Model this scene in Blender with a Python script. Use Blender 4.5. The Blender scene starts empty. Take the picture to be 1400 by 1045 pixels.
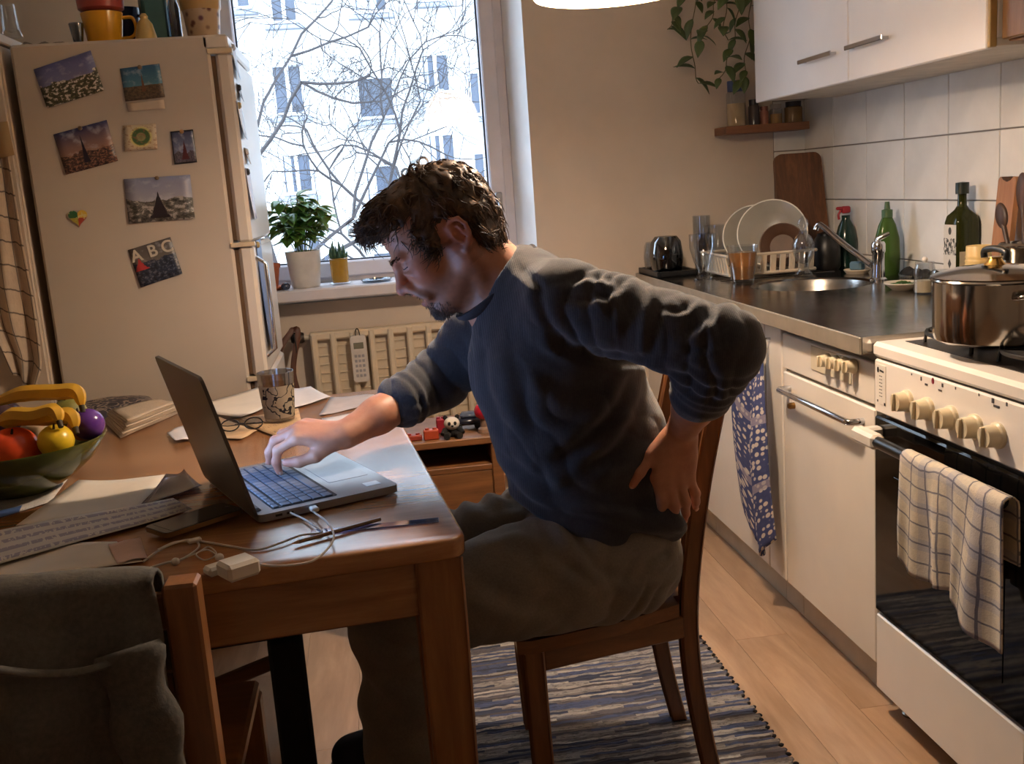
import bpy, bmesh, math, random
import numpy as np
from mathutils import Vector, Matrix, noise as mnoise

S = bpy.context.scene
COL = S.collection
PI = math.pi
random.seed(7)
RNG = np.random.default_rng(11)

# ------------------------------------------------------------------ camera
FPX = 1400.0
PITCH, ROLL, YAW = math.radians(10.878), math.radians(4.114), math.radians(7.256)
CAM = np.array([0.0, 0.0, 1.28])
_cy, _sy, _cp, _sp, _cr, _sr = (math.cos(YAW), math.sin(YAW), math.cos(PITCH), math.sin(PITCH),
                                math.cos(ROLL), math.sin(ROLL))
_f = np.array([_sy * _cp, _cy * _cp, -_sp]); _r = np.array([_cy, -_sy, 0.0]); _d = np.cross(_f, _r)
_r2 = _cr * _r + _sr * _d; _d2 = -_sr * _r + _cr * _d
CM = np.array([_r2, _d2, _f])
cam_data = bpy.data.cameras.new('camera'); cam_data.sensor_width = 36.0
cam_data.lens = 36.0 * FPX / 1400.0; cam_data.clip_start = 0.02; cam_data.clip_end = 200
cam = bpy.data.objects.new('camera', cam_data); COL.objects.link(cam)
_m = Matrix.Identity(4)
for _i in range(3):
    _m[_i][0] = _r2[_i]; _m[_i][1] = -_d2[_i]; _m[_i][2] = -_f[_i]; _m[_i][3] = CAM[_i]
cam.matrix_world = _m
S.camera = cam

def ray(px, py):
    return CM.T @ np.array([(px - 700.0) / FPX, (py - 522.5) / FPX, 1.0])
def on(px, py, ax, val):
    """where the line of sight of a photo pixel meets the plane axis=val"""
    d = ray(px, py); t = (val - CAM[ax]) / d[ax]
    return CAM + t * d
def onx(px, py, v): return on(px, py, 0, v)
def ony(px, py, v): return on(px, py, 1, v)
def onz(px, py, v): return on(px, py, 2, v)

# ------------------------------------------------------------------ world, daylight, exposure
w = bpy.data.worlds.new('overcast_sky'); S.world = w; w.use_nodes = True
_bg = w.node_tree.nodes['Background']
_bg.inputs[0].default_value = (0.78, 0.88, 1.0, 1); _bg.inputs[1].default_value = 8.5
_pl = bpy.data.lights.new('window_portal', 'AREA'); _pl.shape = 'RECTANGLE'; _pl.size = 1.25; _pl.size_y = 1.45
_po = bpy.data.objects.new('window_portal', _pl); COL.objects.link(_po)
_po.location = (0.05, 4.33, 1.65); _po.rotation_euler = (-PI / 2, 0, 0)
_pl.cycles.is_portal = True
S.view_settings.view_transform = 'Standard'; S.view_settings.look = 'None'
S.view_settings.gamma = 1.0; S.view_settings.use_curve_mapping = False
S.view_settings.exposure = 0.50
S.cycles.sample_clamp_indirect = 4.0
LAMP_W = 38.0      # pendant bulb
SHADE_L = 9.0      # radiance of its lit shade

# ------------------------------------------------------------------ materials
def lin(c):
    out = []
    for v in c[:3]:
        v = v / 255.0
        out.append(v / 12.92 if v <= 0.04045 else ((v + 0.055) / 1.055) ** 2.4)
    return (*out, 1.0)
MATS = {}
class N:
    """small node-tree helper"""
    def __init__(self, name):
        self.m = bpy.data.materials.new(name); self.m.use_nodes = True
        self.t = self.m.node_tree; self.t.nodes.clear()
        self.out = self.n('ShaderNodeOutputMaterial')
    def n(self, typ, **kw):
        o = self.t.nodes.new(typ)
        for k, v in kw.items(): setattr(o, k, v)
        return o
    def l(self, a, b): self.t.links.new(a, b)
    def coord(self, kind='Object', scale=(1, 1, 1), rot=(0, 0, 0), loc=(0, 0, 0)):
        tc = self.n('ShaderNodeTexCoord'); mp = self.n('ShaderNodeMapping')
        mp.inputs['Scale'].default_value = scale; mp.inputs['Rotation'].default_value = rot
        mp.inputs['Location'].default_value = loc
        self.l(tc.outputs[kind], mp.inputs[0]); return mp.outputs[0]
    def noise(self, vec, scale=5, detail=4, rough=.55, dist=0):
        o = self.n('ShaderNodeTexNoise'); o.inputs['Scale'].default_value = scale
        o.inputs['Detail'].default_value = detail; o.inputs['Roughness'].default_value = rough
        o.inputs['Distortion'].default_value = dist
        if vec is not None: self.l(vec, o.inputs['Vector'])
        return o.outputs['Fac']
    def ramp(self, fac, stops, interp='LINEAR'):
        o = self.n('ShaderNodeValToRGB'); o.color_ramp.interpolation = interp
        e = o.color_ramp.elements
        while len(e) < len(stops): e.new(0.5)
        for i, (p, c) in enumerate(stops): e[i].position = p; e[i].color = c
        self.l(fac, o.inputs[0]); return o.outputs[0]
    def math(self, op, a, b=None, c=None, clamp=False):
        o = self.n('ShaderNodeMath', operation=op, use_clamp=clamp)
        for i, v in enumerate((a, b, c)):
            if v is None: continue
            if isinstance(v, (int, float)): o.inputs[i].default_value = v
            else: self.l(v, o.inputs[i])
        return o.outputs[0]
    def mix(self, fac, a, b, blend='MIX'):
        o = self.n('ShaderNodeMix', data_type='RGBA', blend_type=blend)
        for i, v in ((0, fac), (6, a), (7, b)):
            if isinstance(v, (int, float)): o.inputs[i].default_value = v
            elif isinstance(v, tuple): o.inputs[i].default_value = v
            else: self.l(v, o.inputs[i])
        return o.outputs[2]
    def sep(self, vec):
        o = self.n('ShaderNodeSeparateXYZ'); self.l(vec, o.inputs[0]); return o.outputs
    def bsdf(self, col, rough=.5, metal=0, bump=None, bstr=.2, bdist=.002, **kw):
        b = self.n('ShaderNodeBsdfPrincipled')
        if isinstance(col, tuple): b.inputs['Base Color'].default_value = col
        else: self.l(col, b.inputs['Base Color'])
        if isinstance(rough, (int, float)): b.inputs['Roughness'].default_value = rough
        else: self.l(rough, b.inputs['Roughness'])
        b.inputs['Metallic'].default_value = metal
        for k, v in kw.items(): b.inputs[k].default_value = v
        if bump is not None:
            bp = self.n('ShaderNodeBump'); bp.inputs['Strength'].default_value = bstr
            bp.inputs['Distance'].default_value = bdist
            self.l(bump, bp.inputs['Height']); self.l(bp.outputs[0], b.inputs['Normal'])
        self.l(b.outputs[0], self.out.inputs[0]); return b

def mk(name, rgb, rough=.5, metal=0, var=.12, scale=14, bump=0, bscale=60, **kw):
    """plain procedural material: colour with a little noise, optional fine relief"""
    if name in MATS: return MATS[name]
    n = N(name); v = n.coord('Object')
    c = lin(rgb); nz = n.noise(v, scale, 4)
    dark = tuple(x * (1 - var) for x in c[:3]) + (1,); lite = tuple(min(1, x * (1 + var)) for x in c[:3]) + (1,)
    col = n.ramp(nz, [(.3, dark), (.7, lite)])
    b = n.noise(v, bscale, 3) if bump else None
    n.bsdf(col, rough, metal, b, bump, .003, **kw)
    MATS[name] = n.m; return n.m

def wood(name, dark, light, axis='Y', scale=9, rough=.4, stretch=14, bump=.05, coat=0):
    if name in MATS: return MATS[name]
    n = N(name); sc = {'X': (1, stretch, stretch), 'Y': (stretch, 1, stretch), 'Z': (stretch, stretch, 1)}[axis]
    v = n.coord('Object', sc)
    oi = n.n('ShaderNodeObjectInfo')
    add = n.n('ShaderNodeVectorMath', operation='ADD'); n.l(v, add.inputs[0])
    mul = n.math('MULTIPLY', oi.outputs['Random'], 37.0); n.l(mul, add.inputs[1])
    g = n.noise(add.outputs[0], scale * .25, 6, .6, 1.2)
    f = n.noise(add.outputs[0], scale * 1.5, 4, .6)
    mixf = n.math('ADD', n.math('MULTIPLY', g, .75), n.math('MULTIPLY', f, .25))
    col = n.ramp(mixf, [(.32, lin(dark)), (.52, lin(tuple((a + b) / 2 for a, b in zip(dark, light)))), (.70, lin(light))])
    tint = n.math('MULTIPLY_ADD', oi.outputs['Random'], .22, .89)
    hsv = n.n('ShaderNodeHueSaturation'); n.l(col, hsv.inputs['Color']); n.l(tint, hsv.inputs['Value'])
    n.bsdf(hsv.outputs[0], rough, 0, f, bump, .002, **({'Coat Weight': coat, 'Coat Roughness': .2} if coat else {}))
    MATS[name] = n.m; return n.m

def thin_glass(name, tint=(235, 240, 245), refl=.10, rough=.02, edge=.55):
    """thin-walled clear glass: passes light straight on, mirrors at the edges"""
    if name in MATS: return MATS[name]
    n = N(name)
    tr = n.n('ShaderNodeBsdfTransparent'); gl = n.n('ShaderNodeBsdfGlossy')
    gl.inputs['Roughness'].default_value = rough
    lw = n.n('ShaderNodeLayerWeight'); lw.inputs[0].default_value = .35
    v = n.coord('Object'); nz = n.noise(v, 9, 2)
    c = lin(tint); col = n.ramp(nz, [(0, tuple(x * .94 for x in c[:3]) + (1,)), (1, c)])
    n.l(col, tr.inputs[0])
    fac = n.math('MULTIPLY_ADD', lw.outputs['Facing'], edge, refl, clamp=True)
    ms = n.n('ShaderNodeMixShader'); n.l(fac, ms.inputs[0]); n.l(tr.outputs[0], ms.inputs[1]); n.l(gl.outputs[0], ms.inputs[2])
    n.l(ms.outputs[0], n.out.inputs[0]); MATS[name] = n.m; return n.m

def emit(name, rgb, strength):
    if name in MATS: return MATS[name]
    n = N(name); e = n.n('ShaderNodeEmission'); v = n.coord('Object'); nz = n.noise(v, 6, 2)
    c = lin(rgb); col = n.ramp(nz, [(0, tuple(x * .92 for x in c[:3]) + (1,)), (1, c)])
    n.l(col, e.inputs[0]); e.inputs[1].default_value = strength
    n.l(e.outputs[0], n.out.inputs[0]); MATS[name] = n.m; return n.m

# ------------------------------------------------------------------ geometry helpers
def rotz(a): c, s = math.cos(a), math.sin(a); return np.array([[c, -s, 0], [s, c, 0], [0, 0, 1.]])
def rotx(a): c, s = math.cos(a), math.sin(a); return np.array([[1., 0, 0], [0, c, -s], [0, s, c]])
def roty(a): c, s = math.cos(a), math.sin(a); return np.array([[c, 0, s], [0, 1., 0], [-s, 0, c]])
def nrm(v): v = np.asarray(v, float); return v / (np.linalg.norm(v) + 1e-12)
def frame(z, hint=(0, 0, 1)):
    z = nrm(z); h = np.asarray(hint, float)
    if abs(z @ h) > .97: h = np.array([1., 0, 0])
    x = nrm(np.cross(h, z)); y = np.cross(z, x); return np.array([x, y, z]).T
def catmull(P, n=8, closed=False):
    P = np.asarray(P, float); k = len(P); out = []
    for i in range(k if closed else k - 1):
        p0, p1, p2, p3 = (P[(i - 1) % k], P[i], P[(i + 1) % k], P[(i + 2) % k]) if closed else \
            (P[max(i - 1, 0)], P[i], P[i + 1], P[min(i + 2, k - 1)])
        for j in range(n):
            t = j / n
            out.append(.5 * ((2 * p1) + (-p0 + p2) * t + (2 * p0 - 5 * p1 + 4 * p2 - p3) * t * t + (-p0 + 3 * p1 - 3 * p2 + p3) * t ** 3))
    if not closed: out.append(P[-1])
    return np.array(out)

class G:
    def __init__(self): self.v = []; self.f = []; self.uv = {}
    def add(self, verts, faces, uvs=None):
        o = len(self.v); self.v.extend([tuple(map(float, p)) for p in verts])
        for i, f in enumerate(faces):
            if uvs is not None: self.uv[len(self.f)] = uvs[i]
            self.f.append(tuple(a + o for a in f))
        return self
    def box(self, c, s, R=None, bev=.002):
        c = np.asarray(c, float); h = np.asarray(s, float) / 2; b = min(bev, min(h) * .9)
        V = []; idx = {}
        for sx in (-1, 1):
            for sy in (-1, 1):
                for sz in (-1, 1):
                    sg = np.array([sx, sy, sz])
                    for ax in range(3):
                        p = (h - b) * sg; p[ax] = h[ax] * sg[ax]
                        idx[(sx, sy, sz, ax)] = len(V); V.append(p)
        F = []
        for ax in range(3):
            a, bx = [(1, 2), (2, 0), (0, 1)][ax]
            for s_ in (-1, 1):
                q = []
                for (u, w_) in ((-1, -1), (1, -1), (1, 1), (-1, 1)):
                    k = [0, 0, 0]; k[ax] = s_; k[a] = u; k[bx] = w_
                    q.append(idx[(*k, ax)])
                F.append(q if s_ > 0 else q[::-1])
        for ax in range(3):          # edge chamfers run along ax
            a, bx = [(1, 2), (2, 0), (0, 1)][ax]
            for u in (-1, 1):
                for w_ in (-1, 1):
                    k0 = [0, 0, 0]; k0[ax] = -1; k0[a] = u; k0[bx] = w_; k1 = list(k0); k1[ax] = 1
                    q = [idx[(*k0, a)], idx[(*k1, a)], idx[(*k1, bx)], idx[(*k0, bx)]]
                    F.append(q if u * w_ < 0 else q[::-1])
        for sx in (-1, 1):
            for sy in (-1, 1):
                for sz in (-1, 1):
                    q = [idx[(sx, sy, sz, 0)], idx[(sx, sy, sz, 1)], idx[(sx, sy, sz, 2)]]
                    F.append(q if sx * sy * sz > 0 else q[::-1])
        V = np.array(V)
        if R is not None: V = V @ np.asarray(R).T
        return self.add(V + c, F)
    def box2(self, a, b, bev=.002):
        a = np.asarray(a, float); b = np.asarray(b, float)
        return self.box((a + b) / 2, np.abs(b - a), None, bev)
    def tube(self, P, r, n=8, cap=True, closed=False, sq=None, hint=(0, 0, 1)):
        P = np.asarray(P, float); k = len(P)
        r = np.full(k, r, float) if np.isscalar(r) else np.asarray(r, float)
        T = np.gradient(P, axis=0) if not closed else (np.roll(P, -1, 0) - np.roll(P, 1, 0))
        T = np.array([nrm(t) for t in T]); fr = frame(T[0], hint); X = fr[:, 0]
        V = []
        ang = np.linspace(0, 2 * PI, n, endpoint=False)
        for i in range(k):
            X = nrm(X - T[i] * (X @ T[i])); Y = np.cross(T[i], X)
            for a in ang:
                ca, sa = math.cos(a), math.sin(a)
                if sq: V.append(P[i] + X * ca * r[i] * sq[0] + Y * sa * r[i] * sq[1])
                else: V.append(P[i] + (X * ca + Y * sa) * r[i])
        F = []
        for i in range(k if closed else k - 1):
            j = (i + 1) % k
            for a in range(n):
                b = (a + 1) % n; F.append((i * n + a, i * n + b, j * n + b, j * n + a))
        if cap and not closed:
            F.append(tuple(range(n))[::-1]); F.append(tuple((k - 1) * n + a for a in range(n)))
        return self.add(V, F)
    def lathe(self, prof, n=28, c=(0, 0, 0), R=None, sx=1, sy=1):
        V = []; F = []; ring = []
        for (r, z) in prof:
            if r < 1e-6: ring.append([len(V)]); V.append((0, 0, z))
            else:
                ring.append(list(range(len(V), len(V) + n)))
                for a in range(n): V.append((r * math.cos(2 * PI * a / n) * sx, r * math.sin(2 * PI * a / n) * sy, z))
        for i in range(len(ring) - 1):
            A, B = ring[i], ring[i + 1]
            if len(A) == 1 and len(B) == 1: continue
            for a in range(n):
                b = (a + 1) % n
                if len(A) == 1: F.append((A[0], B[b], B[a]))
                elif len(B) == 1: F.append((A[a], A[b], B[0]))
                else: F.append((A[a], A[b], B[b], B[a]))
        V = np.array(V)
        if R is not None: V = V @ np.asarray(R).T
        return self.add(V + np.asarray(c, float), F)
    def ell(self, c, r, R=None, nu=20, nv=12):
        r = (r, r, r) if np.isscalar(r) else r
        prof = [(math.sin(PI * i / nv), -math.cos(PI * i / nv)) for i in range(nv + 1)]
        g = G().lathe(prof, nu); V = np.array(g.v) * np.asarray(r)
        if R is not None: V = V @ np.asarray(R).T
        return self.add(V + np.asarray(c, float), g.f)
    def prism(self, poly, th, o=(0, 0, 0), X=(1, 0, 0), Y=(0, 1, 0)):
        """polygon in the plane (o;X,Y), extruded th along X x Y"""
        o, X, Y = (np.asarray(a, float) for a in (o, X, Y)); Z = np.cross(X, Y) * th
        k = len(poly); V = [o + X * p[0] + Y * p[1] for p in poly]; V += [p + Z for p in V]
        F = [tuple(range(k))[::-1], tuple(range(k, 2 * k))] + [(i, (i + 1) % k, k + (i + 1) % k, k + i) for i in range(k)]
        return self.add(V, F)
    def sheet(self, P, th=.0015, nrm_dir=None):
        """grid of points (m,n,3) made into a thin two-sided sheet with UVs"""
        P = np.asarray(P, float); m, n, _ = P.shape
        du = np.gradient(P, axis=0); dv = np.gradient(P, axis=1); nn = np.cross(du, dv)
        nn /= (np.linalg.norm(nn, axis=2, keepdims=True) + 1e-9)
        A = (P + nn * th / 2).reshape(-1, 3); B = (P - nn * th / 2).reshape(-1, 3); o = m * n
        F = []; U = []
        uv = lambda i, j: (i / (m - 1), j / (n - 1))
        for i in range(m - 1):
            for j in range(n - 1):
                a, b, c, d = i * n + j, (i + 1) * n + j, (i + 1) * n + j + 1, i * n + j + 1
                F.append((a, b, c, d)); U.append([uv(i, j), uv(i + 1, j), uv(i + 1, j + 1), uv(i, j + 1)])
                F.append((o + d, o + c, o + b, o + a)); U.append([uv(i, j + 1), uv(i + 1, j + 1), uv(i + 1, j), uv(i, j)])
        edge = [(i, 0) for i in range(m)] + [(m - 1, j) for j in range(1, n)] + [(i, n - 1) for i in range(m - 2, -1, -1)] + [(0, j) for j in range(n - 2, 0, -1)]
        for q in range(len(edge)):
            (i, j), (k, l) = edge[q], edge[(q + 1) % len(edge)]
            F.append((i * n + j, o + i * n + j, o + k * n + l, k * n + l)); U.append([uv(i, j), uv(i, j), uv(k, l), uv(k, l)])
        return self.add(np.vstack([A, B]), F, U)
    def xf(self, R=None, t=(0, 0, 0)):
        V = np.array(self.v)
        if R is not None: V = V @ np.asarray(R).T
        self.v = [tuple(p) for p in V + np.asarray(t, float)]; return self
    def build(self, name, mat, parent=None, smooth=35, world=True, kind=None, label=None):
        me = bpy.data.meshes.new(name); me.from_pydata(self.v, [], self.f)
        if self.uv:
            ul = me.uv_layers.new(name='UVMap')
            for pi, uvs in self.uv.items():
                p = me.polygons[pi]
                for li, u in zip(p.loop_indices, uvs): ul.data[li].uv = u
        me.update()
        return link(name, me, mat, parent, smooth, world, kind, label)

def wm(o):
    m = o.matrix_basis.copy()
    if o.parent: m = wm(o.parent) @ o.matrix_parent_inverse @ m
    return m
def link(name, me, mat, parent=None, smooth=35, world=True, kind=None, label=None):
    me.materials.append(mat)
    if smooth:
        me.polygons.foreach_set('use_smooth', [True] * len(me.polygons))
        if smooth < 180: me.set_sharp_from_angle(angle=math.radians(smooth))
    o = bpy.data.objects.new(name, me); COL.objects.link(o)
    if parent is not None:
        o.parent = parent
        if world: o.matrix_parent_inverse = wm(parent).inverted()
    if kind: o['kind'] = kind
    if label: o['label'] = label
    return o
def tag(o, label, cat, group=None, kind=None):
    o['label'] = label; o['category'] = cat
    if group: o['group'] = group
    if kind: o['kind'] = kind
    return o
def thing(name, label, cat, loc=(0, 0, 0), rz=0, group=None):
    o = bpy.data.objects.new(name, None); COL.objects.link(o); o.empty_display_size = .05
    o.location = tuple(float(a) for a in loc); o.rotation_euler = (0, 0, rz)
    return tag(o, label, cat, group)
def struct(o): o['kind'] = 'structure'; return o
def copy_tree(o, parent=None):
    c = o.copy(); COL.objects.link(c); c.parent = parent
    for ch in [x for x in o.children]: copy_tree(ch, c)
    return c
# ================================================================== ROOM SHELL
XL, XR, YF, YB, ZC = -1.62, 1.784, -1.30, 4.05, 2.62
XF = 1.085
WX0, WX1, WZ0, WZ1, YG = -0.535, 0.655, 0.93, 2.36, 4.30   # window opening, outer face


def plaster(name, rgb):
    n = N(name); v = n.coord('Object')
    a = n.noise(v, 2.2, 5, .6); b = n.noise(v, 90, 3)
    c = lin(rgb)
    col = n.ramp(a, [(.3, tuple(x * .90 for x in c[:3]) + (1,)), (.7, tuple(min(1, x * 1.05) for x in c[:3]) + (1,))])
    n.bsdf(col, .85, 0, b, .12, .003); return n.m
M_wall = plaster('wall_paint', (208, 192, 175)); M_ceil = plaster('ceiling_paint', (238, 234, 226))

# floor: laminate planks on a dark bed
bed = struct(G().box2((XL, YF, -.05), (XR, YB, -.008), 0).build('floor', mk('floor_bed', (40, 30, 24), .9), smooth=0))
M_plank = wood('laminate_plank', (160, 128, 100), (198, 166, 136), 'Y', 6, .3, 7, .03)
pw, plen = .148, 1.24
plank_mesh = {}
col_i = 0; x = XL
while x < XR - .01:
    x1 = min(x + pw, XR); off = (col_i * .43) % plen; y = YF - off
    while y < YB - .01:
        ya, yb_ = max(y, YF), min(y + plen, YB)
        if yb_ - ya > .03:
            key = (round(x1 - x, 3), round(yb_ - ya, 3))
            if key not in plank_mesh:
                o = G().box((0, 0, -.004), (x1 - x - .0007, yb_ - ya - .0007, .008), None, .0004).build('plank', M_plank, bed, 0)
                plank_mesh[key] = o.data
            else:
                o = bpy.data.objects.new('plank', plank_mesh[key]); COL.objects.link(o); o.parent = bed
            o.location = ((x + x1) / 2, (ya + yb_) / 2, 0)
        y += plen
    x = x1; col_i += 1

g = G()
g.box2((XL - .15, YB, -.05), (WX0, YG, ZC), 0); g.box2((WX1, YB, -.05), (XR + .15, YG, ZC), 0)
g.box2((WX0, YB, -.05), (WX1, YG, WZ0 - .045), 0); g.box2((WX0, YB, WZ1), (WX1, YG, ZC), 0)
WXR = .598                                   # window frame starts here; the reveal is splayed
wall_back = struct(g.build('wall_back', M_wall, smooth=0))
rv = struct(G().add([(WX1, YB, WZ0 - .045), (WX1, YG, WZ0 - .045), (WXR, 4.19, WZ0 - .045), (WXR, YG, WZ0 - .045), (WX1, YB, WZ1), (WX1, YG, WZ1), (WXR, 4.19, WZ1), (WXR, YG, WZ1)],
    [(0, 2, 6, 4), (2, 3, 7, 6), (1, 0, 4, 5), (3, 1, 5, 7), (0, 1, 3, 2), (4, 6, 7, 5)]).build('trim_2', mk('reveal_paint', (232, 230, 228), .4, var=.03), smooth=0))
rv['label'] = 'white painted splayed reveal beside the window'
wall_right = struct(G().box2((XR, YF, -.05), (XR + .15, YB, ZC), 0).build('wall_right', M_wall, smooth=0))
wall_left = struct(G().box2((XL - .15, YF, -.05), (XL, YB, ZC), 0).build('wall_left', M_wall, smooth=0))
wall_front = struct(G().box2((XL - .15, YF - .15, -.05), (XR + .15, YF, ZC), 0).build('wall_front', M_wall, smooth=0))
ceiling = struct(G().box2((XL - .15, YF - .15, ZC), (XR + .15, YG, ZC + .12), 0).build('ceiling', M_ceil, smooth=0))

# glazed tiles behind the worktop
n = N('tile_glaze'); v = n.coord('Object'); oi = n.n('ShaderNodeObjectInfo')
nz = n.noise(v, 6, 4)
colr = n.ramp(nz, [(.3, lin((222, 218, 212))), (.7, lin((238, 234, 228)))])
hs = n.n('ShaderNodeHueSaturation'); n.l(colr, hs.inputs['Color']); n.l(n.math('MULTIPLY_ADD', oi.outputs['Random'], .12, .92), hs.inputs['Value'])
n.bsdf(hs.outputs[0], .16, 0, n.noise(v, 25, 2), .04, .002); M_tile = n.m
M_grout = mk('grout', (128, 118, 108), .9)
G().box2((XR - .004, 1.40, .86), (XR, YB, 1.735), 0).build('grout_bed', M_grout, wall_right, 0)
G().box2((1.645, YB - .004, .86), (XR - .004, YB, 1.735), 0).build('grout_bed', M_grout, wall_back, 0)
TW, TH = .262, .199
rows = [(.94, 1.138), (1.138, 1.336), (1.336, 1.534), (1.534, 1.732), (.862, .94)]
tmesh = {}
def tile(cx, cy, cz, s, par):
    key = tuple(round(a, 3) for a in s)
    if key not in tmesh:
        o = G().box((0, 0, 0), s, None, .0018).build('tile', M_tile, par, 0); tmesh[key] = o.data
    else:
        o = bpy.data.objects.new('tile', tmesh[key]); COL.objects.link(o); o.parent = par
    o.location = (cx + RNG.uniform(-.0004, .0004), cy, cz)
for (z0, z1) in rows:
    y = YB - .008
    while y > 1.42:
        y0 = max(y - TW, 1.40)
        tile(XR - .006, (y + y0) / 2, (z0 + z1) / 2, (.008, y - y0 - .004, z1 - z0 - .004), wall_right)
        y = y0
    tile(1.711, YB - .006, (z0 + z1) / 2, (.13, .008, z1 - z0 - .004), wall_back)

# baseboards
M_base = mk('baseboard_paint', (196, 184, 166), .5)
struct(G().box2((.66, YB - .012, 0), (1.05, YB, .07), .003).build('baseboard_back', M_base, smooth=0))
struct(G().box2((XL, YF, 0), (XL + .012, 3.0, .07), .003).build('baseboard_left', M_base, smooth=0))

# window ----------------------------------------------------------
M_pvc = mk('window_paint', (206, 202, 210), .35, var=.05)
win = bpy.data.objects.new('window_1', None); COL.objects.link(win); win.location = (0, 4.22, WZ0); struct(win)
win['label'] = 'white framed window with a view of the pale block opposite'
ya, yb_ = 4.19, 4.265
g = G()
fw = .048
g.box2((WX0, ya, WZ0), (WX0 + fw, yb_, WZ1), .004); g.box2((WXR - fw, ya, WZ0), (WXR, yb_, WZ1), .004)
g.box2((WX0 + fw, ya, WZ1 - fw), (WXR - fw, yb_, WZ1), .004); g.box2((WX0 + fw, ya, WZ0), (WXR - fw, yb_, WZ0 + fw), .004)
g.build('frame', M_pvc, win, 35)
sx0, sx1, sz0, sz1 = WX0 + fw - .012, WXR - fw + .012, WZ0 + fw - .012, WZ1 - fw + .012
g = G(); sw = .062; y0, y1 = ya - .018, ya + .05
g.box2((sx0, y0, sz0), (sx0 + sw, y1, sz1), .006); g.box2((sx1 - sw, y0, sz0), (sx1, y1, sz1), .006)
g.box2((sx0 + sw, y0, sz0), (sx1 - sw, y1, sz0 + sw), .006); g.box2((sx0 + sw, y0, sz1 - sw), (sx1 - sw, y1, sz1), .006)
sash = g.build('sash', M_pvc, win, 35)
g = G(); gx0, gx1, gz0, gz1 = sx0 + sw, sx1 - sw, sz0 + sw, sz1 - sw
for a, b in (((gx0, y1 - .03, gz0), (gx0 + .006, y1 - .01, gz1)), ((gx1 - .006, y1 - .03, gz0), (gx1, y1 - .01, gz1)),
             ((gx0, y1 - .03, gz0), (gx1, y1 - .01, gz0 + .006)), ((gx0, y1 - .03, gz1 - .006), (gx1, y1 - .01, gz1))):
    g.box2(a, b, .001)
g.build('glazing_seal', mk('rubber', (58, 60, 70), .6), sash, 0)
G().box2((gx0, y1 - .024, gz0), (gx1, y1 - .016, gz1), 0).build('pane', thin_glass('window_glass', (238, 244, 250), .03, .01, .35), sash, 0)
g = G(); hx = sx1 - sw / 2; hz = 1.22
g.box2((hx - .014, y0 - .012, hz - .035), (hx + .014, y0, hz + .035), .004)
g.tube([(hx, y0 - .01, hz), (hx, y0 - .045, hz), (hx, y0 - .05, hz - .02), (hx, y0 - .05, hz - .12)], .009, 8)
g.build('handle', mk('handle_grey', (150, 148, 150), .3, .6), sash, 40)
g = G()
for hz in (1.10, 1.42, 2.1):
    g.tube([(sx0 + .0, y0 - .008, hz), (sx0 + .0, y0 - .008, hz + .07)], .009, 8)
    g.box2((sx0 - .02, y0 - .006, hz - .005), (sx0 + .03, y0, hz + .075), .002)
g.build('hinge', mk('hinge_metal', (168, 164, 160), .35, .7), win, 40)
struct(G().box2((WX0 - .03, 3.90, .905), (WX1 + .03, YG - .03, .95), .006).build('trim_1', mk('sill_board', (200, 194, 196), .3, var=.06), smooth=35))
bpy.data.objects['trim_1']['label'] = 'white window sill board under the window'

# ================================================================== PENDANT LAMP
LX, LY, LZ = .546, 2.20, 1.655
LS_ = .95                                    # hangs over the table edge; its size follows from its width in the photo
lamp = thing('pendant_lamp', 'glowing cream pendant lampshade hanging over the table', 'lamp', (LX, LY, LZ))
n = N('lampshade_fabric'); v = n.coord('Object'); nz = n.noise(v, 40, 3)
b = n.n('ShaderNodeBsdfDiffuse'); t_ = n.n('ShaderNodeBsdfTranslucent')
cc = n.ramp(nz, [(.2, lin((236, 205, 150))), (.8, lin((250, 224, 176)))])
n.l(cc, b.inputs[0]); n.l(cc, t_.inputs[0])
m1 = n.n('ShaderNodeMixShader'); m1.inputs[0].default_value = .18; n.l(b.outputs[0], m1.inputs[1]); n.l(t_.outputs[0], m1.inputs[2])
e = n.n('ShaderNodeEmission'); e.inputs[0].default_value = lin((255, 232, 198)); e.inputs[1].default_value = SHADE_L      # the lit diffusing shade of the lamp
ad = n.n('ShaderNodeAddShader'); n.l(m1.outputs[0], ad.inputs[0]); n.l(e.outputs[0], ad.inputs[1]); n.l(ad.outputs[0], n.out.inputs[0])
M_shade = n.m
prof = [(.168, 0), (.171, .004), (.168, .05), (.150, .11), (.118, .165), (.075, .20), (.072, .198), (.114, .160), (.146, .107), (.164, .05), (.166, .006), (.168, 0)]
G().lathe([(a * LS_, b * LS_) for a, b in prof], 48, (LX, LY, LZ)).build('lamp_shade', M_shade, lamp, 50)
G().lathe([(0, 0), (.018, .004), (.03, .02), (.03, .035), (.018, .055), (.013, .07), (.013, .075), (0, .075)], 20, (LX, LY, LZ + .075)).build('bulb', emit('bulb_glow', (255, 214, 150), 12), lamp, 60)
g = G().tube([(LX, LY, LZ + .148), (LX, LY, LZ + .20)], .019, 14)
for a in range(3):
    an = a * 2 * PI / 3; g.tube([(LX, LY, LZ + .192), (LX + .070 * math.cos(an), LY + .070 * math.sin(an), LZ + .189)], .002, 6)
g.build('socket', mk('socket_black', (30, 28, 26), .5), lamp, 40)
G().tube([(LX, LY, LZ + .20), (LX, LY, ZC - .02)], .003, 6).build('cord', mk('cord_white', (215, 205, 190), .6), lamp, 40)
G().lathe([(0, 0), (.05, 0), (.045, -.03), (.012, -.045), (0, -.045)], 24, (LX, LY, ZC)).build('ceiling_rose', mk('rose_white', (220, 214, 205), .5), lamp, 40)
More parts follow.
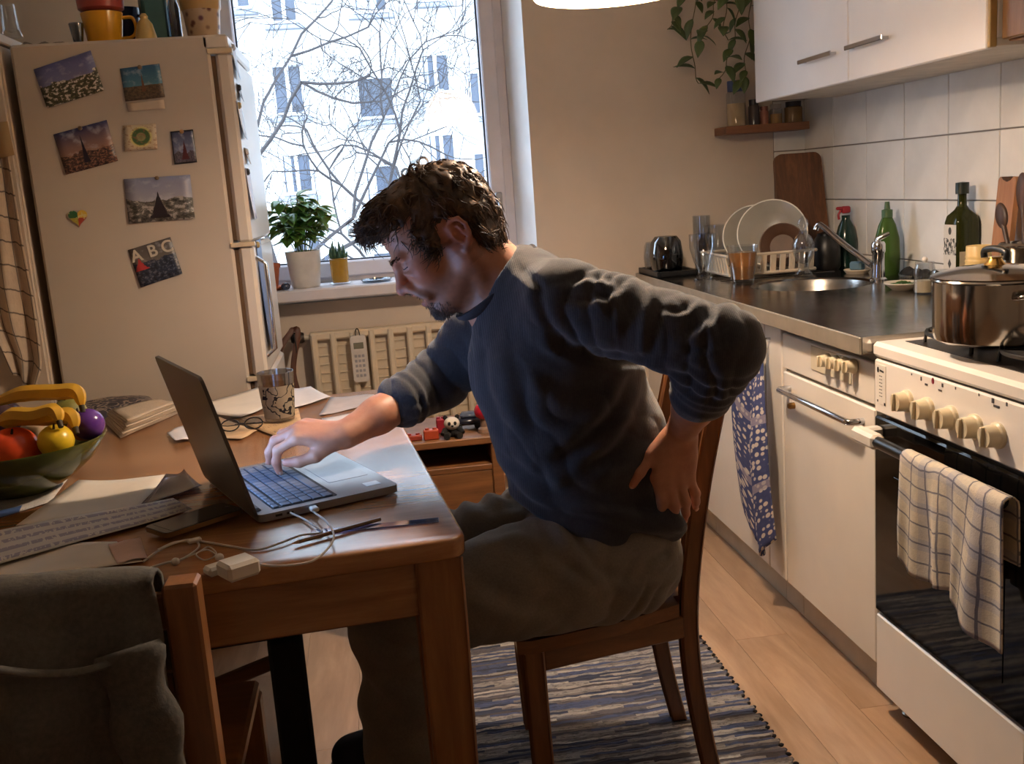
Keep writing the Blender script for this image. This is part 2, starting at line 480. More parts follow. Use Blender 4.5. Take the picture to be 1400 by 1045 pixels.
pl = bpy.data.lights.new('pendant_light_offscreen', 'POINT'); pl.energy = LAMP_W; pl.color = (1.0, .82, .66); pl.shadow_soft_size = .045
po = bpy.data.objects.new('pendant_light_offscreen', pl); COL.objects.link(po); po.parent = lamp; po.location = (0, 0, .050)
# ================================================================== KITCHEN UNITS
def mpx(p):  # metres per photo pixel at a point
    return float((CM @ (np.asarray(p) - CAM))[2]) / FPX
def foot(px, py, z):
    p = onz(px, py, z); return p, mpx(p)
def footy(px, y, z):
    """point at depth y and height z that lies under photo column px"""
    x = 0.5
    for _ in range(30):
        q = CM @ (np.array([x, y, z]) - CAM); x += (px - (700 + FPX * q[0] / q[2])) * q[2] / FPX
    p = np.array([x, y, z]); return p, mpx(p)
WT = .895                      # worktop height
M_white = mk('unit_white', (226, 216, 202), .38, var=.05, scale=4)
M_white2 = mk('unit_side', (190, 176, 156), .5, var=.06, scale=4)
M_kick = mk('kick_board', (190, 180, 164), .5, var=.08)
M_chrome = mk('chrome', (205, 205, 208), .12, 1, var=.05)
M_steel = mk('brushed_steel', (150, 146, 140), .26, 1, var=.10, scale=30)
M_black = mk('black_plastic', (18, 17, 17), .4)
M_dark = mk('dark_gap', (24, 20, 18), .8)

# --- base cabinets
yd0, yd1 = 2.113, 2.640
def base_unit(name, label, y0, y1, hinge, ztop=WT - .041):
    t = thing(name, label, 'cabinet', (XF + .3, (y0 + y1) / 2, 0), group='white base cabinets')
    G().box2((XF + .02, y0 + .001, .10), (XR - .03, y1 - .001, ztop), .002).build('body', M_white2, t, 0)
    G().box2((XF + .05, y0 + .001, 0), (XF + .065, y1 - .001, .10), .001).build('kick_board', M_kick, t, 0)
    d = G().box2((XF, y0 + .002, .112), (XF + .019, y1 - .002, WT - .052), .003).build('door', M_white, t, 35)
    hy = y0 + .05 if hinge else y1 - .05
    g = G(); g.tube([(XF, hy, .70), (XF - .022, hy, .70), (XF - .022, hy, .80), (XF, hy, .80)], .005, 8)
    g.build('handle', M_chrome, d, 40)
    return t
base_unit('base_cabinet', 'white base cabinet under the sink beside the hanging blue towel', 2.765, 3.40, True, .73)
base_unit('base_cabinet', 'white base cabinet at the wall end, under the glasses', 3.40, YB - .004, False)
t = thing('filler_cabinet', 'narrow white cabinet strip beside the dishwasher, with a towel hook', 'cabinet', (XF + .3, 2.70, 0))
G().box2((XF + .02, yd1 + .004, .10), (XR - .03, 2.764, WT - .041), .002).build('body', M_white2, t, 0)
G().box2((XF, yd1 + .006, .112), (XF + .019, 2.762, WT - .052), .003).build('front_panel', M_white, t, 35)
G().box2((XF + .05, yd1 + .004, 0), (XF + .065, 2.764, .10), .001).build('kick_board', M_kick, t, 0)
hk = onx(1053, 468, XF)
g = G(); g.tube(catmull([(XF, hk[1], hk[2] + .01), (XF - .02, hk[1], hk[2] + .008), (XF - .03, hk[1], hk[2] - .012), (XF - .022, hk[1], hk[2] - .026), (XF - .012, hk[1], hk[2] - .014)], 4), .004, 8)
g.build('hook', M_chrome, t, 60)

# --- dishwasher
t = thing('dishwasher', 'white built-in dishwasher with four cream knobs and a bar handle', 'dishwasher', (XF + .3, (yd0 + yd1) / 2, 0))
G().box2((XF + .02, yd0, .10), (XR - .03, yd1, WT - .041), .002).build('body', M_white2, t, 0)
G().box2((XF + .05, yd0, 0), (XF + .065, yd1, .10), .001).build('kick_board', M_kick, t, 0)
dr = G().box2((XF, yd0 + .003, .112), (XF + .019, yd1 - .003, .728), .004).build('door', M_white, t, 35)
cp = G().box2((XF, yd0 + .003, .737), (XF + .019, yd1 - .003, WT - .062), .003).build('control_panel', M_white, t, 35)
a, b = onx(1078, 527, XF - .03), onx(1185, 566, XF - .03)
hz = .688
g = G(); g.tube([(XF, yd1 - .05, hz), (XF - .032, yd1 - .05, hz), (XF - .036, yd1 - .06, hz), (XF - .036, yd0 + .07, hz), (XF - .032, yd0 + .06, hz), (XF, yd0 + .06, hz)], .008, 10)
g.build('bar_handle', M_chrome, dr, 60)
G().lathe([(0, 0), (.009, 0), (.009, .012), (.006, .018), (0, .018)], 14, (XF, yd1 - .075, .645), roty(-PI / 2)).build('door_bolt', mk('brass', (150, 110, 60), .35, .8), dr, 40)
G().box2((XF - .003, yd0 + .115, .765), (XF, yd0 + .335, .826), .001).build('knob_plate', mk('plate_cream', (214, 200, 172), .4), cp, 0)
M_knob = mk('knob_cream', (214, 198, 166), .35, var=.05)
def knob_mesh(r=.016, d=.026):
    g = G().lathe([(0, 0), (r * 1.15, 0), (r * 1.15, .006), (r, .009), (r * .92, d), (0, d)], 18, (0, 0, 0), roty(-PI / 2))
    g.box((-d - .002, 0, 0), (.010, .006, r * 1.75), None, .0015); return g
for px in (1133, 1145, 1157, 1168):
    p = onx(px, 493 + (px - 1133) * .22, XF - .003)
    o = knob_mesh(.0155, .024).build('knob', M_knob, cp, 40); o.location = (p[0], p[1], p[2])

# --- worktop of steel with a round bowl
sc_ = onz(1112, 388, WT)
BR = .195; bc = np.array([sc_[0] - .005, sc_[1], WT])
x0, x1, y0, y1 = XF - .03, XR - .008, yd0 + .002, YB - .005
t = thing('sink_worktop', 'stained stainless steel worktop with a round sink bowl', 'worktop', (XF + .3, 3.1, WT))
g = G(); K = 48; V = []; F = []
def rect_pt(a):
    dx, dy = math.cos(a), math.sin(a)
    tx = ((x1 if dx > 0 else x0) - bc[0]) / dx if abs(dx) > 1e-9 else 1e9
    ty = ((y1 if dy > 0 else y0) - bc[1]) / dy if abs(dy) > 1e-9 else 1e9
    s_ = min(tx, ty); return (bc[0] + dx * s_, bc[1] + dy * s_)
angs = sorted([2 * PI * i / K for i in range(K)] + [math.atan2(yy - bc[1], xx - bc[0]) % (2 * PI) for xx in (x0, x1) for yy in (y0, y1)])
k = len(angs)
for a in angs:
    p = rect_pt(a); V.append((p[0], p[1], WT))
for a in angs: V.append((bc[0] + BR * math.cos(a), bc[1] + BR * math.sin(a), WT))
for a in angs: V.append((bc[0] + (BR - .01) * math.cos(a), bc[1] + (BR - .01) * math.sin(a), WT - .006))
for a in angs:
    p = rect_pt(a); V.append((p[0], p[1], WT - .038))
for i in range(k):
    j = (i + 1) % k
    F.append((i, j, k + j, k + i)); F.append((k + i, k + j, 2 * k + j, 2 * k + i)); F.append((3 * k + i, 3 * k + j, j, i))
g.add(V, F)
n = N('stained_steel'); v = n.coord('Object'); nz = n.noise(v, 3.2, 5, .6); f2 = n.noise(v, 45, 3)
colr = n.ramp(nz, [(.35, lin((104, 97, 90))), (.65, lin((160, 153, 145)))])
rr = n.math('MULTIPLY_ADD', f2, .16, .12)
n.bsdf(colr, rr, 1.0); M_sink = n.m
g.build('top_plate', M_sink, t, 30)
bp = [(BR - .01, WT - .006), (BR - .02, WT - .03), (BR - .032, WT - .12), (BR - .06, WT - .15), (.04, WT - .158), (0, WT - .16)]
G().lathe(bp, 48, (bc[0], bc[1], 0)).build('sink_bowl', M_steel, t, 60)
G().lathe([(0, WT - .157), (.035, WT - .156), (.038, WT - .152), (.03, WT - .150), (0, WT - .153)], 24, (bc[0], bc[1], 0)).build('drain', M_chrome, t, 40)
G().box2((x0 - .006, y0, WT - .04), (x0, y1, WT), .002).build('front_edge', mk('edge_strip', (176, 166, 150), .3, .6), t, 30)
for (yy, ww) in ((3.62, .012),):
    for q in range(7):
        G().box((1.42, 3.48 + q * .055, WT + .0012), (.42, .012, .0024), None, .001).build('drainer_rib', M_sink, t, 0)

# --- tap
pb, s_ = foot(1201, 384, WT)
tp = thing('kitchen_tap', 'chrome mixer tap with a long slanting spout beside the sink', 'tap', pb)
G().lathe([(0, 0), (.027, 0), (.027, .006), (.021, .012), (.019, .05), (.019, .088), (.022, .092), (.022, .118), (.017, .126), (0, .128)], 24, pb).build('tap_body', M_chrome, tp, 40)
e_ = onx(1120, 306, pb[0] - .02); m_ = pb + np.array([-.012, .02, .05])
sp = catmull([m_, m_ + (e_ - m_) * .5 + np.array([0, 0, -.004]), m_ + (e_ - m_) * .92, e_ + np.array([-.004, 0, -.004]), e_ + np.array([-.012, .004, -.022])], 6)
G().tube(sp, .0105, 12).build('spout', M_chrome, tp, 60)
g = G().tube([pb + np.array([0, 0, .12]), pb + np.array([.0, .0, .135]), pb + np.array([.03, -.015, .15])], [.012, .01, .006], 10)
g.build('lever', M_chrome, tp, 60)

# --- upper cabinets
XU = XR - .335
pL = onx(1033, 138, XU); pM = onx(1160, 113, XU); pR = onx(1352, 76, XU)
ZU = 1.515
t = thing('wall_cabinet', 'white double-door wall cabinet above the sink', 'cabinet', (XU + .15, (pL[1] + pR[1]) / 2, ZU))
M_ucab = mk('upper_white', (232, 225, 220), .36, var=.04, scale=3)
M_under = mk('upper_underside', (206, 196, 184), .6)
G().box2((XU + .02, pR[1], ZU + .018), (XR - .012, pL[1], 2.25), .002).build('body', M_ucab, t, 0)
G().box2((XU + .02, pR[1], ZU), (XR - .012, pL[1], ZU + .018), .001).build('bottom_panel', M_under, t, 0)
for (a0, a1, hpx) in ((pM[1] + .002, pL[1], (1100, 1145)), (pR[1] + .012, pM[1] - .002, (1165, 1217))):
    d = G().box2((XU, a0, ZU - .004), (XU + .019, a1, 2.25), .003).build('door', M_ucab, t, 30)
    yy = sorted([onx(hpx[0], 95, XU)[1], onx(hpx[1], 80, XU)[1]])
    hz = ZU + .085
    g = G()
    g.box2((XU - .026, yy[0], hz - .004), (XU - .020, yy[1], hz + .010), .002)
    for q in (yy[0] + .012, yy[1] - .012): g.box2((XU - .024, q - .005, hz - .002), (XU, q + .005, hz + .006), .001)
    g.build('handle', M_chrome, d, 35)
G().box2((XU + .001, pR[1], ZU - .002), (XU + .02, pR[1] + .011, 2.25), .002).build('edge_strip', mk('edge_brass', (176, 146, 92), .45), t, 0)
t = thing('wall_cupboard', 'brown wooden wall cupboard hanging above the stove', 'cabinet', (XU + .15, pR[1] - .3, ZU))
M_bw = wood('cupboard_wood', (118, 84, 54), (152, 114, 76), 'Z', 8, .45, 12)
G().box2((XU + .045, pR[1] - .62, ZU + .008), (XR - .012, pR[1] - .004, 2.25), .002).build('body', M_bw, t, 0)
d = G().box2((XU + .025, pR[1] - .618, ZU + .012), (XU + .044, pR[1] - .008, 2.25), .003).build('door', M_bw, t, 30)
G().tube([(XU + .025, pR[1] - .56, 1.60), (XU + .003, pR[1] - .56, 1.60), (XU + .003, pR[1] - .56, 1.70), (XU + .025, pR[1] - .56, 1.70)], .005, 8).build('handle', M_chrome, d, 40)

# --- stove
ys1, ys0, xs = 2.103, 1.545, XF - .012
t = thing('gas_stove', 'white free-standing gas stove with black oven door', 'stove', (xs + .3, (ys0 + ys1) / 2, 0))
M_enam = mk('stove_enamel', (234, 226, 216), .22, var=.04, scale=4)
ZS = .886
G().box2((xs + .03, ys0, .075), (XR - .06, ys1, ZS - .035), .003).build('body', M_enam, t, 0)
g = G(); g.box2((xs, ys0 - .004, ZS - .034), (XR - .06, ys1 + .004, ZS), .008)
g.build('hob_top', M_enam, t, 35)
G().box2((xs + .055, ys0 + .02, ZS - .004), (XR - .09, ys1 - .035, ZS + .001), .002).build('hob_tray', mk('hob_tray', (52, 46, 42), .35, .3), t, 0)
cpn = G().box2((xs + .004, ys0, .728), (xs + .03, ys1, ZS - .038), .004).build('control_panel', M_enam, t, 35)
for i, px in enumerate((1239, 1267, 1299, 1332, 1363)):
    p = onx(px, 546 + (px - 1239) * .345, xs)
    o = knob_mesh(.021, .030).build('knob', M_knob, cpn, 40); o.location = (xs + .004, p[1], .780)
p0 = onx(1204, 490, xs)
lb = G().box2((xs + .0025, ys1 - .052, .750), (xs + .004, ys1 - .012, .838), .0003).build('rating_sticker', mk('sticker_paper', (222, 214, 200), .6), cpn, 0)
g = G(); mkx = xs + .0018
g.prism([(math.cos(a) * .0042, math.sin(a) * .0065) for a in np.linspace(0, 2 * PI, 14, endpoint=False)], .0006, (mkx + .0006, ys1 - .020, .826), (0, -1, 0), (0, 0, 1))
for k_ in range(5): g.box((mkx + .0004, ys1 - .029 - .0035 * k_, .8255 - .0004 * k_), (.0006, .0028, .0045 - .0006 * (k_ % 2)), None, 0)
for r_ in range(7):
    for k_ in range(4):
        if (r_ * 3 + k_) % 3: g.box((mkx + .0005, ys1 - .020 - .0075 * k_, .813 - .0075 * r_), (.0005, .0052, .0014), None, 0)
g.box((mkx + .0004, ys1 - .018, .756), (.0006, .004, .005), None, 0); g.box((mkx + .0004, ys1 - .049, .753), (.0006, .005, .006), None, 0)
g.build('print', mk('ink_black', (26, 24, 26), .6), lb, 0)
g = G()
for px, py, w_, h_ in ((1259, 518, .004, .008), (1266, 526, .010, .004), (1288, 527, .005, .007), (1285, 534, .013, .003), (1357, 548, .007, .009), (1362, 556, .018, .004), (1246, 512, .003, .004), (1338, 540, .003, .005), (1306, 531, .003, .005), (1376, 553, .004, .007)):
    p = onx(px, py, xs + .003); G().box((xs + .0035, p[1], p[2]), (.0008, w_, h_), None, 0).build('panel_symbol', mk('ink_grey', (70, 62, 64), .6), cpn, 0)
p = onx(1275, 521, xs + .003)
G().prism([(math.cos(a) * .0042, math.sin(a) * .0065) for a in np.linspace(0, 2 * PI, 14, endpoint=False)], .001, (xs + .004, p[1], p[2]), (0, -1, 0), (0, 0, 1)).build('pilot_mark', mk('ink_red', (130, 30, 50), .4), cpn, 0)
M_oven = mk('oven_glass', (8, 7, 7), .06, var=.02)
od = G().box2((xs + .002, ys0 + .003, .258), (xs + .032, ys1 - .003, .720), .004).build('oven_door', M_oven, t, 35)
G().box2((xs + .0005, ys0 + .07, .315), (xs + .002, ys1 - .09, .60), .0005).build('oven_window', mk('oven_window', (14, 12, 11), .04), od, 0)
hz_ = .688
g = G().tube([(xs - .046, ys0 + .01, hz_), (xs - .046, ys1 - .02, hz_)], .013, 12)
g.build('handle_bar', mk('handle_black', (22, 21, 21), .3), od, 60)
M_hend = mk('handle_white', (216, 208, 196), .35)
G().box2((xs - .062, ys1 - .115, hz_ - .016), (xs - .030, ys1 - .016, hz_ + .016), .007).build('handle_end', M_hend, od, 35)
G().box2((xs - .045, ys1 - .045, hz_ - .013), (xs + .003, ys1 - .018, hz_ + .013), .005).build('handle_bracket', M_hend, od, 35)
dw = G().box2((xs + .004, ys0 + .003, .062), (xs + .03, ys1 - .003, .25), .004).build('drawer', M_enam, t, 35)
for yy in (ys1 - .04, ys0 + .04):
    g = G().lathe([(0, 0), (.018, 0), (.02, .006), (.011, .014), (.010, .075), (0, .075)], 16, (xs + .07, yy, 0)); g.build('foot', M_steel, t, 40)
# burners and grates
M_iron = mk('cast_iron', (20, 18, 18), .55, .3)
bpos = [(xs + .17, ys1 - .155), (xs + .17, ys0 + .14), (xs + .45, ys1 - .155), (xs + .45, ys0 + .14)]
for (bx_, by_) in bpos:
    bn = G().lathe([(0, .001), (.05, .001), (.05, .010), (.040, .014), (.038, .020), (.0, .022)], 24, (bx_, by_, ZS)).build('burner', mk('burner_cap', (34, 30, 28), .5, .4), t, 40)
    g = G(); zg = ZS + .027
    ring = [(bx_ + .115 * math.cos(a), by_ + .115 * math.sin(a), zg) for a in np.linspace(0, 2 * PI, 32, endpoint=False)]
    g.tube(ring, .0045, 6, closed=True)
    for a in np.arange(0, 2 * PI - .1, PI / 2) + PI / 4:
        g.tube([(bx_ + .03 * math.cos(a), by_ + .03 * math.sin(a), zg), (bx_ + .118 * math.cos(a), by_ + .118 * math.sin(a), zg), (bx_ + .122 * math.cos(a), by_ + .122 * math.sin(a), ZS + .0)], .0045, 6)
    g.build('grate', M_iron, bn, 60)
ZG = ZS + .0315

# --- cooking pot on the front left burner
pc = np.array([bpos[0][0] + .005, bpos[0][1] + .0, ZG])
pp = onz(1352, 465, ZG); 
pc = np.array([pp[0] + .01, pp[1], ZG]) if abs(pp[1] - bpos[0][1]) < .12 else pc
RP, HP = .112, .122
t = thing('cooking_pot', 'shiny steel cooking pot with lid on the stove', 'pot', pc)
M_pot = mk('pot_steel', (190, 184, 176), .13, 1, var=.06, scale=8)
G().lathe([(0, 0), (RP - .012, 0), (RP - .003, .006), (RP, .02), (RP, HP - .004), (RP + .005, HP), (RP + .003, HP + .003), (RP - .003, HP - .004), (RP - .003, .02), (RP - .012, .004), (0, .003)], 56, pc).build('pot_body', M_pot, t, 40)
ld = G().lathe([(RP + .002, HP + .0035), (RP + .004, HP + .006), (RP - .006, HP + .010), (.07, HP + .020), (.03, HP + .025), (0, HP + .026)], 56, pc).build('lid', M_pot, t, 40)
g = G().lathe([(.022, HP + .024), (.016, HP + .030), (.012, HP + .036), (.014, HP + .040), (0, HP + .040)], 20, pc); g.build('lid_base', mk('brass_shiny', (212, 170, 96), .22, .9), ld, 40)
g = G()
top = [pc + np.array([0, -.035, HP + .036]), pc + np.array([0, -.034, HP + .050]), pc + np.array([0, 0, HP + .055]), pc + np.array([0, .034, HP + .050]), pc + np.array([0, .035, HP + .036])]
g.tube(catmull(top, 5), .0065, 10); g.build('lid_handle', M_black, ld, 60)
for s_ in (-1, 1):
    c = pc + np.array([0, s_ * RP, HP - .028])
    g = G().tube(catmull([c + np.array([-.03, -s_ * .004, 0]), c + np.array([-.028, s_ * .022, .004]), c + np.array([0, s_ * .03, .005]), c + np.array([.028, s_ * .022, .004]), c + np.array([.03, -s_ * .004, 0])], 5), .005, 8)
    g.build('side_handle', M_pot, t, 60)

# ================================================================== CLOTHS ON THE UNITS
def check_cloth(name, base, line1, line2, nu, nv, w1=.10, rough=.9, wave=0):
    n = N(name); uv = n.coord('UV'); s = n.sep(uv)
    wob = n.noise(uv, 6, 2)
    u = n.math('ADD', s[0], n.math('MULTIPLY', wob, wave)); v_ = n.math('ADD', s[1], n.math('MULTIPLY', wob, wave))
    def stripes(x, k, w_):
        fr = n.math('FRACT', n.math('MULTIPLY', x, k)); return n.math('LESS_THAN', fr, w_)
    a = stripes(u, nu, w1); b = stripes(v_, nv, w1)
    a2 = stripes(n.math('ADD', u, .06), nu / 2, .30); b2 = stripes(n.math('ADD', v_, .03), nv / 2, .30)
    nz = n.noise(uv, 40, 3)
    c0 = n.ramp(nz, [(.3, tuple(x * .86 for x in lin(base)[:3]) + (1,)), (.7, lin(base))])
    c1 = n.mix(n.math('MULTIPLY', n.math('ADD', a2, b2), .35), c0, lin(line2))
    c2 = n.mix(n.math('MULTIPLY', n.math('MAXIMUM', a, b), .8), c1, lin(line1))
    n.bsdf(c2, rough, 0, n.noise(uv, 120, 2), .35, .002); return n.m
# oven towel: hangs over the bar, short layer behind, long layer in front with folds
yt1, yt0 = onx(1232, 612, xs - .06)[1], onx(1372, 672, xs - .06)[1]
m_, n_ = 40, 44; P = np.zeros((m_, n_, 3))
for i in range(m_):
    u = i / (m_ - 1); y_ = yt1 + (yt0 - yt1) * u
    front = .205 + .050 * u + .018 * math.sin(u * 9) ; back = .11
    L = front + back + .045
    for j in range(n_):
        s_ = j / (n_ - 1) * L
        fold = .007 * math.sin(u * 17 + .6) + .006 * math.sin(u * 31 + 2) + .010 * max(0, math.sin((u - .55) * 14)) * (u > .55)
        if s_ < front:
            d_ = (front - s_); x_ = xs - .046 - .0155 - fold * min(1, d_ * 7) - .004 * d_; z_ = hz_ - d_
            yy = y_ + .018 * d_ / front * math.sin(u * 11) + .02 * (u - .5) * d_ / front
        elif s_ < front + .045:
            a = (s_ - front) / .045 * PI; x_ = xs - .046 - .0155 * math.cos(a); z_ = hz_ + .0155 * math.sin(a); yy = y_
        else:
            d_ = s_ - front - .045; x_ = xs - .046 + .0155 + .004 * math.sin(u * 14) * min(1, d_ * 8) ; z_ = hz_ - d_; yy = y_
        P[i, j] = (x_, yy, z_)
M_t1 = check_cloth('towel_check', (206, 194, 174), (84, 84, 102), (150, 150, 166), 7, 10, .09, wave=.03)
o = G().sheet(P, .003).build('oven_towel', M_t1, smooth=180)
tag(o, 'cream tea towel with blue-grey checks hanging over the oven handle', 'towel')
# blue patterned towel on the hook
n = N('towel_blue'); uv = n.coord('UV', (1, 1, 1)); vo = n.n('ShaderNodeTexVoronoi', feature='F1'); vo.inputs['Scale'].default_value = 15
vo.inputs['Randomness'].default_value = .55
mp = n.coord('UV', (1, 2.3, 1)); n.l(mp, vo.inputs['Vector'])
sp_ = n.ramp(vo.outputs['Distance'], [(.0, lin((196, 186, 176))), (.36, lin((196, 186, 176))), (.44, lin((62, 70, 112))), (1, lin((52, 58, 98)))])
s = n.sep(uv); band = n.math('LESS_THAN', n.math('FRACT', n.math('MULTIPLY', s[1], 3.0)), .13)
col2 = n.mix(n.math('MULTIPLY', band, .6), sp_, lin((160, 150, 160)))
n.bsdf(col2, .9, 0, n.noise(uv, 90, 2), .4, .003); M_t2 = n.m
m_, n_ = 36, 40; P = np.zeros((m_, n_, 3)); hy, hzz = hk[1], hk[2] - .012
for i in range(m_):
    u = i / (m_ - 1)
    L = .50 + .11 * math.sin(u * PI * .9) - .10 * (u < .3) * (1 - u / .3)
    for j in range(n_):
        v_ = j / (n_ - 1); sp2 = min(1, v_ * 2.2) ** .7
        wid = .020 + .165 * sp2
        ang = u * 2 * PI * 1.5
        y_ = hy + .030 * sp2 + (.5 - u) * wid * 1.15 + .012 * math.sin(ang) * sp2
        x_ = XF - .030 - .016 * sp2 * (1 + math.sin(ang + .7)) - .012 * math.sin(v_ * PI)
        P[i, j] = (x_, y_ - .05 * v_ * v_ * .5, hzz - v_ * L)
o = G().sheet(P, .0035).build('hanging_towel', M_t2, smooth=180)
tag(o, 'blue and cream patterned towel hanging from a hook on the cabinet', 'towel')
# ================================================================== THINGS ON THE WORKTOP
GL = thin_glass('clear_glass', (248, 250, 252), .05, .03, .42)
GLD = thin_glass('smoked_glass', (84, 86, 92), .10, .05, .45)
def tumbler(name, label, px, yv, hpx, r0px, r1px, mat, z=WT, th=.0025, group=None, rim=True, solid=None, cat='glass'):
    p, s = footy(px, yv, z); h, r0, r1 = hpx * s, r0px * s, r1px * s
    g = G().lathe([(0, .0), (r0, 0), (r0 + (r1 - r0) * .35, h * .35), (r1, h), (r1 - th, h), (r0 + (r1 - r0) * .35 - th, h * .37), (r0 - th, .008), (0, .008)], 28, (0, 0, 0))
    o = g.build(name, mat, None, 45); o.location = p; tag(o, label, cat, group); return o
# dark tray at the wall end
p = onz(872, 357, WT); q = onz(955, 372, WT)
tr = G(); TX0, TX1, TY0, TY1 = 1.060, 1.220, 3.76, 4.035
tr.box2((TX0, TY0, WT), (TX1, TY1, WT + .008), .003)
for a, b in (((TX0, TY0, WT), (TX0 + .012, TY1, WT + .022)), ((TX1 - .012, TY0, WT), (TX1, TY1, WT + .022)), ((TX0 + .012, TY0, WT), (TX1 - .012, TY0 + .012, WT + .022)), ((TX0 + .012, TY1 - .012, WT), (TX1 - .012, TY1, WT + .022))):
    tr.box2(a, b, .002)
o = tr.build('draining_tray', M_black, smooth=35); tag(o, 'black draining tray under the upturned glasses at the wall', 'tray')
ZT = WT + .0085
def upturned(name, label, px, yv, hpx, rpx, mat):
    p, s = footy(px, yv, ZT); h, r = hpx * s, rpx * s
    o = G().lathe([(r * .86, 0), (r * .98, h * .3), (r, h * .5), (r * .9, h * .86), (r * .66, h), (0, h), (0, h - .006), (r * .64, h - .006), (r * .95, h * .5), (r * .83, 0), (r * .86, 0)], 28).build(name, mat, None, 45)
    o.location = p; return tag(o, label, 'glass')
upturned('upturned_glass', 'dark smoked bowl-shaped glass standing upside down on the black tray', 912, 3.845, 50, 22.5, GLD)
upturned('upturned_glass', 'small clear upturned glass behind the dark smoked one', 893, 3.965, 40, 12, GL)
def footed(name, label, px, yv, hpx, rpx, mat, z=WT):
    p, s = footy(px, yv, z); h, r = hpx * s, rpx * s
    o = G().lathe([(0, 0), (r * .72, 0), (r * .74, .006), (r * .42, h * .10), (r * .40, h * .2), (r * .72, h * .42), (r * .98, h * .7), (r, h), (r - .002, h), (r * .95, h * .7), (r * .66, h * .43), (r * .25, h * .27), (0, h * .25)], 28).build(name, mat, None, 45)
    o.location = p; return tag(o, label, 'glass')
footed('footed_glass', 'tall clear footed glass at the counter edge', 962, 3.58, 62, 18, GL)
footed('footed_glass', 'clear footed glass behind the tall one by the wall', 982, 3.86, 62, 17, GL)
tumbler('straight_glass', 'slim clear straight glass standing against the wall', 961, 3.985, 72, 11, 12, GL)
p, s = footy(1016, 3.39, WT)
t = thing('amber_tumbler', 'clear tumbler of amber drink beside the sink', 'glass', p)
h, r = 50 * s, 21 * s
G().lathe([(0, 0), (r * .66, 0), (r * .72, .006), (r * 1.0, h), (r - .0025, h), (r * .68, .012), (0, .010)], 28, p).build('glass_wall', GL, t, 45)
G().lathe([(0, .011), (r * .66, .012), (r * .92, h * .82), (0, h * .82)], 28, p).build('drink', mk('amber', (176, 118, 66), .2, 0, .1, **{'Transmission Weight': .35}), t, 45)

# dish rack with plates
pr0 = onz(958, 372, WT); pr1 = onz(1112, 366, WT)
RX0, RX1, RY0, RY1 = 1.24, 1.555, 3.47, 3.73
M_rack = mk('rack_plastic', (196, 180, 158), .4)
t = thing('dish_rack', 'cream plastic dish rack beside the sink', 'dish rack', ((RX0 + RX1) / 2, (RY0 + RY1) / 2, WT))
zr0, zr1 = WT + .018, WT + .085
g = G()
for z_, gr in ((zr0, .0), (zr1, .012)):
    c = [(RX0 - gr, RY0 - gr, z_), (RX1, RY0 - gr, z_), (RX1, RY1 + gr, z_), (RX0 - gr, RY1 + gr, z_)]
    for i in range(4): g.tube([c[i], c[(i + 1) % 4]], .006, 6)
g.build('rim', M_rack, t, 40)
for i in range(9):
    f_ = (i + .5) / 9
    for (a, b) in (((RX0, RY0 + (RY1 - RY0) * f_), (RX0 - .012, RY0 + (RY1 - RY0) * f_)),):
        G().box(((a[0] + b[0]) / 2, a[1], (zr0 + zr1) / 2), (.007, .022, zr1 - zr0), roty(-.17), .002).build('slat', M_rack, t, 35)
for i in range(9):
    xx = RX0 + (RX1 - RX0) * (i + .5) / 9
    G().box((xx, RY0 - .006, (zr0 + zr1) / 2), (.022, .007, zr1 - zr0), rotx(.17), .002).build('slat', M_rack, t, 35)
g = G()
for i in range(7): g.box((RX0 + .005 + (RX1 - RX0 - .01) / 2, RY0 + .01 + i * .04, zr0 - .002), (RX1 - RX0, .008, .006), None, .001)
g.build('base_grid', M_rack, t, 0, kind='stuff')
g = G()
for x_ in (RX0 + .02, RX1 - .02):
    for y_ in (RY0 + .02, RY1 - .02): G().lathe([(0, 0), (.01, 0), (.008, .02), (0, .02)], 10, (x_, y_, WT)).build('foot', M_rack, t, 40)
M_plate2 = mk('plate_brown', (80, 54, 36), .5, var=.2)
def plate(label, c, r, mat, tilt, yaw):
    prof = [(0, 0), (r * .58, 0), (r * .66, .008), (r, .026), (r * 1.01, .028), (r, .0305), (r * .67, .014), (r * .56, .005), (0, .005)]
    o = G().lathe(prof, 48).build('plate', mat, None, 40)
    G().tube([(r * math.cos(a), r * math.sin(a), .0285) for a in np.linspace(0, 2 * PI, 48, endpoint=False)], .0028, 6, closed=True).build('rim', mk('plate_rim_highlight', (226, 220, 206), .2) if mat is not M_plate2 else mat, o, 60, False)  # paler ring: the highlight along the plate edge put into its colour
    R_ = Matrix.Rotation(yaw, 4, 'Z') @ Matrix.Rotation(tilt, 4, 'Y')
    o.matrix_basis = Matrix.Translation(Vector(c)) @ R_
    return tag(o, label, 'plate', 'plates in the dish rack')
M_plate = mk('plate_glaze', (150, 144, 134), .25, var=.06)
M_plate2 = mk('plate_brown', (80, 54, 36), .5, var=.2)
def rack_plate(label, px, py, rpx, yv, mat, tilt=-1.25, yaw=-.9, base=WT + .0205):
    c = ony(px, py, yv); r = rpx * mpx(c); c = footy(px, yv, base + 1.01 * r * math.sin(abs(tilt)))[0]; return plate(label, c, r, mat, tilt, yaw)
rack_plate('pale grey dinner plate upright in the rack, nearest the wall', 1032, 305, 42, 3.685, M_plate, -1.25, 1.15)
rack_plate('pale deep plate leaning behind a brown plate in the rack', 1056, 330, 46, 3.615, M_plate, -1.25, 1.15)
rack_plate('brown stoneware plate leaning in the dish rack', 1070, 340, 30, 3.555, M_plate2, -1.25, 1.15)
o = rack_plate('white side plate upright against the wall behind the rack', 1062, 291, 39, 3.96, mk('plate_white', (190, 182, 166), .25), -1.42, 1.35, WT + .001)

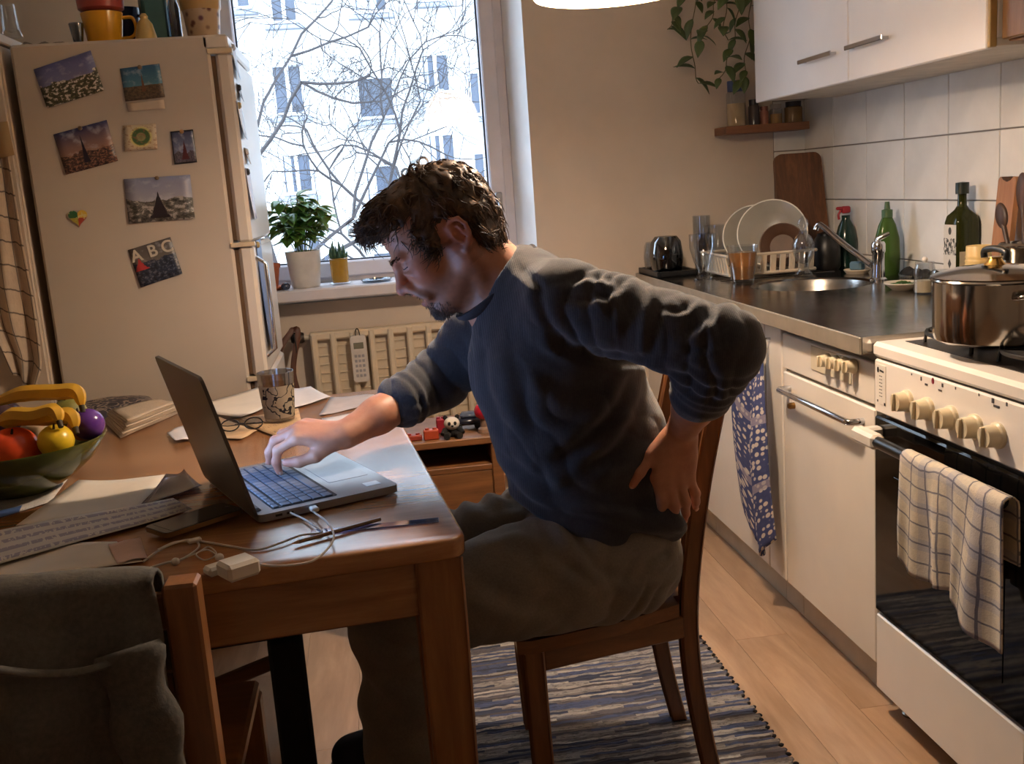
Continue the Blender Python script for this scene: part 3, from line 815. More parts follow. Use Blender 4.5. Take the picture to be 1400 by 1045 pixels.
def board(name, label, px0, px1, pyt, pyb, xw_top, lean, mat, th=.018, round_=.03, hole=None):
    """cutting board leaning on the tiled wall"""
    p = onx((px0 + px1) / 2, pyb, xw_top - lean); s = mpx(p); wd = (px1 - px0) * s / .93; ht = (pyb - pyt) * s
    pts = []
    for cx_, cy_, a0 in ((wd / 2 - round_, ht - round_, 0), (-wd / 2 + round_, ht - round_, PI / 2), (-wd / 2 + .01, .01, PI), (wd / 2 - .01, .01, 1.5 * PI)):
        rr_ = round_ if cy_ > .05 else .01
        for k_ in range(6): a = a0 + k_ / 5 * PI / 2; pts.append((cx_ + rr_ * math.cos(a), cy_ + rr_ * math.sin(a)))
    if hole:   # heart-shaped notch at the top edge
        pts = [q for q in pts if not (q[1] > ht - .001 and abs(q[0]) < .02)]
        i = next(k_ for k_ in range(len(pts)) if pts[k_][0] < 0)
        pts[i:i] = [(.028, ht), (.016, ht - .010), (0, ht - .014), (-.016, ht - .010), (-.028, ht)]
    a = math.atan2(lean, ht); Y_ = np.array([math.sin(a), 0, math.cos(a)]); X_ = np.array([0, -1., 0])
    o_ = np.array([p[0] - th * .5, p[1], WT + th * math.sin(a) * .5])
    g = G().prism(pts, th, o_, X_, Y_)
    o = g.build(name, mat, None, 30); return tag(o, label, 'cutting board'), o_, X_, Y_
M_bd1 = wood('board_walnut', (72, 44, 26), (128, 84, 50), 'Z', 7, .5, 16)
M_bd2 = wood('board_beech', (140, 90, 52), (178, 124, 78), 'Z', 8, .5, 16)
c, s_b = footy(1103, 3.775, WT); wd, ht = 70 * s_b, 150 * s_b
pts = []
for cx_, cy_, a0 in ((wd / 2 - .035, ht - .03, 0), (-wd / 2 + .035, ht - .03, PI / 2), (-wd / 2 - .006 + .012, .012, PI), (wd / 2 + .006 - .012, .012, 1.5 * PI)):
    rr_ = .03 if cy_ > .05 else .01
    for k_ in range(6): a = a0 + k_ / 5 * PI / 2; pts.append((cx_ + rr_ * math.cos(a), cy_ + rr_ * math.sin(a)))
o = G().prism(pts, .02, c + np.array([0, .02, .006]), (1, 0, 0), (0, math.sin(.16), math.cos(.16))).build('cutting_board', M_bd1, None, 30)
tag(o, 'dark brown wooden cutting board leaning in the tiled corner behind the rack', 'cutting board')
bd, bo, bX, bY = board('cutting_board', 'light wooden cutting board with a notched top behind the oil bottle', 1354, 1390, 213, 366, XR - .022, .03, M_bd2, .016, .012, True)

# bottles
def bottle(name, label, px, yv, prof, mat, z=WT, sx=1, sy=1, cat='bottle'):
    p, s = footy(px, yv, z); t = thing(name, label, cat, p)
    G().lathe([(r * s, h * s) for r, h in prof], 28, p, None, sx, sy).build('bottle_body', mat, t, 45)
    return t, p, s
M_green = mk('green_glass', (92, 124, 58), .12, 0, .1, **{'Transmission Weight': .55, 'IOR': 1.3})
t, p, s = bottle('detergent_bottle', 'clear green dish soap bottle behind the tap', 1213, 3.235, [(0, 0), (15, 0), (17, 3), (18, 25), (17, 50), (12, 68), (7, 78), (6.5, 80), (0, 80)], M_green, sy=.7)
G().lathe([(7.2 * s, 78 * s), (7.2 * s, 88 * s), (4 * s, 89 * s), (3 * s, 99 * s), (0, 99 * s)], 16, p).build('cap', mk('cap_green', (74, 100, 62), .4), t, 40)
M_olive = mk('olive_glass', (52, 54, 18), .08, 0, .1, **{'Transmission Weight': .35, 'IOR': 1.35})
pO, sO = footy(1314, 2.84, WT)
t = thing('oil_bottle', 'square dark green oil bottle with a white label', 'bottle', pO)
def sq_ring(hw, z, rr): return [(x_, y_, z) for (x_, y_) in [(sx_ * (hw - rr) + rr * math.cos(a), sy_ * (hw - rr) + rr * math.sin(a)) for (sx_, sy_, a0) in ((1, 1, 0), (-1, 1, PI / 2), (-1, -1, PI), (1, -1, 1.5 * PI)) for a in [a0 + k_ * PI / 10 for k_ in range(6)]]]
rings = [(20, 0), (22, 3), (22.5, 60), (22.5, 84), (20, 93), (13, 101), (8, 107), (7.5, 118), (7.5, 124)]
V = []; F = []; K = 24
for (hw, h) in rings:
    hw_, h_ = hw * sO * .76, h * sO; V += sq_ring(hw_, h_, min(hw_ * .999, (.012 if hw > 15 else hw_ * .999)))
for i in range(len(rings) - 1):
    for a in range(K): b = (a + 1) % K; F.append((i * K + a, i * K + b, (i + 1) * K + b, (i + 1) * K + a))
F.append(tuple(range(K))[::-1]); F.append(tuple((len(rings) - 1) * K + a for a in range(K)))
g = G().add(V, F); Ro_ = rotz(.03); g.xf(Ro_, pO); g.build('bottle_body', M_olive, t, 40)
G().lathe([(8.6 * sO, 122 * sO), (8.6 * sO, 137 * sO), (0, 138 * sO)], 20, pO).build('cap', mk('cap_darkgreen', (24, 34, 26), .4), t, 40)
n = N('oil_label'); uv = n.coord('UV'); s_ = n.sep(uv)
nz = n.noise(uv, 9, 3); dk = n.math('GREATER_THAN', nz, .50)
inb = n.math('MULTIPLY', n.math('GREATER_THAN', s_[1], .42), n.math('LESS_THAN', s_[1], .74))
d1 = n.math('SUBTRACT', s_[0], .5); d2 = n.math('SUBTRACT', s_[1], .88)
dot = n.math('LESS_THAN', n.math('ADD', n.math('MULTIPLY', d1, d1), n.math('MULTIPLY', n.math('MULTIPLY', d2, d2), 3.0)), .016)
d3 = n.math('SUBTRACT', s_[1], .25); tri = n.math('LESS_THAN', n.math('ADD', n.math('MULTIPLY', n.math('ABSOLUTE', d1), .7), n.math('ABSOLUTE', d3)), .10)
msk = n.math('MAXIMUM', n.math('MAXIMUM', n.math('MULTIPLY', inb, dk), dot), tri)
n.bsdf(n.mix(msk, lin((206, 200, 190)), lin((60, 58, 52))), .6); M_lab = n.m
hw_ = 22.6 * sO * .76; P = np.array([[[ -hw_ - .0006, hw_ * .82 * (1 - 2 * a), sO * (12 + 70 * b)] for b in np.linspace(0, 1, 4)] for a in np.linspace(0, 1, 4)])
P = P @ Ro_.T + pO; G().sheet(P, .0006).build('front_label', M_lab, t, 0)
P = np.array([[[ -hw_ * .82 * (1 - 2 * a), -hw_ - .0006, sO * (12 + 34 * b)] for b in np.linspace(0, 1, 3)] for a in np.linspace(0, 1, 3)])
P = P @ Ro_.T + pO; G().sheet(P, .0006).build('side_label', mk('label_cream', (190, 172, 140), .6), t, 0)

# spray bottle
p, s = footy(1157, 3.60, WT); s *= .92
t = thing('spray_bottle', 'dark green spray bottle with a red trigger by the tiles', 'bottle', p)
G().lathe([(0, 0), (15 * s, 0), (16 * s, 4 * s), (16 * s, 40 * s), (11 * s, 60 * s), (6 * s, 70 * s), (6 * s, 76 * s), (0, 76 * s)], 24, p).build('bottle_body', mk('spray_green', (30, 60, 50), .15, 0, .1, **{'Transmission Weight': .3}), t, 45)
g = G(); c = p + np.array([0, 0, 84 * s])
g.box(c, (.032, .020, .026), None, .005); g.box(c + np.array([-.022, .0, .006]), (.03, .014, .012), None, .004)
hd = g.build('spray_head', mk('spray_red', (158, 40, 48), .35), t, 40)
G().tube(catmull([c + np.array([-.018, 0, -.002]), c + np.array([-.028, 0, -.016]), c + np.array([-.026, 0, -.034])], 4), .0045, 8).build('trigger', mk('spray_red', (0, 0, 0)), hd, 60)
# black kettle-like canister beside it
p, s = footy(1130, 3.56, WT); s *= .85
t = thing('black_canister', 'matt black canister with lid standing behind the sink', 'canister', p)
G().lathe([(0, 0), (19 * s, 0), (22 * s, 5 * s), (22 * s, 34 * s), (18 * s, 50 * s), (14 * s, 55 * s), (0, 55 * s)], 28, p).build('canister_body', M_black, t, 45)
ld = G().lathe([(14.5 * s, 54 * s), (14 * s, 58 * s), (4 * s, 61 * s), (3 * s, 66 * s), (0, 66 * s)], 24, p).build('lid', M_black, t, 40)
# glass jug on the edge of the bowl
p, s = footy(1099, 3.395, WT); s *= .95
t = thing('glass_decanter', 'clear stoppered glass decanter standing by the dish rack', 'decanter', p)
G().lathe([(0, 0), (13 * s, 0), (13 * s, 4 * s), (7 * s, 12 * s), (8 * s, 18 * s), (15 * s, 34 * s), (16 * s, 48 * s), (11 * s, 58 * s), (6 * s, 62 * s), (6 * s, 66 * s), (4.5 * s, 66 * s), (4.5 * s, 61 * s), (10 * s, 56 * s), (14.6 * s, 48 * s), (13.6 * s, 34 * s), (6 * s, 20 * s), (0, 18 * s)], 28, p).build('decanter_body', GL, t, 45)
G().lathe([(0, 62 * s), (4 * s, 63 * s), (4 * s, 68 * s), (8 * s, 74 * s), (7 * s, 80 * s), (2 * s, 86 * s), (0, 87 * s)], 20, p).build('stopper', GL, t, 60)
# cream ribbed cup stack, utensil jar, spoons
p, s = footy(1337, 2.60, WT)
hx_ = [(0, 0), (19, 0)]
for q in range(9): hx_ += [(19 - q * .35, q * 6 + 2), (19.8 - q * .35, q * 6 + 4), (19 - q * .35, q * 6 + 6)]
hx_ += [(16, 66), (15.4, 67), (13, 66), (13, 30), (0, 30)]
o = G().lathe([(r * s, h * s) for r, h in hx_], 28).build('ribbed_cup', mk('cup_cream', (214, 182, 120), .4, var=.06), None, 60); o.location = p
tag(o, 'tall cream ribbed cup in front of the oil bottle', 'cup')
p, s = footy(1393, 2.45, WT)
t = thing('utensil_jar', 'steel utensil jar with a beaded rim by the stove', 'jar', p)
G().lathe([(0, 0), (24 * s, 0), (25 * s, 2 * s), (25 * s, 66 * s), (28 * s, 70 * s), (28 * s, 75 * s), (25 * s, 78 * s), (23.5 * s, 76 * s), (23.5 * s, 4 * s), (0, 4 * s)], 32, p).build('jar_body', M_pot, t, 40)
A2 = np.array([1, 1, 0.])
M_spoon = wood('spoon_wood', (46, 28, 18), (84, 54, 34), 'Z', 8, .5, 10)
for i, (px, py, tx) in enumerate(((1372, 300, -.35), (1392, 270, .3))):
    hd_ = onx(px, py, p[0] + .01); lat = (hd_ - p) * A2; lat = nrm(lat) * min(np.linalg.norm(lat), (.070, .050)[i]); side = np.array([(-.013, .013)[i], 0, 0]); hd_ = np.array([p[0] + lat[0], p[1] + lat[1], hd_[2]]) + side; b_ = p - nrm(lat) * .024 + side + np.array([0, 0, .014])
    t2 = thing('wooden_spoon', ('dark wooden spoon with a round bowl in the utensil jar', 'long dark wooden spatula leaning in the utensil jar')[i], ('spoon', 'spatula')[i], b_)
    d_ = nrm(hd_ - b_)
    G().tube([b_, b_ + (hd_ - b_) * .5, hd_ - d_ * .01], [.0055, .006, .007], 8).build('handle', M_spoon, t2, 60)
    fr_ = frame(d_, (1, 0, 0))
    G().ell(hd_ + d_ * .012, ((.009, .024, .036) if i == 0 else (.007, .026, .052)), frame(d_, (0, 1, 0)), 18, 10).build('bowl' if i == 0 else 'blade', M_spoon, t2, 60)
# plate with herbs, jars
p, s = foot(1234, 396, WT)
t = thing('herb_dish', 'small white dish with chopped green herbs', 'dish', p)
G().lathe([(0, 0), (13 * s, 0), (24 * s, 9 * s), (24 * s, 10.5 * s), (13 * s, 2.5 * s), (0, 2.5 * s)], 32, p, None, 1, 1.1).build('dish', mk('plate_white', (0, 0, 0)), t, 40)
g = G()
for q in range(90):
    a, rr_ = RNG.uniform(0, 2 * PI), 15 * s * math.sqrt(RNG.uniform(0, 1)); c = p + np.array([rr_ * math.cos(a), rr_ * math.sin(a), 6 * s + (15 * s - rr_) * .35 + RNG.uniform(0, .004)])
    g.ell(c, (.006, .004, .0015), rotz(RNG.uniform(0, 6)) @ rotx(RNG.uniform(-.7, .7)), 6, 4)
g.build('herbs', mk('herb_green', (58, 92, 40), .6, var=.3, scale=60), t, 60, kind='stuff')
for i, (px, py, hh, rr_, lb_) in enumerate(((1264, 410, 40, 14, 'small lidded glass jar beside the herb dish'), (1288, 408, 34, 15, 'low glass jar half full of brown paste behind the cooking pot'))):
    p, s = footy(px, 2.66 + .06 * (i == 0), WT)
    t = thing('glass_jar', lb_, 'jar', p)
    G().lathe([(0, 0), (rr_ * s, 0), (rr_ * s, hh * .8 * s), (rr_ * .85 * s, hh * s), (rr_ * .80 * s, hh * s), (rr_ * .92 * s, hh * .78 * s), (rr_ * .92 * s, 2 * s), (0, 2 * s)], 24, p).build('jar_wall', GL, t, 45)
    G().lathe([(0, 2.2 * s), (rr_ * .9 * s, 2.2 * s), (rr_ * .9 * s, hh * .45 * s), (0, hh * .45 * s)], 20, p).build('contents', mk('paste_%d' % i, ((188, 170, 140), (60, 38, 26))[i], .5), t, 45)
    if i == 0:
        l_ = G().lathe([(0, hh * s), (rr_ * .9 * s, hh * s), (rr_ * .88 * s, (hh + 3) * s), (0, (hh + 3) * s)], 20, p).build('lid', GL, t, 40)
        G().ell(p + np.array([0, 0, (hh + 6) * s]), 4 * s, None, 12, 8).build('lid_knob', mk('cup_white', (220, 214, 206), .3), l_, 60)
# dark rag along the tiles
pts = []
m_, n_ = 26, 8; P = np.zeros((m_, n_, 3))
a, b = onx(1243, 372, XR - .03), onx(1284, 372, XR - .03)
for i in range(m_):
    for j in range(n_):
        u, v_ = i / (m_ - 1), j / (n_ - 1)
        P[i, j] = (XR - .016 - .05 * (1 - v_), a[1] + (b[1] - a[1]) * u, WT + .004 + .022 * math.sin(v_ * PI) * (.7 + .3 * math.sin(u * 21)) + .004 * math.sin(u * 40 + v_ * 9) ** 2)
o = G().sheet(P, .003).build('dark_dishcloth', mk('rag_dark', (34, 30, 28), .95, bump=.4), smooth=180); tag(o, 'dark crumpled dishcloth lying along the tiled wall', 'cloth')
# steel sponge stand behind the bowl (soap dish)
p, s = footy(1172, 3.36, WT)
t = thing('soap_dish', 'small pale soap dish with a blue sponge behind the sink', 'soap dish', p)
G().lathe([(0, 0), (14 * s, 0), (18 * s, 5 * s), (17 * s, 6 * s), (13 * s, 2 * s), (0, 2 * s)], 24, p).build('dish', M_rack, t, 40)
G().box(p + np.array([0, 0, 10 * s]), (.03, .05, 12 * s), rotz(.4), .006).build('sponge', mk('sponge_blue', (96, 124, 140), .9, bump=.5), t, 35)

# ================================================================== SPICE SHELF AND PLANT IN THE CORNER
YSH = 3.90; a = ony(993, 178, YSH); ZSH = ony(993, 165, YSH)[2] - .01
SX0, SX1 = a[0], ony(1107, 172, YSH)[0]
SX1 = min(SX1, XR - .012); ZSH = 1.442
t = thing('spice_shelf', 'small brown wooden spice shelf in the wall corner', 'shelf', ((SX0 + SX1) / 2, YB - .1, ZSH))
M_shelf = wood('shelf_wood', (96, 58, 34), (140, 92, 58), 'X', 8, .5, 14)
G().box2((SX0, YSH, ZSH - .03), (SX1, YB - .01, ZSH), .002).build('board', M_shelf, t, 30)
def spice(name, label, px, wpx, hpx, glass, cont, lid, yv=3.955):
    c = ony(px, 170, yv); s = mpx(c); c = np.array([c[0], yv, ZSH]); r, h = wpx * s / 2, hpx * s
    t = thing(name, label, 'jar', c, group='spice jars on the corner shelf')
    G().lathe([(0, 0), (r, 0), (r, h * .72), (r * .8, h * .78), (0, h * .78)], 20, c).build('jar_body', glass, t, 40)
    if cont: G().lathe([(0, .001), (r * .93, .002), (r * .93, h * .5), (0, h * .5)], 16, c).build('spice', cont, t, 40)
    G().lathe([(r * .86, h * .77), (r * .88, h), (0, h)], 20, c).build('lid', lid, t, 40)
M_lidb = mk('lid_blue', (58, 72, 112), .4); M_lidk = mk('lid_dark', (26, 24, 28), .4)
spice('spice_jar', 'tall spice jar with a blue lid at the shelf end', 1007, 26, 60, GL, mk('spice_mix', (176, 150, 110), .8), M_lidb)
spice('spice_jar', 'dark spice jar with a pale label and black lid', 1031, 15, 34, mk('jar_darkglass', (70, 62, 62), .2), None, M_lidk)
spice('spice_jar', 'small reddish spice jar on the shelf', 1045, 12, 24, mk('jar_red', (140, 92, 76), .3), None, mk('lid_rust', (110, 60, 46), .4))
spice('spice_jar', 'clear spice jar of yellow powder on the shelf', 1061, 17, 26, GL, mk('spice_yellow', (168, 124, 60), .8), mk('lid_pale', (170, 158, 140), .4))
spice('spice_jar', 'squat brown glass jar with a dark lid at the wall side', 1085, 24, 28, mk('jar_brown', (128, 98, 60), .15), None, M_lidk)
# trailing plant in a hanging pot, vines with leaves
c0 = np.array([1.385, 3.86, 1.905]); 
t = thing('trailing_plant', 'trailing green house plant hanging beside the wall cabinet', 'plant', c0)
G().lathe([(0, 0), (.05, 0), (.07, .11), (.074, .115), (.068, .115), (.05, .01), (0, .01)], 24, c0).build('pot', mk('pot_beige', (150, 120, 90), .6), t, 40)
G().tube([c0 + np.array([0, 0, .11]), c0 + np.array([.0, .05, .45]), c0 + np.array([0, .19, .46])], .003, 6).build('hanger', M_dark, t, 40)
M_leaf = mk('leaf_dark', (78, 92, 48), .45, var=.3, scale=10)
def leaf_mesh(l=.05, w_=.028, fold=.25, curl=.3):
    m_, n_ = 7, 5; P = np.zeros((m_, n_, 3))
    for i in range(m_):
        u = i / (m_ - 1); hw = w_ * math.sin(PI * min(1, u ** .8)) * .5 + .0004
        for j in range(n_):
            v_ = j / (n_ - 1) * 2 - 1
            P[i, j] = (u * l, v_ * hw, -curl * l * u * u - abs(v_) * hw * -fold)
    return G().sheet(P, .0006)
LEAF = leaf_mesh().build('leaf', M_leaf, t, 180); LEAF.location = (0, 0, .12); leaf_me = LEAF.data
vines = [[(0, 0, .11), (-.02, -.05, .10), (-.05, -.06, -.02), (-.08, -.06, -.10), (-.11, -.05, -.15)],
         [(0, 0, .11), (-.06, -.02, .13), (-.14, -.02, .04), (-.19, -.01, -.05), (-.215, 0, -.10)],
         [(0, 0, .11), (.03, -.06, .12), (.035, -.07, 0), (.02, -.07, -.12), (-.01, -.07, -.22), (-.04, -.06, -.29)],
         [(0, 0, .11), (.06, -.04, .12), (.085, -.05, 0), (.08, -.05, -.12), (.06, -.05, -.24), (.05, -.05, -.30)],
         [(0, 0, .11), (-.03, .03, .15), (-.06, .04, .10), (-.10, .03, 0), (-.12, .02, -.2), (-.10, .01, -.30)],
         [(0, 0, .11), (.02, -.08, .1), (.0, -.09, .02), (-.03, -.09, -.08), (-.02, -.08, -.16)]]
g = G()
for vi, vn in enumerate(vines):
    C_ = catmull(np.array(vn) + c0, 6); C_ = C_ + np.stack([np.sin(np.arange(len(C_)) * .9 + vi) * .006, np.zeros(len(C_)), np.zeros(len(C_))], 1)
    g.tube(C_, .0018, 5)
    for i in range(4, len(C_), 2):
        o = bpy.data.objects.new('leaf', leaf_me); COL.objects.link(o); o.parent = t
        d_ = nrm(np.array([RNG.uniform(-1, 1), RNG.uniform(-1, .1), RNG.uniform(-.9, .25)])); o.location = Vector(C_[i] - c0)
        fr_ = frame(np.cross(d_, [RNG.uniform(-.3, .3), RNG.uniform(-.3, .3), 1])); X_ = d_; Z_ = nrm(np.cross(X_, np.cross([0, -.4, 1], X_))); Y_ = np.cross(Z_, X_)
        o.rotation_euler = Matrix(np.array([X_, Y_, Z_]).T.tolist()).to_euler(); sc = RNG.uniform(.9, 1.6); o.scale = (sc, sc, sc)
g.build('vine', mk('vine_stem', (96, 86, 52), .7), t, 60, kind='stuff')
# ================================================================== FRIDGE AND WHAT HANGS ON IT
FYa, FYb = 3.15, 3.74
FX0, FX1, FXD = -.945, -.402, -.345     # back, body front, door front
FZ = 1.762
t = thing('fridge_freezer', 'tall white fridge freezer with postcards on its side', 'fridge', ((FX0 + FXD) / 2, (FYa + FYb) / 2, 0))
M_fr = mk('fridge_white', (188, 174, 158), .4, var=.05, scale=3)
M_frd = mk('fridge_door_white', (206, 194, 180), .3, var=.05, scale=3)
G().box2((FX0, FYa, .04), (FX1, FYb, FZ), .008).build('body', M_fr, t, 35)
for (z0, z1) in ((.10, .752), (.760, 1.158), (1.166, FZ - .048)):
    d = G().box2((FX1 + .012, FYa + .002, z0), (FXD, FYb - .002, z1), .010).build('door', M_frd, t, 35)
    G().box2((FX1, FYa + .010, z0 + .01), (FX1 + .012, FYb - .01, z1 - .01), .001).build('door_seal', mk('seal_brown', (92, 66, 40), .6), d, 0)
for z0 in (.756, 1.162, FZ - .046):
    G().box2((FX1 - .008, FYa - .006, z0 - .007), (FXD + .006, FYa + .02, z0 + .007), .002).build('hinge', mk('hinge_ivory', (200, 180, 150), .4), t, 30)
G().box2((FX1 - .02, FYa, FZ - .04), (FXD - .004, FYb, FZ), .006).build('top_panel', M_frd, t, 30)
for xx in (FX0 + .06, FX1 - .06):
    for yy in (FYa + .05, FYb - .05): G().lathe([(0, 0), (.02, 0), (.016, .04), (0, .04)], 12, (xx, yy, 0)).build('foot', M_black, t, 40)
# chrome handle strip on the door edge
G().tube([(FXD + .0, FYa + .03, .82), (FXD + .028, FYa + .03, .84), (FXD + .028, FYa + .03, 1.10), (FXD, FYa + .03, 1.12)], .007, 8).build('door_handle', M_chrome, t, 60)

def picture(name, sky0, sky1, land0, land1, horizon=.45, hs=4, rough_amp=.25, spot=None, spotc=(.5, .4), spots=(.10, .22), seed=0, border=None, specks=None):
    """printed picture: sky gradient, broken horizon, ground, one upright motif"""
    n = N(name); uv = n.coord('UV'); s = n.sep(uv); u, v = s[0], s[1]
    off = n.coord('UV', (1, 1, 1), (0, 0, 0), (seed * 3.7, seed * 1.3, 0))
    nz = n.noise(off, hs, 6, .62); nz2 = n.noise(off, hs * 4, 5, .65)
    sky = n.mix(v, lin(sky1), lin(sky0))
    cl = n.ramp(n.noise(off, 4.5, 4), [(.52, (0, 0, 0, 1)), (.68, (1, 1, 1, 1))])
    sky = n.mix(n.math('MULTIPLY', cl, .35), sky, lin((205, 205, 210)))
    land = n.ramp(nz2, [(.38, lin(land0)), (.62, lin(land1))])
    hz = n.math('MULTIPLY_ADD', nz, rough_amp * 2, horizon - rough_amp)
    c = n.mix(n.math('LESS_THAN', v, hz), sky, land)
    if specks: c = n.mix(n.math('MULTIPLY', n.math('GREATER_THAN', nz2, .55), n.math('LESS_THAN', v, hz)), c, lin(specks))
    if spot:
        base_v = spotc[1] - spots[1]; hgt = 2 * spots[1]          # pointed upright motif on a broken outline
        rel = n.math('DIVIDE', n.math('SUBTRACT', v, base_v), hgt)
        wd_ = n.math('MULTIPLY', n.math('SUBTRACT', 1.0, n.math('POWER', n.math('MAXIMUM', rel, 0.0), .7)), spots[0] * 1.25)
        wd_ = n.math('MULTIPLY', wd_, n.math('MULTIPLY_ADD', nz2, 1.6, .25))
        m_ = n.math('MULTIPLY', n.math('LESS_THAN', n.math('ABSOLUTE', n.math('SUBTRACT', u, spotc[0])), wd_), n.math('MULTIPLY', n.math('GREATER_THAN', rel, 0.0), n.math('LESS_THAN', rel, 1.0)))
        c = n.mix(m_, c, lin(spot))
    if border:
        e = n.math('MAXIMUM', n.math('ABSOLUTE', n.math('SUBTRACT', u, .5)), n.math('ABSOLUTE', n.math('SUBTRACT', v, .5)))
        c = n.mix(n.math('GREATER_THAN', e, .46), c, lin(border))
    n.bsdf(c, .35); return n.m
YS = FYa - .002
def postcard(label, quad, mat, pin=True, mk_pin=(120, 96, 70), cat='postcard', curl=.004, name='postcard'):
    """quad: photo pixels of top-left, top-right, bottom-right, bottom-left"""
    TL, TR, BR_, BL = (ony(*q, YS) for q in quad); m_ = 7
    P = np.zeros((m_, m_, 3))
    for i in range(m_):
        for j in range(m_):
            u, v = i / (m_ - 1), j / (m_ - 1)
            p = (BL * (1 - u) + BR_ * u) * (1 - v) + (TL * (1 - u) + TR * u) * v
            p[1] = YS - .0012 - curl * (2 * u - 1) ** 2 * (1 - v)
            P[i, j] = p
    c = (TL + TR + BR_ + BL) / 4
    t = thing(name, label, cat, c, group='pictures on the fridge side')
    G().sheet(P, .0006).build('print', mat, t, 180)
    if pin:
        q = (TL + TR) / 2; G().lathe([(0, 0), (.006, 0), (.006, .004), (.003, .007), (0, .007)], 12, (q[0], YS - .001, q[2] - .003), rotx(PI / 2)).build('magnet', mk('magnet_%d' % sum(mk_pin), mk_pin, .4), t, 40)
    return t
postcard('tilted postcard of a white hillside village under a violet sky', [(46, 95), (124, 69), (143, 124), (65, 148)], picture('pc_village', (92, 92, 138), (140, 140, 170), (48, 50, 40), (104, 98, 62), .55, 3.4, .38, None, seed=1, specks=(206, 196, 184)), False)
postcard('postcard of a brown tower under a teal sky', [(164, 94), (218, 87), (226, 133), (172, 139)], picture('pc_tower', (40, 84, 116), (96, 146, 160), (66, 54, 44), (112, 92, 68), .42, 3, .05, (112, 74, 52), (.50, .52), (.05, .28), 2), True)
o = postcard('small white note with faint writing under the tower postcard', [(173, 141), (224, 136), (226, 149), (176, 153)], mk('note_paper', (186, 168, 148), .8), False, cat='note', curl=.002, name='paper_note')
postcard('tilted postcard of a spired town at dusk', [(73, 184), (146, 164), (162, 220), (91, 239)], picture('pc_dusk', (44, 48, 92), (196, 150, 112), (38, 30, 36), (120, 84, 70), .42, 5, .22, (34, 30, 48), (.45, .50), (.05, .34), 3, specks=(150, 110, 86)), True)
# round crest sticker card
n = N('pc_crest'); uv = n.coord('UV'); s = n.sep(uv); dx = n.math('SUBTRACT', s[0], .52); dy = n.math('MULTIPLY', n.math('SUBTRACT', s[1], .52), .85)
rr_ = n.math('SQRT', n.math('ADD', n.math('MULTIPLY', dx, dx), n.math('MULTIPLY', dy, dy)))
nz = n.noise(uv, 9, 4)
ring = n.ramp(rr_, [(0, lin((120, 120, 80))), (.12, lin((150, 140, 96))), (.16, lin((66, 96, 54))), (.26, lin((70, 98, 58))), (.30, lin((206, 196, 120))), (.36, lin((196, 180, 150))), (.6, lin((190, 168, 142)))], 'LINEAR')
n.bsdf(n.mix(n.math('MULTIPLY', n.math('GREATER_THAN', nz, .56), .55), ring, lin((140, 92, 70))), .5)
postcard('small card with a green round emblem on cream', [(168, 172), (213, 169), (216, 204), (171, 207)], n.m, False)
postcard('small dark upright card with a red figure', [(233, 180), (264, 177), (270, 222), (239, 225)], picture('pc_figure', (60, 64, 92), (140, 146, 170), (50, 48, 58), (110, 100, 106), .35, 5, .2, (84, 36, 38), (.52, .42), (.14, .30), 5, border=(24, 22, 28)), True, (160, 120, 80))
postcard('large postcard of mountains above a valley road', [(169, 245), (260, 239), (267, 299), (177, 306)], picture('pc_mountain', (128, 132, 158), (178, 172, 172), (48, 46, 40), (126, 120, 112), .52, 2.2, .30, (40, 32, 36), (.48, .38), (.12, .30), 6, specks=(168, 160, 152)), True)
pc7 = postcard('tilted dark picture card with big pale letters and a red spot', [(175, 342), (233, 324), (250, 374), (193, 393)], picture('pc_letters', (86, 78, 76), (128, 118, 104), (24, 26, 32), (52, 62, 84), .58, 3, .18, (172, 54, 54), (.16, .56), (.13, .16), 7, specks=(96, 96, 104)), False)
TLp, TRp, BLp = ony(175, 342, YS), ony(233, 324, YS), ony(193, 393, YS)
ux, uz = nrm(TRp - TLp), nrm(TLp - BLp); Wc, Hc = np.linalg.norm(TRp - TLp), np.linalg.norm(TLp - BLp)
for ch, fx in (('A', .14), ('B', .52), ('C', .86)):
    cu = bpy.data.curves.new('letter', 'FONT'); cu.body = ch; cu.size = Hc * .42; cu.align_x = 'CENTER'; cu.extrude = .0003; cu.offset = .0009
    ob = bpy.data.objects.new('letter', cu); COL.objects.link(ob)
    dg = bpy.context.evaluated_depsgraph_get(); me = bpy.data.meshes.new_from_object(ob.evaluated_get(dg)); bpy.data.objects.remove(ob)
    o = link('letter', me, mk('letter_pale', (196, 184, 164), .5), pc7, 0, False)
    base_ = TLp + ux * Wc * fx - uz * Hc * .34
    nn_ = np.cross(ux, uz)
    Mx = Matrix.Identity(4)
    for i in range(3): Mx[i][0] = ux[i]; Mx[i][1] = uz[i]; Mx[i][2] = nn_[i]; Mx[i][3] = base_[i] + (-.0035 if i == 1 else 0)
    o.matrix_basis = wm(pc7).inverted() @ Mx
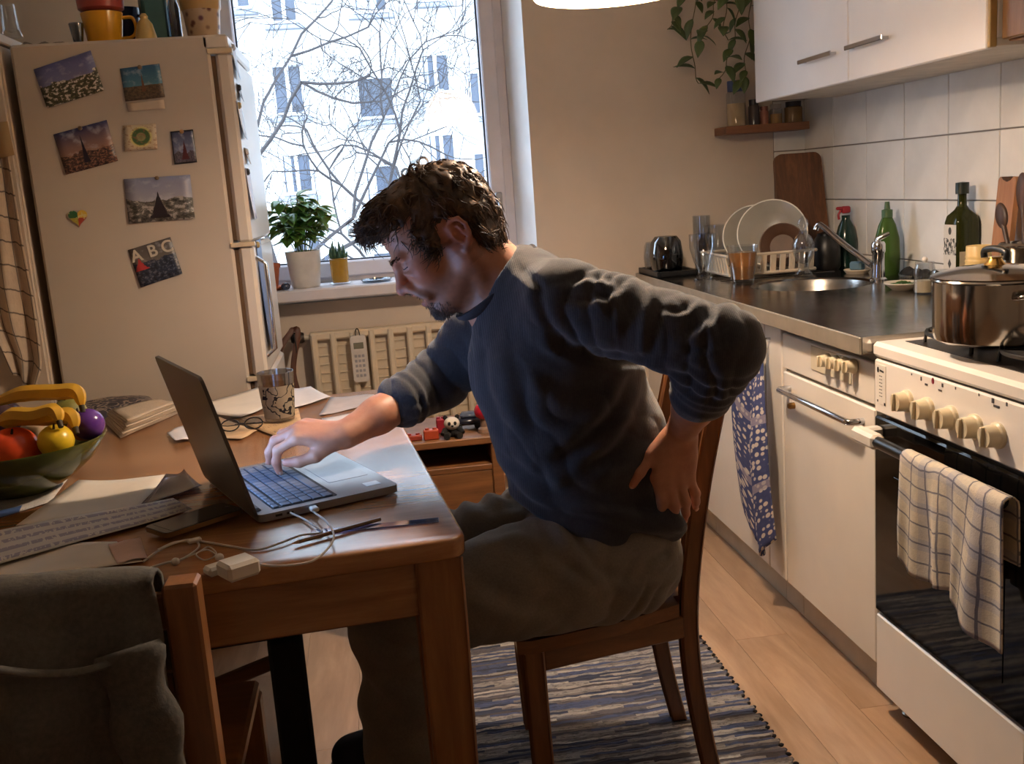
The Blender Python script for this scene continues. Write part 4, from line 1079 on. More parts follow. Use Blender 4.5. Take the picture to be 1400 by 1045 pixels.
# heart magnet
c = ony(107, 297, YS)
pts = []
for k_ in range(40):
    a = k_ / 40 * 2 * PI; pts.append((.0029 * 16 * math.sin(a) ** 3 * .56, .0029 * .56 * (13 * math.cos(a) - 5 * math.cos(2 * a) - 2 * math.cos(3 * a) - math.cos(4 * a))))
n = N('heart_paint'); v = n.coord('Object'); s = n.sep(v)
lft = n.math('LESS_THAN', s[0], 0.0); up = n.math('GREATER_THAN', s[2], -.002)
c1 = n.mix(up, lin((168, 150, 60)), lin((40, 92, 56))); c2 = n.mix(up, lin((176, 70, 52)), lin((206, 168, 62)))
cc = n.mix(lft, c2, c1); nz = n.noise(v, 70, 2)
n.bsdf(n.mix(n.math('MULTIPLY', n.math('GREATER_THAN', nz, .60), .7), cc, lin((206, 196, 140))), .35)
o = G().prism(pts, .006, (0, 0, 0), (1, 0, 0), (0, 0, 1)).build('heart_magnet', n.m, None, 40); o.location = (c[0], YS + .001, c[2])
tag(o, 'heart-shaped magnet in green, yellow and red on the fridge side', 'magnet')

# papers on the fridge doors (seen edge-on)
XD = FXD + .001
for i, (py0, py1, dy0, dy1, col_, lb_) in enumerate((
        (60, 106, .024, .12, (196, 204, 222), 'pale blue sheet at the top of the fridge door'),
        (114, 136, .05, .14, (92, 66, 52), 'brown picture card on the upper fridge door'),
        (140, 190, .00, .12, (214, 220, 232), 'white note held on the upper fridge door'),
        (202, 224, .06, .14, (150, 112, 54), 'ochre card on the upper fridge door'),
        (230, 300, .02, .13, (206, 206, 226), 'lilac sheet low on the upper fridge door'),
        (330, 480, .06, .20, (96, 116, 160), 'blue calendar sheet on the middle fridge door'))):
    z1 = on(300 + py0 * .14, py0, 1, FYa + .05)[2]; z0 = on(300 + py1 * .14, py1, 1, FYa + .05)[2]
    m_ = 6; P = np.zeros((m_, m_, 3))
    for a in range(m_):
        for b in range(m_):
            u, v = a / 5, b / 5; P[a, b] = (XD + .001 + .011 * (1 - v) ** 2 * (1 - .5 * u), FYa + .006 + dy0 + (dy1 - dy0) * u, z0 + (z1 - z0) * v)
    tt = thing('door_note', lb_, 'note', (XD, FYa + .05 + dy0, (z0 + z1) / 2), group='notes on the fridge doors')
    G().sheet(P[::-1], .0008).build('sheet', mk('doornote_%d' % i, col_, .5), tt, 180)
    G().lathe([(0, 0), (.010, 0), (.010, .005), (.006, .009), (0, .009)], 12, (XD + .002, FYa + .02 + dy0, z1 - .012), roty(PI / 2)).build('magnet', mk('magnet_w%d' % (i % 3), ((210, 210, 214), (60, 56, 54), (186, 160, 110))[i % 3], .3), tt, 40)

# ------------------------------------------------ on top of the fridge
def top_at(px, yv): return footy(px, yv, FZ + .0005)
p, s = top_at(145, 3.26)
t = thing('yellow_mug', 'big yellow mug holding a red bowl on the fridge', 'mug', p)
h, r = 42 * s, 28 * s
G().lathe([(0, 0), (r * .74, 0), (r * .8, .006), (r * .98, h), (r * .94, h), (r * .74, .008), (0, .008)], 32, p).build('mug_body', mk('mug_yellow', (206, 148, 34), .2, var=.06), t, 40)
hp = p + np.array([r * .9, 0, h * .5])
G().tube(catmull([hp + np.array([0, 0, h * .34]), hp + np.array([r * .5, 0, h * .32]), hp + np.array([r * .62, 0, -.002]), hp + np.array([r * .4, 0, -h * .26]), hp + np.array([-.006, 0, -h * .30])], 6), .005, 8).build('handle', mk('mug_yellow', (0, 0, 0)), t, 60)
o = G().lathe([(0, 0), (r * .5, 0), (r * .93, h * .05), (r * 1.06, h * .12), (r * 1.1, h * .5), (r * 1.06, h * .5), (r * .9, h * .1), (0, h * .06)], 32).build('red_bowl', mk('bowl_red', (150, 62, 52), .3), None, 40); o.location = p + np.array([0, 0, h + .0005]); tag(o, 'dull red bowl stacked on the yellow mug', 'bowl')
p, s = top_at(108, 3.22)
o = G().lathe([(0, 0), (.012, 0), (.017, .03), (.021, .058), (.019, .06), (.015, .03), (.010, .006), (0, .006)], 20).build('shot_glass', thin_glass('bluish_glass', (150, 170, 186), .15, .06, .5), None, 40); o.location = p; tag(o, 'small bluish glass beside the yellow mug', 'glass')
p, s = top_at(178, 3.40)
t = thing('navy_mug', 'dark navy mug behind the yellow mug on the fridge', 'mug', p)
G().lathe([(0, 0), (.04, 0), (.043, .01), (.044, .125), (.040, .125), (.038, .012), (0, .010)], 24, p).build('mug_body', mk('mug_navy', (28, 34, 62), .25), t, 40)
G().tube(catmull([p + np.array([.04, -.02, .1]), p + np.array([.07, -.03, .09]), p + np.array([.07, -.03, .05]), p + np.array([.04, -.02, .03])], 5), .005, 8).build('handle', mk('mug_navy', (0, 0, 0)), t, 60)
p, s = top_at(201, 3.235)
t = thing('salt_shaker', 'small cream ceramic shaker on the fridge', 'shaker', p)
G().lathe([(0, 0), (.030, 0), (.031, .01), (.022, .05), (.012, .064), (0, .066)], 24, p).build('shaker_body', mk('ceramic_cream', (188, 160, 98), .3), t, 40)
G().lathe([(0, .064), (.011, .064), (.012, .072), (.006, .080), (0, .081)], 16, p).build('shaker_cap', mk('ceramic_cream', (0, 0, 0)), t, 40)
p, s = top_at(216, 3.33)
t = thing('tea_tin', 'tall teal tin on the fridge', 'tin', p)
g = G().box(p + np.array([0, 0, .095]), (.075, .075, .19), rotz(.3), .010); g.build('tin_body', mk('tin_teal', (52, 88, 88), .35, .2), t, 40)
G().box(p + np.array([0, 0, .2]), (.078, .078, .022), rotz(.3), .008).build('lid', mk('tin_teal_lid', (44, 72, 74), .35, .2), t, 40)
p, s = top_at(243, 3.30)
t = thing('glass_bottle', 'slim clear glass bottle beside the tin on the fridge', 'bottle', p)
G().lathe([(0, 0), (.017, 0), (.018, .01), (.018, .10), (.010, .13), (.009, .18), (.012, .182), (.010, .184), (.007, .18), (.008, .13), (.015, .10), (.015, .01), (0, .008)], 24, p).build('bottle_body', thin_glass('bluish_glass'), t, 45)
G().lathe([(0, .178), (.0068, .178), (.009, .2), (0, .2)], 12, p).build('stopper', mk('cork', (150, 110, 72), .8), t, 40)
p, s = top_at(280, 3.27)
t = thing('flower_pot', 'painted ceramic pot with brown flowers at the fridge edge', 'pot', p)
n = N('painted_pot'); v = n.coord('Object'); vo = n.n('ShaderNodeTexVoronoi'); vo.inputs['Scale'].default_value = 42; n.l(v, vo.inputs[0])
s3 = n.sep(v); inb = n.math('LESS_THAN', s3[2], .085)
cl = n.ramp(vo.outputs['Distance'], [(.18, lin((92, 46, 34))), (.42, lin((176, 150, 120)))])
n.bsdf(n.mix(inb, lin((176, 140, 84)), cl), .35)
g = G().lathe([(0, 0), (.042, 0), (.046, .01), (.054, .085), (.058, .09), (.060, .125), (.055, .125), (.052, .09), (.042, .012), (0, .010)], 28)
o = g.build('pot_body', n.m, t, 40, False)
G().lathe([(0, .11), (.053, .112), (0, .114)], 24, p).build('soil', mk('soil', (50, 36, 26), .95, bump=.5), t, 40)
g = G()
for k_ in range(14):
    a = k_ * 2.4; L_ = .10 + .03 * math.sin(k_); 
    g.tube(catmull([p + np.array([.02 * math.cos(a), .02 * math.sin(a), .112]), p + np.array([.035 * math.cos(a), .035 * math.sin(a), .16]), p + np.array([.06 * math.cos(a), .06 * math.sin(a), .112 + L_])], 4), [.002] * 8 + [.0008], 5)
g.build('stems', mk('stem_green', (76, 92, 50), .6), t, 60, kind='stuff')
# plastic bag and the glass on the tall cupboard
m_, n_ = 14, 8; P = np.zeros((m_, n_, 3)); a0 = footy(30, 3.2, FZ)[0]; b0 = footy(92, 3.2, FZ)[0]
for i in range(m_):
    for j in range(n_):
        u, v = i / (m_ - 1), j / (n_ - 1)
        P[i, j] = (a0[0] + (b0[0] - a0[0]) * u, 3.19 + .14 * v, FZ + .004 + .018 * math.sin(v * PI) * (1 - u * .6) * (.6 + .4 * math.sin(u * 15 + v * 5)) + .003 * math.sin(u * 31) ** 2)
o = G().sheet(P, .001).build('plastic_bag', thin_glass('plastic_film', (205, 196, 186), .12, .25, .4), smooth=180); tag(o, 'crumpled clear plastic bag lying on the fridge', 'bag')

# ------------------------------------------------ tall cupboard left of the fridge with a towel
CX1 = -.972; CZ = 1.795
t = thing('tall_cupboard', 'tall white cupboard standing beside the fridge', 'cupboard', (-1.28, 3.4, 0))
M_cb = mk('cupboard_white', (196, 178, 158), .5, var=.05)
G().box2((XL + .02, 3.16, .08), (CX1, 3.74, CZ - .03), .003).build('body', M_cb, t, 30)
G().box2((XL + .02, 3.13, CZ - .028), (CX1 + .012, 3.75, CZ), .004).build('top_board', M_cb, t, 30)
G().box2((XL + .04, 3.18, 0), (CX1 - .02, 3.72, .08), .002).build('plinth', M_kick, t, 0)
G().box2((XL + .03, 3.142, .10), (CX1 - .004, 3.159, CZ - .05), .003).build('door', M_cb, t, 30)
hkp = ony(-2, 158, 3.142)
G().tube(catmull([(hkp[0], 3.142, hkp[2]), (hkp[0], 3.12, hkp[2]), (hkp[0], 3.11, hkp[2] - .02), (hkp[0], 3.12, hkp[2] - .03)], 4), .004, 8).build('towel_hook', M_chrome, t, 60)
p, s = footy(17, 3.24, CZ)
o = G().lathe([(0, 0), (.030, 0), (.030, .004), (.024, .02), (.019, .09), (.0175, .09), (.021, .02), (0, .012)], 24).build('glass_vase', GL, None, 45); o.location = p + np.array([0, 0, .0005]); tag(o, 'small clear glass standing on the tall cupboard', 'glass')
# checked towel on the cupboard
m_, n_ = 30, 44; P = np.zeros((m_, n_, 3))
rows_ = [(-34, 6, 160), (-30, 22, 240), (-26, 38, 330), (-20, 50, 400), (-8, 58, 460), (8, 62, 500), (22, 50, 540)]
rz_ = np.array([r_[2] for r_ in rows_], float)
for j in range(n_):
    v = j / (n_ - 1); py = 160 + 380 * v
    xl = np.interp(py, rz_, [r_[0] for r_ in rows_]); xr = np.interp(py, rz_, [r_[1] for r_ in rows_])
    for i in range(m_):
        u = i / (m_ - 1); q = ony(xl + (xr - xl) * u, py + 18 * (u - .5) * (1 - v) - 30 * (1 - u) * v * v, 3.12)
        P[i, j] = (q[0], 3.118 - .012 * (1 + math.sin(u * 13 + v * 2)) - .012 * math.sin(v * PI) - .01 * v * math.sin(u * 5 + 9 * v), q[2])
M_t3 = check_cloth('towel_grid', (196, 172, 148), (64, 54, 52), (196, 176, 152), 4.2, 11, .07, wave=.02)
o = G().sheet(P, .003).build('kitchen_towel', M_t3, smooth=180); tag(o, 'cream tea towel with thin dark checks hanging beside the fridge', 'towel')
q = [ony(*a, 3.085) for a in ((-14, 168), (10, 166), (20, 212), (-4, 218))]
P = np.array([[q[3], q[0]], [q[2], q[1]]]); P = np.array([[P[0, 0] * (1 - b) + P[0, 1] * b for b in (0, .5, 1)], [((P[0, 0] + P[1, 0]) * (1 - b) + (P[0, 1] + P[1, 1]) * b) / 2 for b in (0, .5, 1)], [P[1, 0] * (1 - b) + P[1, 1] * b for b in (0, .5, 1)]])
P[1, :, 1] -= .006
o = G().sheet(P, .002).build('pot_holder', mk('tag_brown', (150, 122, 84), .8, bump=.3), smooth=180); tag(o, 'brown cloth pot holder hanging on the towel hook', 'pot holder')

# ================================================================== WINDOW SILL AND RADIATOR
SZ = .9505
def sill(px, yv=4.03): return footy(px, yv, SZ)
M_terra = mk('terracotta', (168, 92, 62), .8, var=.1)
p, s = sill(369, 4.0)
t = thing('terracotta_pot', 'terracotta pot with dry twigs on the window sill', 'plant pot', p)
G().lathe([(0, 0), (.046, 0), (.058, .008), (.058, .014), (.052, .012), (0, .008)], 24, p).build('saucer', M_terra, t, 40)
G().lathe([(0, .009), (.033, .009), (.045, .082), (.049, .084), (.049, .10), (.044, .10), (.041, .09), (0, .088)], 24, p).build('pot', M_terra, t, 40)
g = G()
for k_ in range(5): a = k_ * 1.9; g.tube([p + np.array([.01 * math.cos(a), .01 * math.sin(a), .088]), p + np.array([.02 * math.cos(a), .02 * math.sin(a), .14 + .01 * k_])], .0016, 5)
g.build('twigs', mk('twig', (92, 70, 48), .8), t, 60, kind='stuff')
p, s = sill(419, 4.02)
t = thing('basil_plant', 'bushy green basil in a white pot on the window sill', 'plant', p)
G().lathe([(0, 0), (.050, 0), (.054, .004), (.068, .138), (.064, .138), (.050, .01), (0, .01)], 32, p).build('pot', mk('pot_white', (206, 198, 188), .4), t, 40)
G().lathe([(0, .12), (.06, .122), (0, .124)], 24, p).build('soil', mk('soil', (0, 0, 0)), t, 40)
M_basil = mk('basil_leaf', (62, 112, 42), .4, var=.3, scale=9, **{'Transmission Weight': .0, 'Subsurface Weight': .1})
bl = leaf_mesh(.062, .044, .35, .35).build('leaf', M_basil, t, 180, False); bl.location = (0, 0, .2); blm = bl.data
g = G()
for k_ in range(16):
    a = k_ * 2.39996; rr_ = .045 * math.sqrt(k_ / 16); tip = p + np.array([rr_ * 2.6 * math.cos(a), rr_ * 1.8 * math.sin(a), .22 + .12 * (1 - (k_ / 16)) + .02 * math.sin(k_ * 5)])
    b_ = p + np.array([rr_ * .6 * math.cos(a), rr_ * .6 * math.sin(a), .122]); C_ = catmull([b_, (b_ + tip) / 2 + np.array([0, 0, .02]), tip], 6); g.tube(C_, .0022, 5)
    for i in range(4, len(C_)):
        for q_ in range(3 if i == len(C_) - 1 else 1):
            o = bpy.data.objects.new('leaf', blm); COL.objects.link(o); o.parent = t
            d_ = nrm(np.array([RNG.normal(), RNG.normal(), RNG.uniform(-.35, .45)]) + .6 * np.array([math.cos(a), math.sin(a), 0]))
            Z_ = nrm(np.cross(d_, np.cross([0, 0, 1], d_))); Y_ = np.cross(Z_, d_)
            o.rotation_euler = Matrix(np.array([d_, Y_, Z_]).T.tolist()).to_euler(); o.location = Vector(C_[i] - p); sc = RNG.uniform(.7, 1.2); o.scale = (sc, sc, sc)
g.build('stems', mk('stem_green', (0, 0, 0)), t, 60, kind='stuff')
p, s = sill(466, 4.03)
t = thing('succulent', 'small spiky succulent in a yellow glass on the window sill', 'plant', p)
G().lathe([(0, 0), (.040, 0), (.044, .006), (.040, .008), (0, .006)], 24, p).build('saucer', GL, t, 40)
G().lathe([(0, .007), (.030, .007), (.033, .02), (.035, .095), (.038, .098), (.035, .10), (.031, .09), (0, .085)], 24, p).build('pot', mk('glass_yellow', (176, 132, 40), .2, 0, .15, **{'Transmission Weight': .25}), t, 40)
M_suc = mk('succulent_green', (58, 92, 66), .5, var=.2)
for k_ in range(13):
    a = k_ * 2.4; l_ = .03 + .045 * (k_ / 13); tip = p + np.array([(.035 - .02 * k_ / 13) * math.cos(a), (.035 - .02 * k_ / 13) * math.sin(a), .095 + l_])
    b_ = p + np.array([.012 * math.cos(a), .012 * math.sin(a), .088]); G().tube(catmull([b_, (b_ + tip) / 2 + np.array([.008 * math.cos(a), .008 * math.sin(a), 0]), tip], 4), np.interp(np.linspace(0, 1, 9), [0, .4, 1], [.006, .008, .001]), 6).build('leaf', M_suc, t, 60)
p, s = sill(515, 4.0)
t = thing('glass_dish', 'flat glass dish lying on the window sill', 'dish', p)
G().lathe([(0, 0), (.052, 0), (.060, .010), (.057, .011), (.050, .004), (0, .004)], 28, p).build('dish', thin_glass('bluish_glass'), t, 40)
G().lathe([(.050, .0045), (.052, .014), (.048, .014), (.046, .0045)], 24, p).build('inner_ring', GL, t, 40)
p, s = sill(391, 3.943)
o = G().ell((0, 0, .014), (.018, .017, .014), None, 14, 8).build('blue_stone', mk('stone_blue', (50, 58, 78), .25), None, 60); o.location = p; tag(o, 'dark blue polished stone between the pots on the sill', 'stone')
p, s = sill(440, 4.10)
# radiator
YRA, YRB = 3.955, 4.0
z1r = .775; z0r = .13; x0r, x1r = -.265, .62
t = thing('radiator', 'cream panel radiator with flat vertical columns under the window', 'radiator', ((x0r + x1r) / 2, 3.98, z0r))
M_rad = mk('radiator_paint', (204, 188, 164), .4, var=.05)
G().box2((x0r, YRB - .006, z0r), (x1r, YRB + .02, z1r), .004).build('back_panel', M_rad, t, 30)
G().box2((x0r, YRA + .006, z1r - .03), (x1r, YRB, z1r), .006).build('top_rail', M_rad, t, 30); G().box2((x0r, YRA + .006, z0r), (x1r, YRB, z0r + .03), .006).build('bottom_rail', M_rad, t, 30)
x_ = x0r + .016
while x_ < x1r - .01:
    G().box2((x_ - .012, YRA, z0r + .005), (x_ + .012, YRB - .004, z1r - .003), .006).build('column', M_rad, t, 30); x_ += .0735
for zz in np.arange(z0r + .06, z1r - .05, .035): G().box2((x0r + .01, YRB - .012, zz), (x1r - .01, YRB - .004, zz + .004), 0).build('fin', M_rad, t, 0)
g = G().tube([(x0r, 3.985, z1r - .015), (x0r - .10, 3.985, z1r - .015)], .011, 10); g.tube([(x0r - .10, 3.985, z1r - .015), (x0r - .13, 3.985, z1r - .015), (x0r - .13, 3.985, .02)], .010, 10)
g.build('feed_pipe', M_rad, t, 60)
G().lathe([(0, 0), (.018, 0), (.022, .01), (.022, .04), (.016, .05), (0, .05)], 18, (x0r - .02, 3.985, z1r - .015), roty(-PI / 2)).build('valve', mk('valve_dark', (52, 42, 36), .5, .3), t, 40)
for xx in (x0r + .1, x1r - .1): G().box2((xx - .012, YRB + .02, z0r + .1), (xx + .012, YB, z0r + .14), .002).build('wall_bracket', M_rad, t, 0)
for xx in (x0r + .1, x1r - .1): G().box2((xx - .012, YRB + .02, z1r - .14), (xx + .012, YB, z1r - .1), .002).build('wall_bracket', M_rad, t, 0)
# handset hung on the radiator
c = ony(489, 460, YRA - .012)
t = thing('hanging_handset', 'white handset with a small grey display hung on the radiator', 'handset', (c[0], c[1], c[2] - .13))
s = mpx(c); pts = []
for (cx_, cz_, a0) in ((.018, -.008, 0), (-.018, -.008, PI / 2), (-.018, -.165, PI), (.018, -.165, 1.5 * PI)):
    for k_ in range(5): a = a0 + k_ / 4 * PI / 2; pts.append((cx_ + .012 * math.cos(a), cz_ + .012 * math.sin(a)))
G().prism(pts, .02, (c[0], YRA - .002, c[2]), (1, 0, 0), (0, 0, 1)).build('handset_body', mk('handset_white', (196, 188, 180), .4), t, 30)
G().box((c[0], YRA - .0225, c[2] - .035), (.038, .002, .024), None, .001).build('display', mk('display_grey', (112, 110, 96), .2), t, 0)
for r_ in range(5):
    for q_ in range(3): G().box((c[0] + (q_ - 1) * .014, YRA - .0228, c[2] - .075 - r_ * .019), (.010, .002, .011), None, .001).build('button', mk('button_grey', (150, 146, 150), .5), t, 0)
G().tube(catmull([(c[0] - .008, YRA - .012, c[2] + .0), (c[0] - .006, YRA - .014, c[2] + .022), (c[0], YRA - .012, c[2] + .03), (c[0] + .006, YRA - .014, c[2] + .02), (c[0] + .01, YRA - .02, c[2] - .01)], 5), .0022, 6).build('loop', M_black, t, 60)
# brown leather strap on the valve
c = np.array([x0r - .055, 3.955, z1r + .012]); q1, q2 = ony(378, 510, 3.93), ony(416, 545, 3.93)
t = thing('leather_strap', 'brown leather strap hanging from the radiator valve', 'strap', c)
M_lea = mk('leather_brown', (82, 46, 30), .5, var=.2)
g = G().tube(catmull([q1 - np.array([0, 0, .04]), q1 + np.array([.02, 0, .08]), c + np.array([-.012, -.006, 0]), c + np.array([.0, .0, .010]), c + np.array([.016, -.006, -.004]), q2 + np.array([-.03, 0, .1]), q2 - np.array([0, 0, .05])], 6), .011, 8, sq=(1, .25), hint=(0, 1, 0))
g.build('strap', M_lea, t, 60)
G().tube(catmull([c + np.array([.0, -.012, -.005]), c + np.array([.003, -.014, -.06]), c + np.array([-.002, -.014, -.10])], 5), .004, 6).build('lead', M_black, t, 60)
# ================================================================== TABLE
TZ = .74; TA = math.radians(4.8)
TU = np.array([math.cos(TA), math.sin(TA), 0]); TV = np.array([-math.sin(TA), math.cos(TA), 0])
TC = np.array([.107, 1.541, 0]); TW_, TL_ = .84, 1.34
RT = np.array([TU, TV, [0, 0, 1]]).T
def tp_(u, v, z): return TC + TU * u + TV * v + np.array([0, 0, z])
M_tab = wood('table_pine', (128, 82, 48), (176, 124, 78), 'X', 7, .24, 10, .03, coat=.6)
M_tabl = wood('table_leg_pine', (124, 80, 46), (170, 118, 72), 'Z', 7, .34, 10, .04)
t = thing('dining_table', 'varnished orange pine dining table with square legs', 'table', tp_(-TW_ / 2, TL_ / 2, 0), TA)
pts = []
for cu, cv, a0 in ((-.03, TL_ - .03, 0), (-TW_ + .03, TL_ - .03, PI / 2), (-TW_ + .03, .03, PI), (-.03, .03, 1.5 * PI)):
    for k_ in range(6): a = a0 + k_ / 5 * PI / 2; pts.append((cu + .03 * math.cos(a), cv + .03 * math.sin(a)))
me_ = bmesh.new(); gt = G().prism(pts, .034, TC + np.array([0, 0, TZ - .034]), TU, TV)
mt = bpy.data.meshes.new('tmp'); mt.from_pydata(gt.v, [], gt.f); me_.from_mesh(mt); bpy.data.meshes.remove(mt)
bmesh.ops.bevel(me_, geom=[e for e in me_.edges if abs(e.verts[0].co.z - e.verts[1].co.z) < .001], offset=.006, segments=3, affect='EDGES', profile=.5)
mt = bpy.data.meshes.new('tabletop'); me_.to_mesh(mt); me_.free(); link('tabletop', mt, M_tab, t, 40)
for (u0, v0, u1, v1) in ((-TW_ + .07, .020, -.07, .042), (-TW_ + .07, TL_ - .042, -.07, TL_ - .020), (-.042, .07, -.020, TL_ - .07), (-TW_ + .020, .07, -TW_ + .042, TL_ - .07)):
    c = tp_((u0 + u1) / 2, (v0 + v1) / 2, TZ - .034 - .047); G().box(c, (u1 - u0, v1 - v0, .094), RT, .003).build('apron', M_tab, t, 30)
for u in (-.046, -TW_ + .046):
    for v in (.046, TL_ - .046):
        c = tp_(u, v, 0); pr = [(.029, 0), (.0385, TZ - .034)]
        V = []; 
        for (hw, z) in ((.031, 0), (.033, .004), (.0385, TZ - .16), (.0385, TZ - .0345)):
            for (sx_, sy_) in ((-1, -1), (1, -1), (1, 1), (-1, 1)):
                for q in (0, 1):
                    b_ = .004; dx = hw - (b_ if (q == 0) == (sx_ * sy_ > 0) else 0); dy = hw - (b_ if (q == 1) == (sx_ * sy_ > 0) else 0)
                    V.append(c + RT @ np.array([sx_ * dx, sy_ * dy, z]))
        K = 8; F = [tuple(range(K))[::-1], tuple(range(3 * K, 4 * K))]
        for i in range(3):
            for a in range(K): b = (a + 1) % K; F.append((i * K + a, i * K + b, (i + 1) * K + b, (i + 1) * K + a))
        G().add(V, F).build('leg', M_tabl, t, 30)

# ------------------------------------------------ laptop
LD = np.array([.924, .383, 0]); LW = np.array([-.383, .924, 0]); LH = np.array([-.232, 1.722, TZ + .0008]); LWd, LDp = .350, .262
RL = np.array([LD, LW, [0, 0, 1]]).T
def lp(d, w_, z): return LH + LD * d + LW * w_ + np.array([0, 0, z])
t = thing('laptop', 'open silver grey laptop with a glowing screen', 'laptop', lp(LDp / 2, LWd / 2, 0), math.atan2(LD[1], LD[0]))
M_alu = mk('laptop_silver', (146, 147, 150), .32, .75, var=.03); M_alud = mk('laptop_lid_grey', (104, 98, 94), .42, .5, var=.05)
def rrect(x0, x1, y0, y1, r, n_=5):
    p = []
    for cx_, cy_, a0 in ((x1 - r, y1 - r, 0), (x0 + r, y1 - r, PI / 2), (x0 + r, y0 + r, PI), (x1 - r, y0 + r, 1.5 * PI)):
        for k_ in range(n_): a = a0 + k_ / (n_ - 1) * PI / 2; p.append((cx_ + r * math.cos(a), cy_ + r * math.sin(a)))
    return p
G().prism(rrect(0, LDp, 0, LWd, .012), .0135, lp(0, 0, .0025), LD, LW).build('base', M_alu, t, 30)
for d in (.03, LDp - .03):
    for w_ in (.03, LWd - .03): G().box(lp(d, w_, .00125), (.02, .02, .0025), RL, .0008).build('rubber_foot', M_black, t, 0)
kb = G().prism(rrect(.030, .150, .018, LWd - .018, .004), .0006, lp(0, 0, .0160), LD, LW).build('keyboard', mk('keyboard_well', (14, 16, 20), .6), t, 0)
M_key = mk('key_grey', (88, 95, 106), .5, var=.05)
kp = (LWd - .042) / 15
key_me = {}
def key(d, w_, sd, sw):
    k_ = (round(sd, 4), round(sw, 4))
    if k_ not in key_me:
        o = G().box((0, 0, 0), (sd, sw, .0026), None, .0009).build('key', M_key, kb, 0, False); key_me[k_] = o.data
    else: o = bpy.data.objects.new('key', key_me[k_]); COL.objects.link(o); o.parent = kb
    o.matrix_basis = wm(kb).inverted() @ Matrix.Translation(Vector(lp(d, w_, .0175))) @ Matrix.Rotation(math.atan2(LD[1], LD[0]), 4, 'Z')
    return o
for r_ in range(6):
    d = .038 + r_ * .0192; sd = .0165 if r_ else .010
    if r_ < 5:
        off = (0, 0, .3, .55, .9)[r_] * kp
        ws = [kp] * 15
        if r_ in (2, 3, 4): ws = [kp + off] + [kp] * 13 + [kp - off]; ws = [w_ for w_ in ws if w_ > .004]
    else: ws = [kp * 1.3, kp, kp, kp * 5.2, kp, kp, kp, kp * 1.5, kp, kp]; 
    x_ = .021
    for w_ in ws:
        key(d, x_ + w_ / 2, sd, w_ - .0030); x_ += w_
G().prism(rrect(.166, .246, .105, .245, .005), .0005, lp(0, 0, .0160), LD, LW).build('trackpad', mk('trackpad_grey', (138, 139, 143), .3, .4), t, 0)
G().prism(rrect(.212, .240, .030, .056, .002), .0004, lp(0, 0, .0160), LD, LW).build('palmrest_sticker', mk('sticker_paleblue', (206, 222, 226), .4), t, 0)
G().box(lp(.006, LWd / 2, .0165), (.014, LWd * .86, .010), RL, .004).build('hinge', mk('hinge_grey', (60, 60, 64), .4, .4), t, 30)
for d in (.035, .055, .10): G().box(lp(d, -.0003, .0095), (.012, .0012, .004), RL, .0003).build('port', M_black, t, 0)
al = math.radians(76); LU = -LD * math.cos(al) + np.array([0, 0, math.sin(al)]); LN = np.cross(LW, LU)
LN = LN if LN @ LD > 0 else -LN
lo = lp(0, 0, .013)
lid = G().prism([(b, a) for a, b in rrect(.0, .262, 0, LWd, .012)][::-1], .006, lo - LN * .006 if False else lo, LU, LW) if False else None
pl_ = rrect(0, .262, 0, LWd, .012)
Zdir = np.cross(LU, LW); off = lo - LN * .006 if Zdir @ LN > 0 else lo
lid = G().prism(pl_, .006, off, LU, LW).build('lid', M_alud, t, 30)
so = lo + LN * .0004
zs = 1 if Zdir @ LN > 0 else -1
G().prism(rrect(.004, .258, .004, LWd - .004, .006)[::zs], .0004, lo if zs > 0 else lo + LN * .0004, LU, LW).build('bezel', M_black, lid, 0)
n = N('screen_glow'); e = n.n('ShaderNodeEmission'); v = n.coord('Object', (3, 3, 3)); nz = n.noise(v, 2.0, 2)
n.l(n.ramp(nz, [(.3, lin((104, 158, 250))), (.7, lin((170, 206, 255)))]), e.inputs[0]); e.inputs[1].default_value = 5.5; n.l(e.outputs[0], n.out.inputs[0])
G().prism(rrect(.020, .250, .012, LWd - .012, .002)[::zs], .0003, (lo + LN * .0005) if zs > 0 else lo + LN * .0008, LU, LW).build('screen', n.m, lid, 0)

# ------------------------------------------------ cables and charger
def tz(px, py, h=.004): return onz(px, py, TZ + h)
cb = tz(318, 772, .0); CR = .0018
t = thing('power_adapter', 'white square charger with its cable plugged into the laptop', 'charger', cb)
M_wp = mk('plastic_white', (220, 214, 204), .35, var=.04); M_cab = mk('cable_white', (208, 200, 186), .5, var=.05)
c1_, c2_ = tz(303, 785, 0), tz(350, 770, 0); ax_ = nrm(c2_ - c1_)
ang = math.atan2(ax_[1], ax_[0])
G().box(tz(326, 776, .0135), (.052, .045, .026), rotz(ang), .005).build('adapter_body', M_wp, t, 35)
G().box(tz(296, 778, .008), (.034, .026, .014), rotz(ang), .004).build('plug', M_wp, t, 35)
plug = lp(.095, -.014, .0095)
path = [tz(348, 771, .008), tz(380, 774, .003), tz(425, 768, .003), tz(450, 748, .010), tz(456, 730, .0155), tz(445, 712, .012), plug + np.array([.0, -.012, -.002]), plug]
G().tube(catmull(path, 8), CR, 6).build('cable', M_cab, t, 60)
G().box(plug + LW * .004, (.014, .018, .008), RL, .002).build('connector', M_wp, t, 35)
t = thing('phone_cable', 'thin white phone cable coiled beside the charger', 'cable', tz(270, 760, 0))
path = [tz(216, 752, .004), tz(238, 742, .004), tz(262, 740, .003), tz(285, 742, .003), tz(320, 748, .003), tz(352, 752, .003), tz(385, 742, .0048), tz(412, 732, .0050), tz(440, 728, .0050), tz(425, 716, .0048), lp(.066, -.030, .004), lp(.058, -.012, .008), lp(.055, -.0012, .0095)]
G().tube(catmull(path, 8), CR, 6).build('cable', M_cab, t, 60)
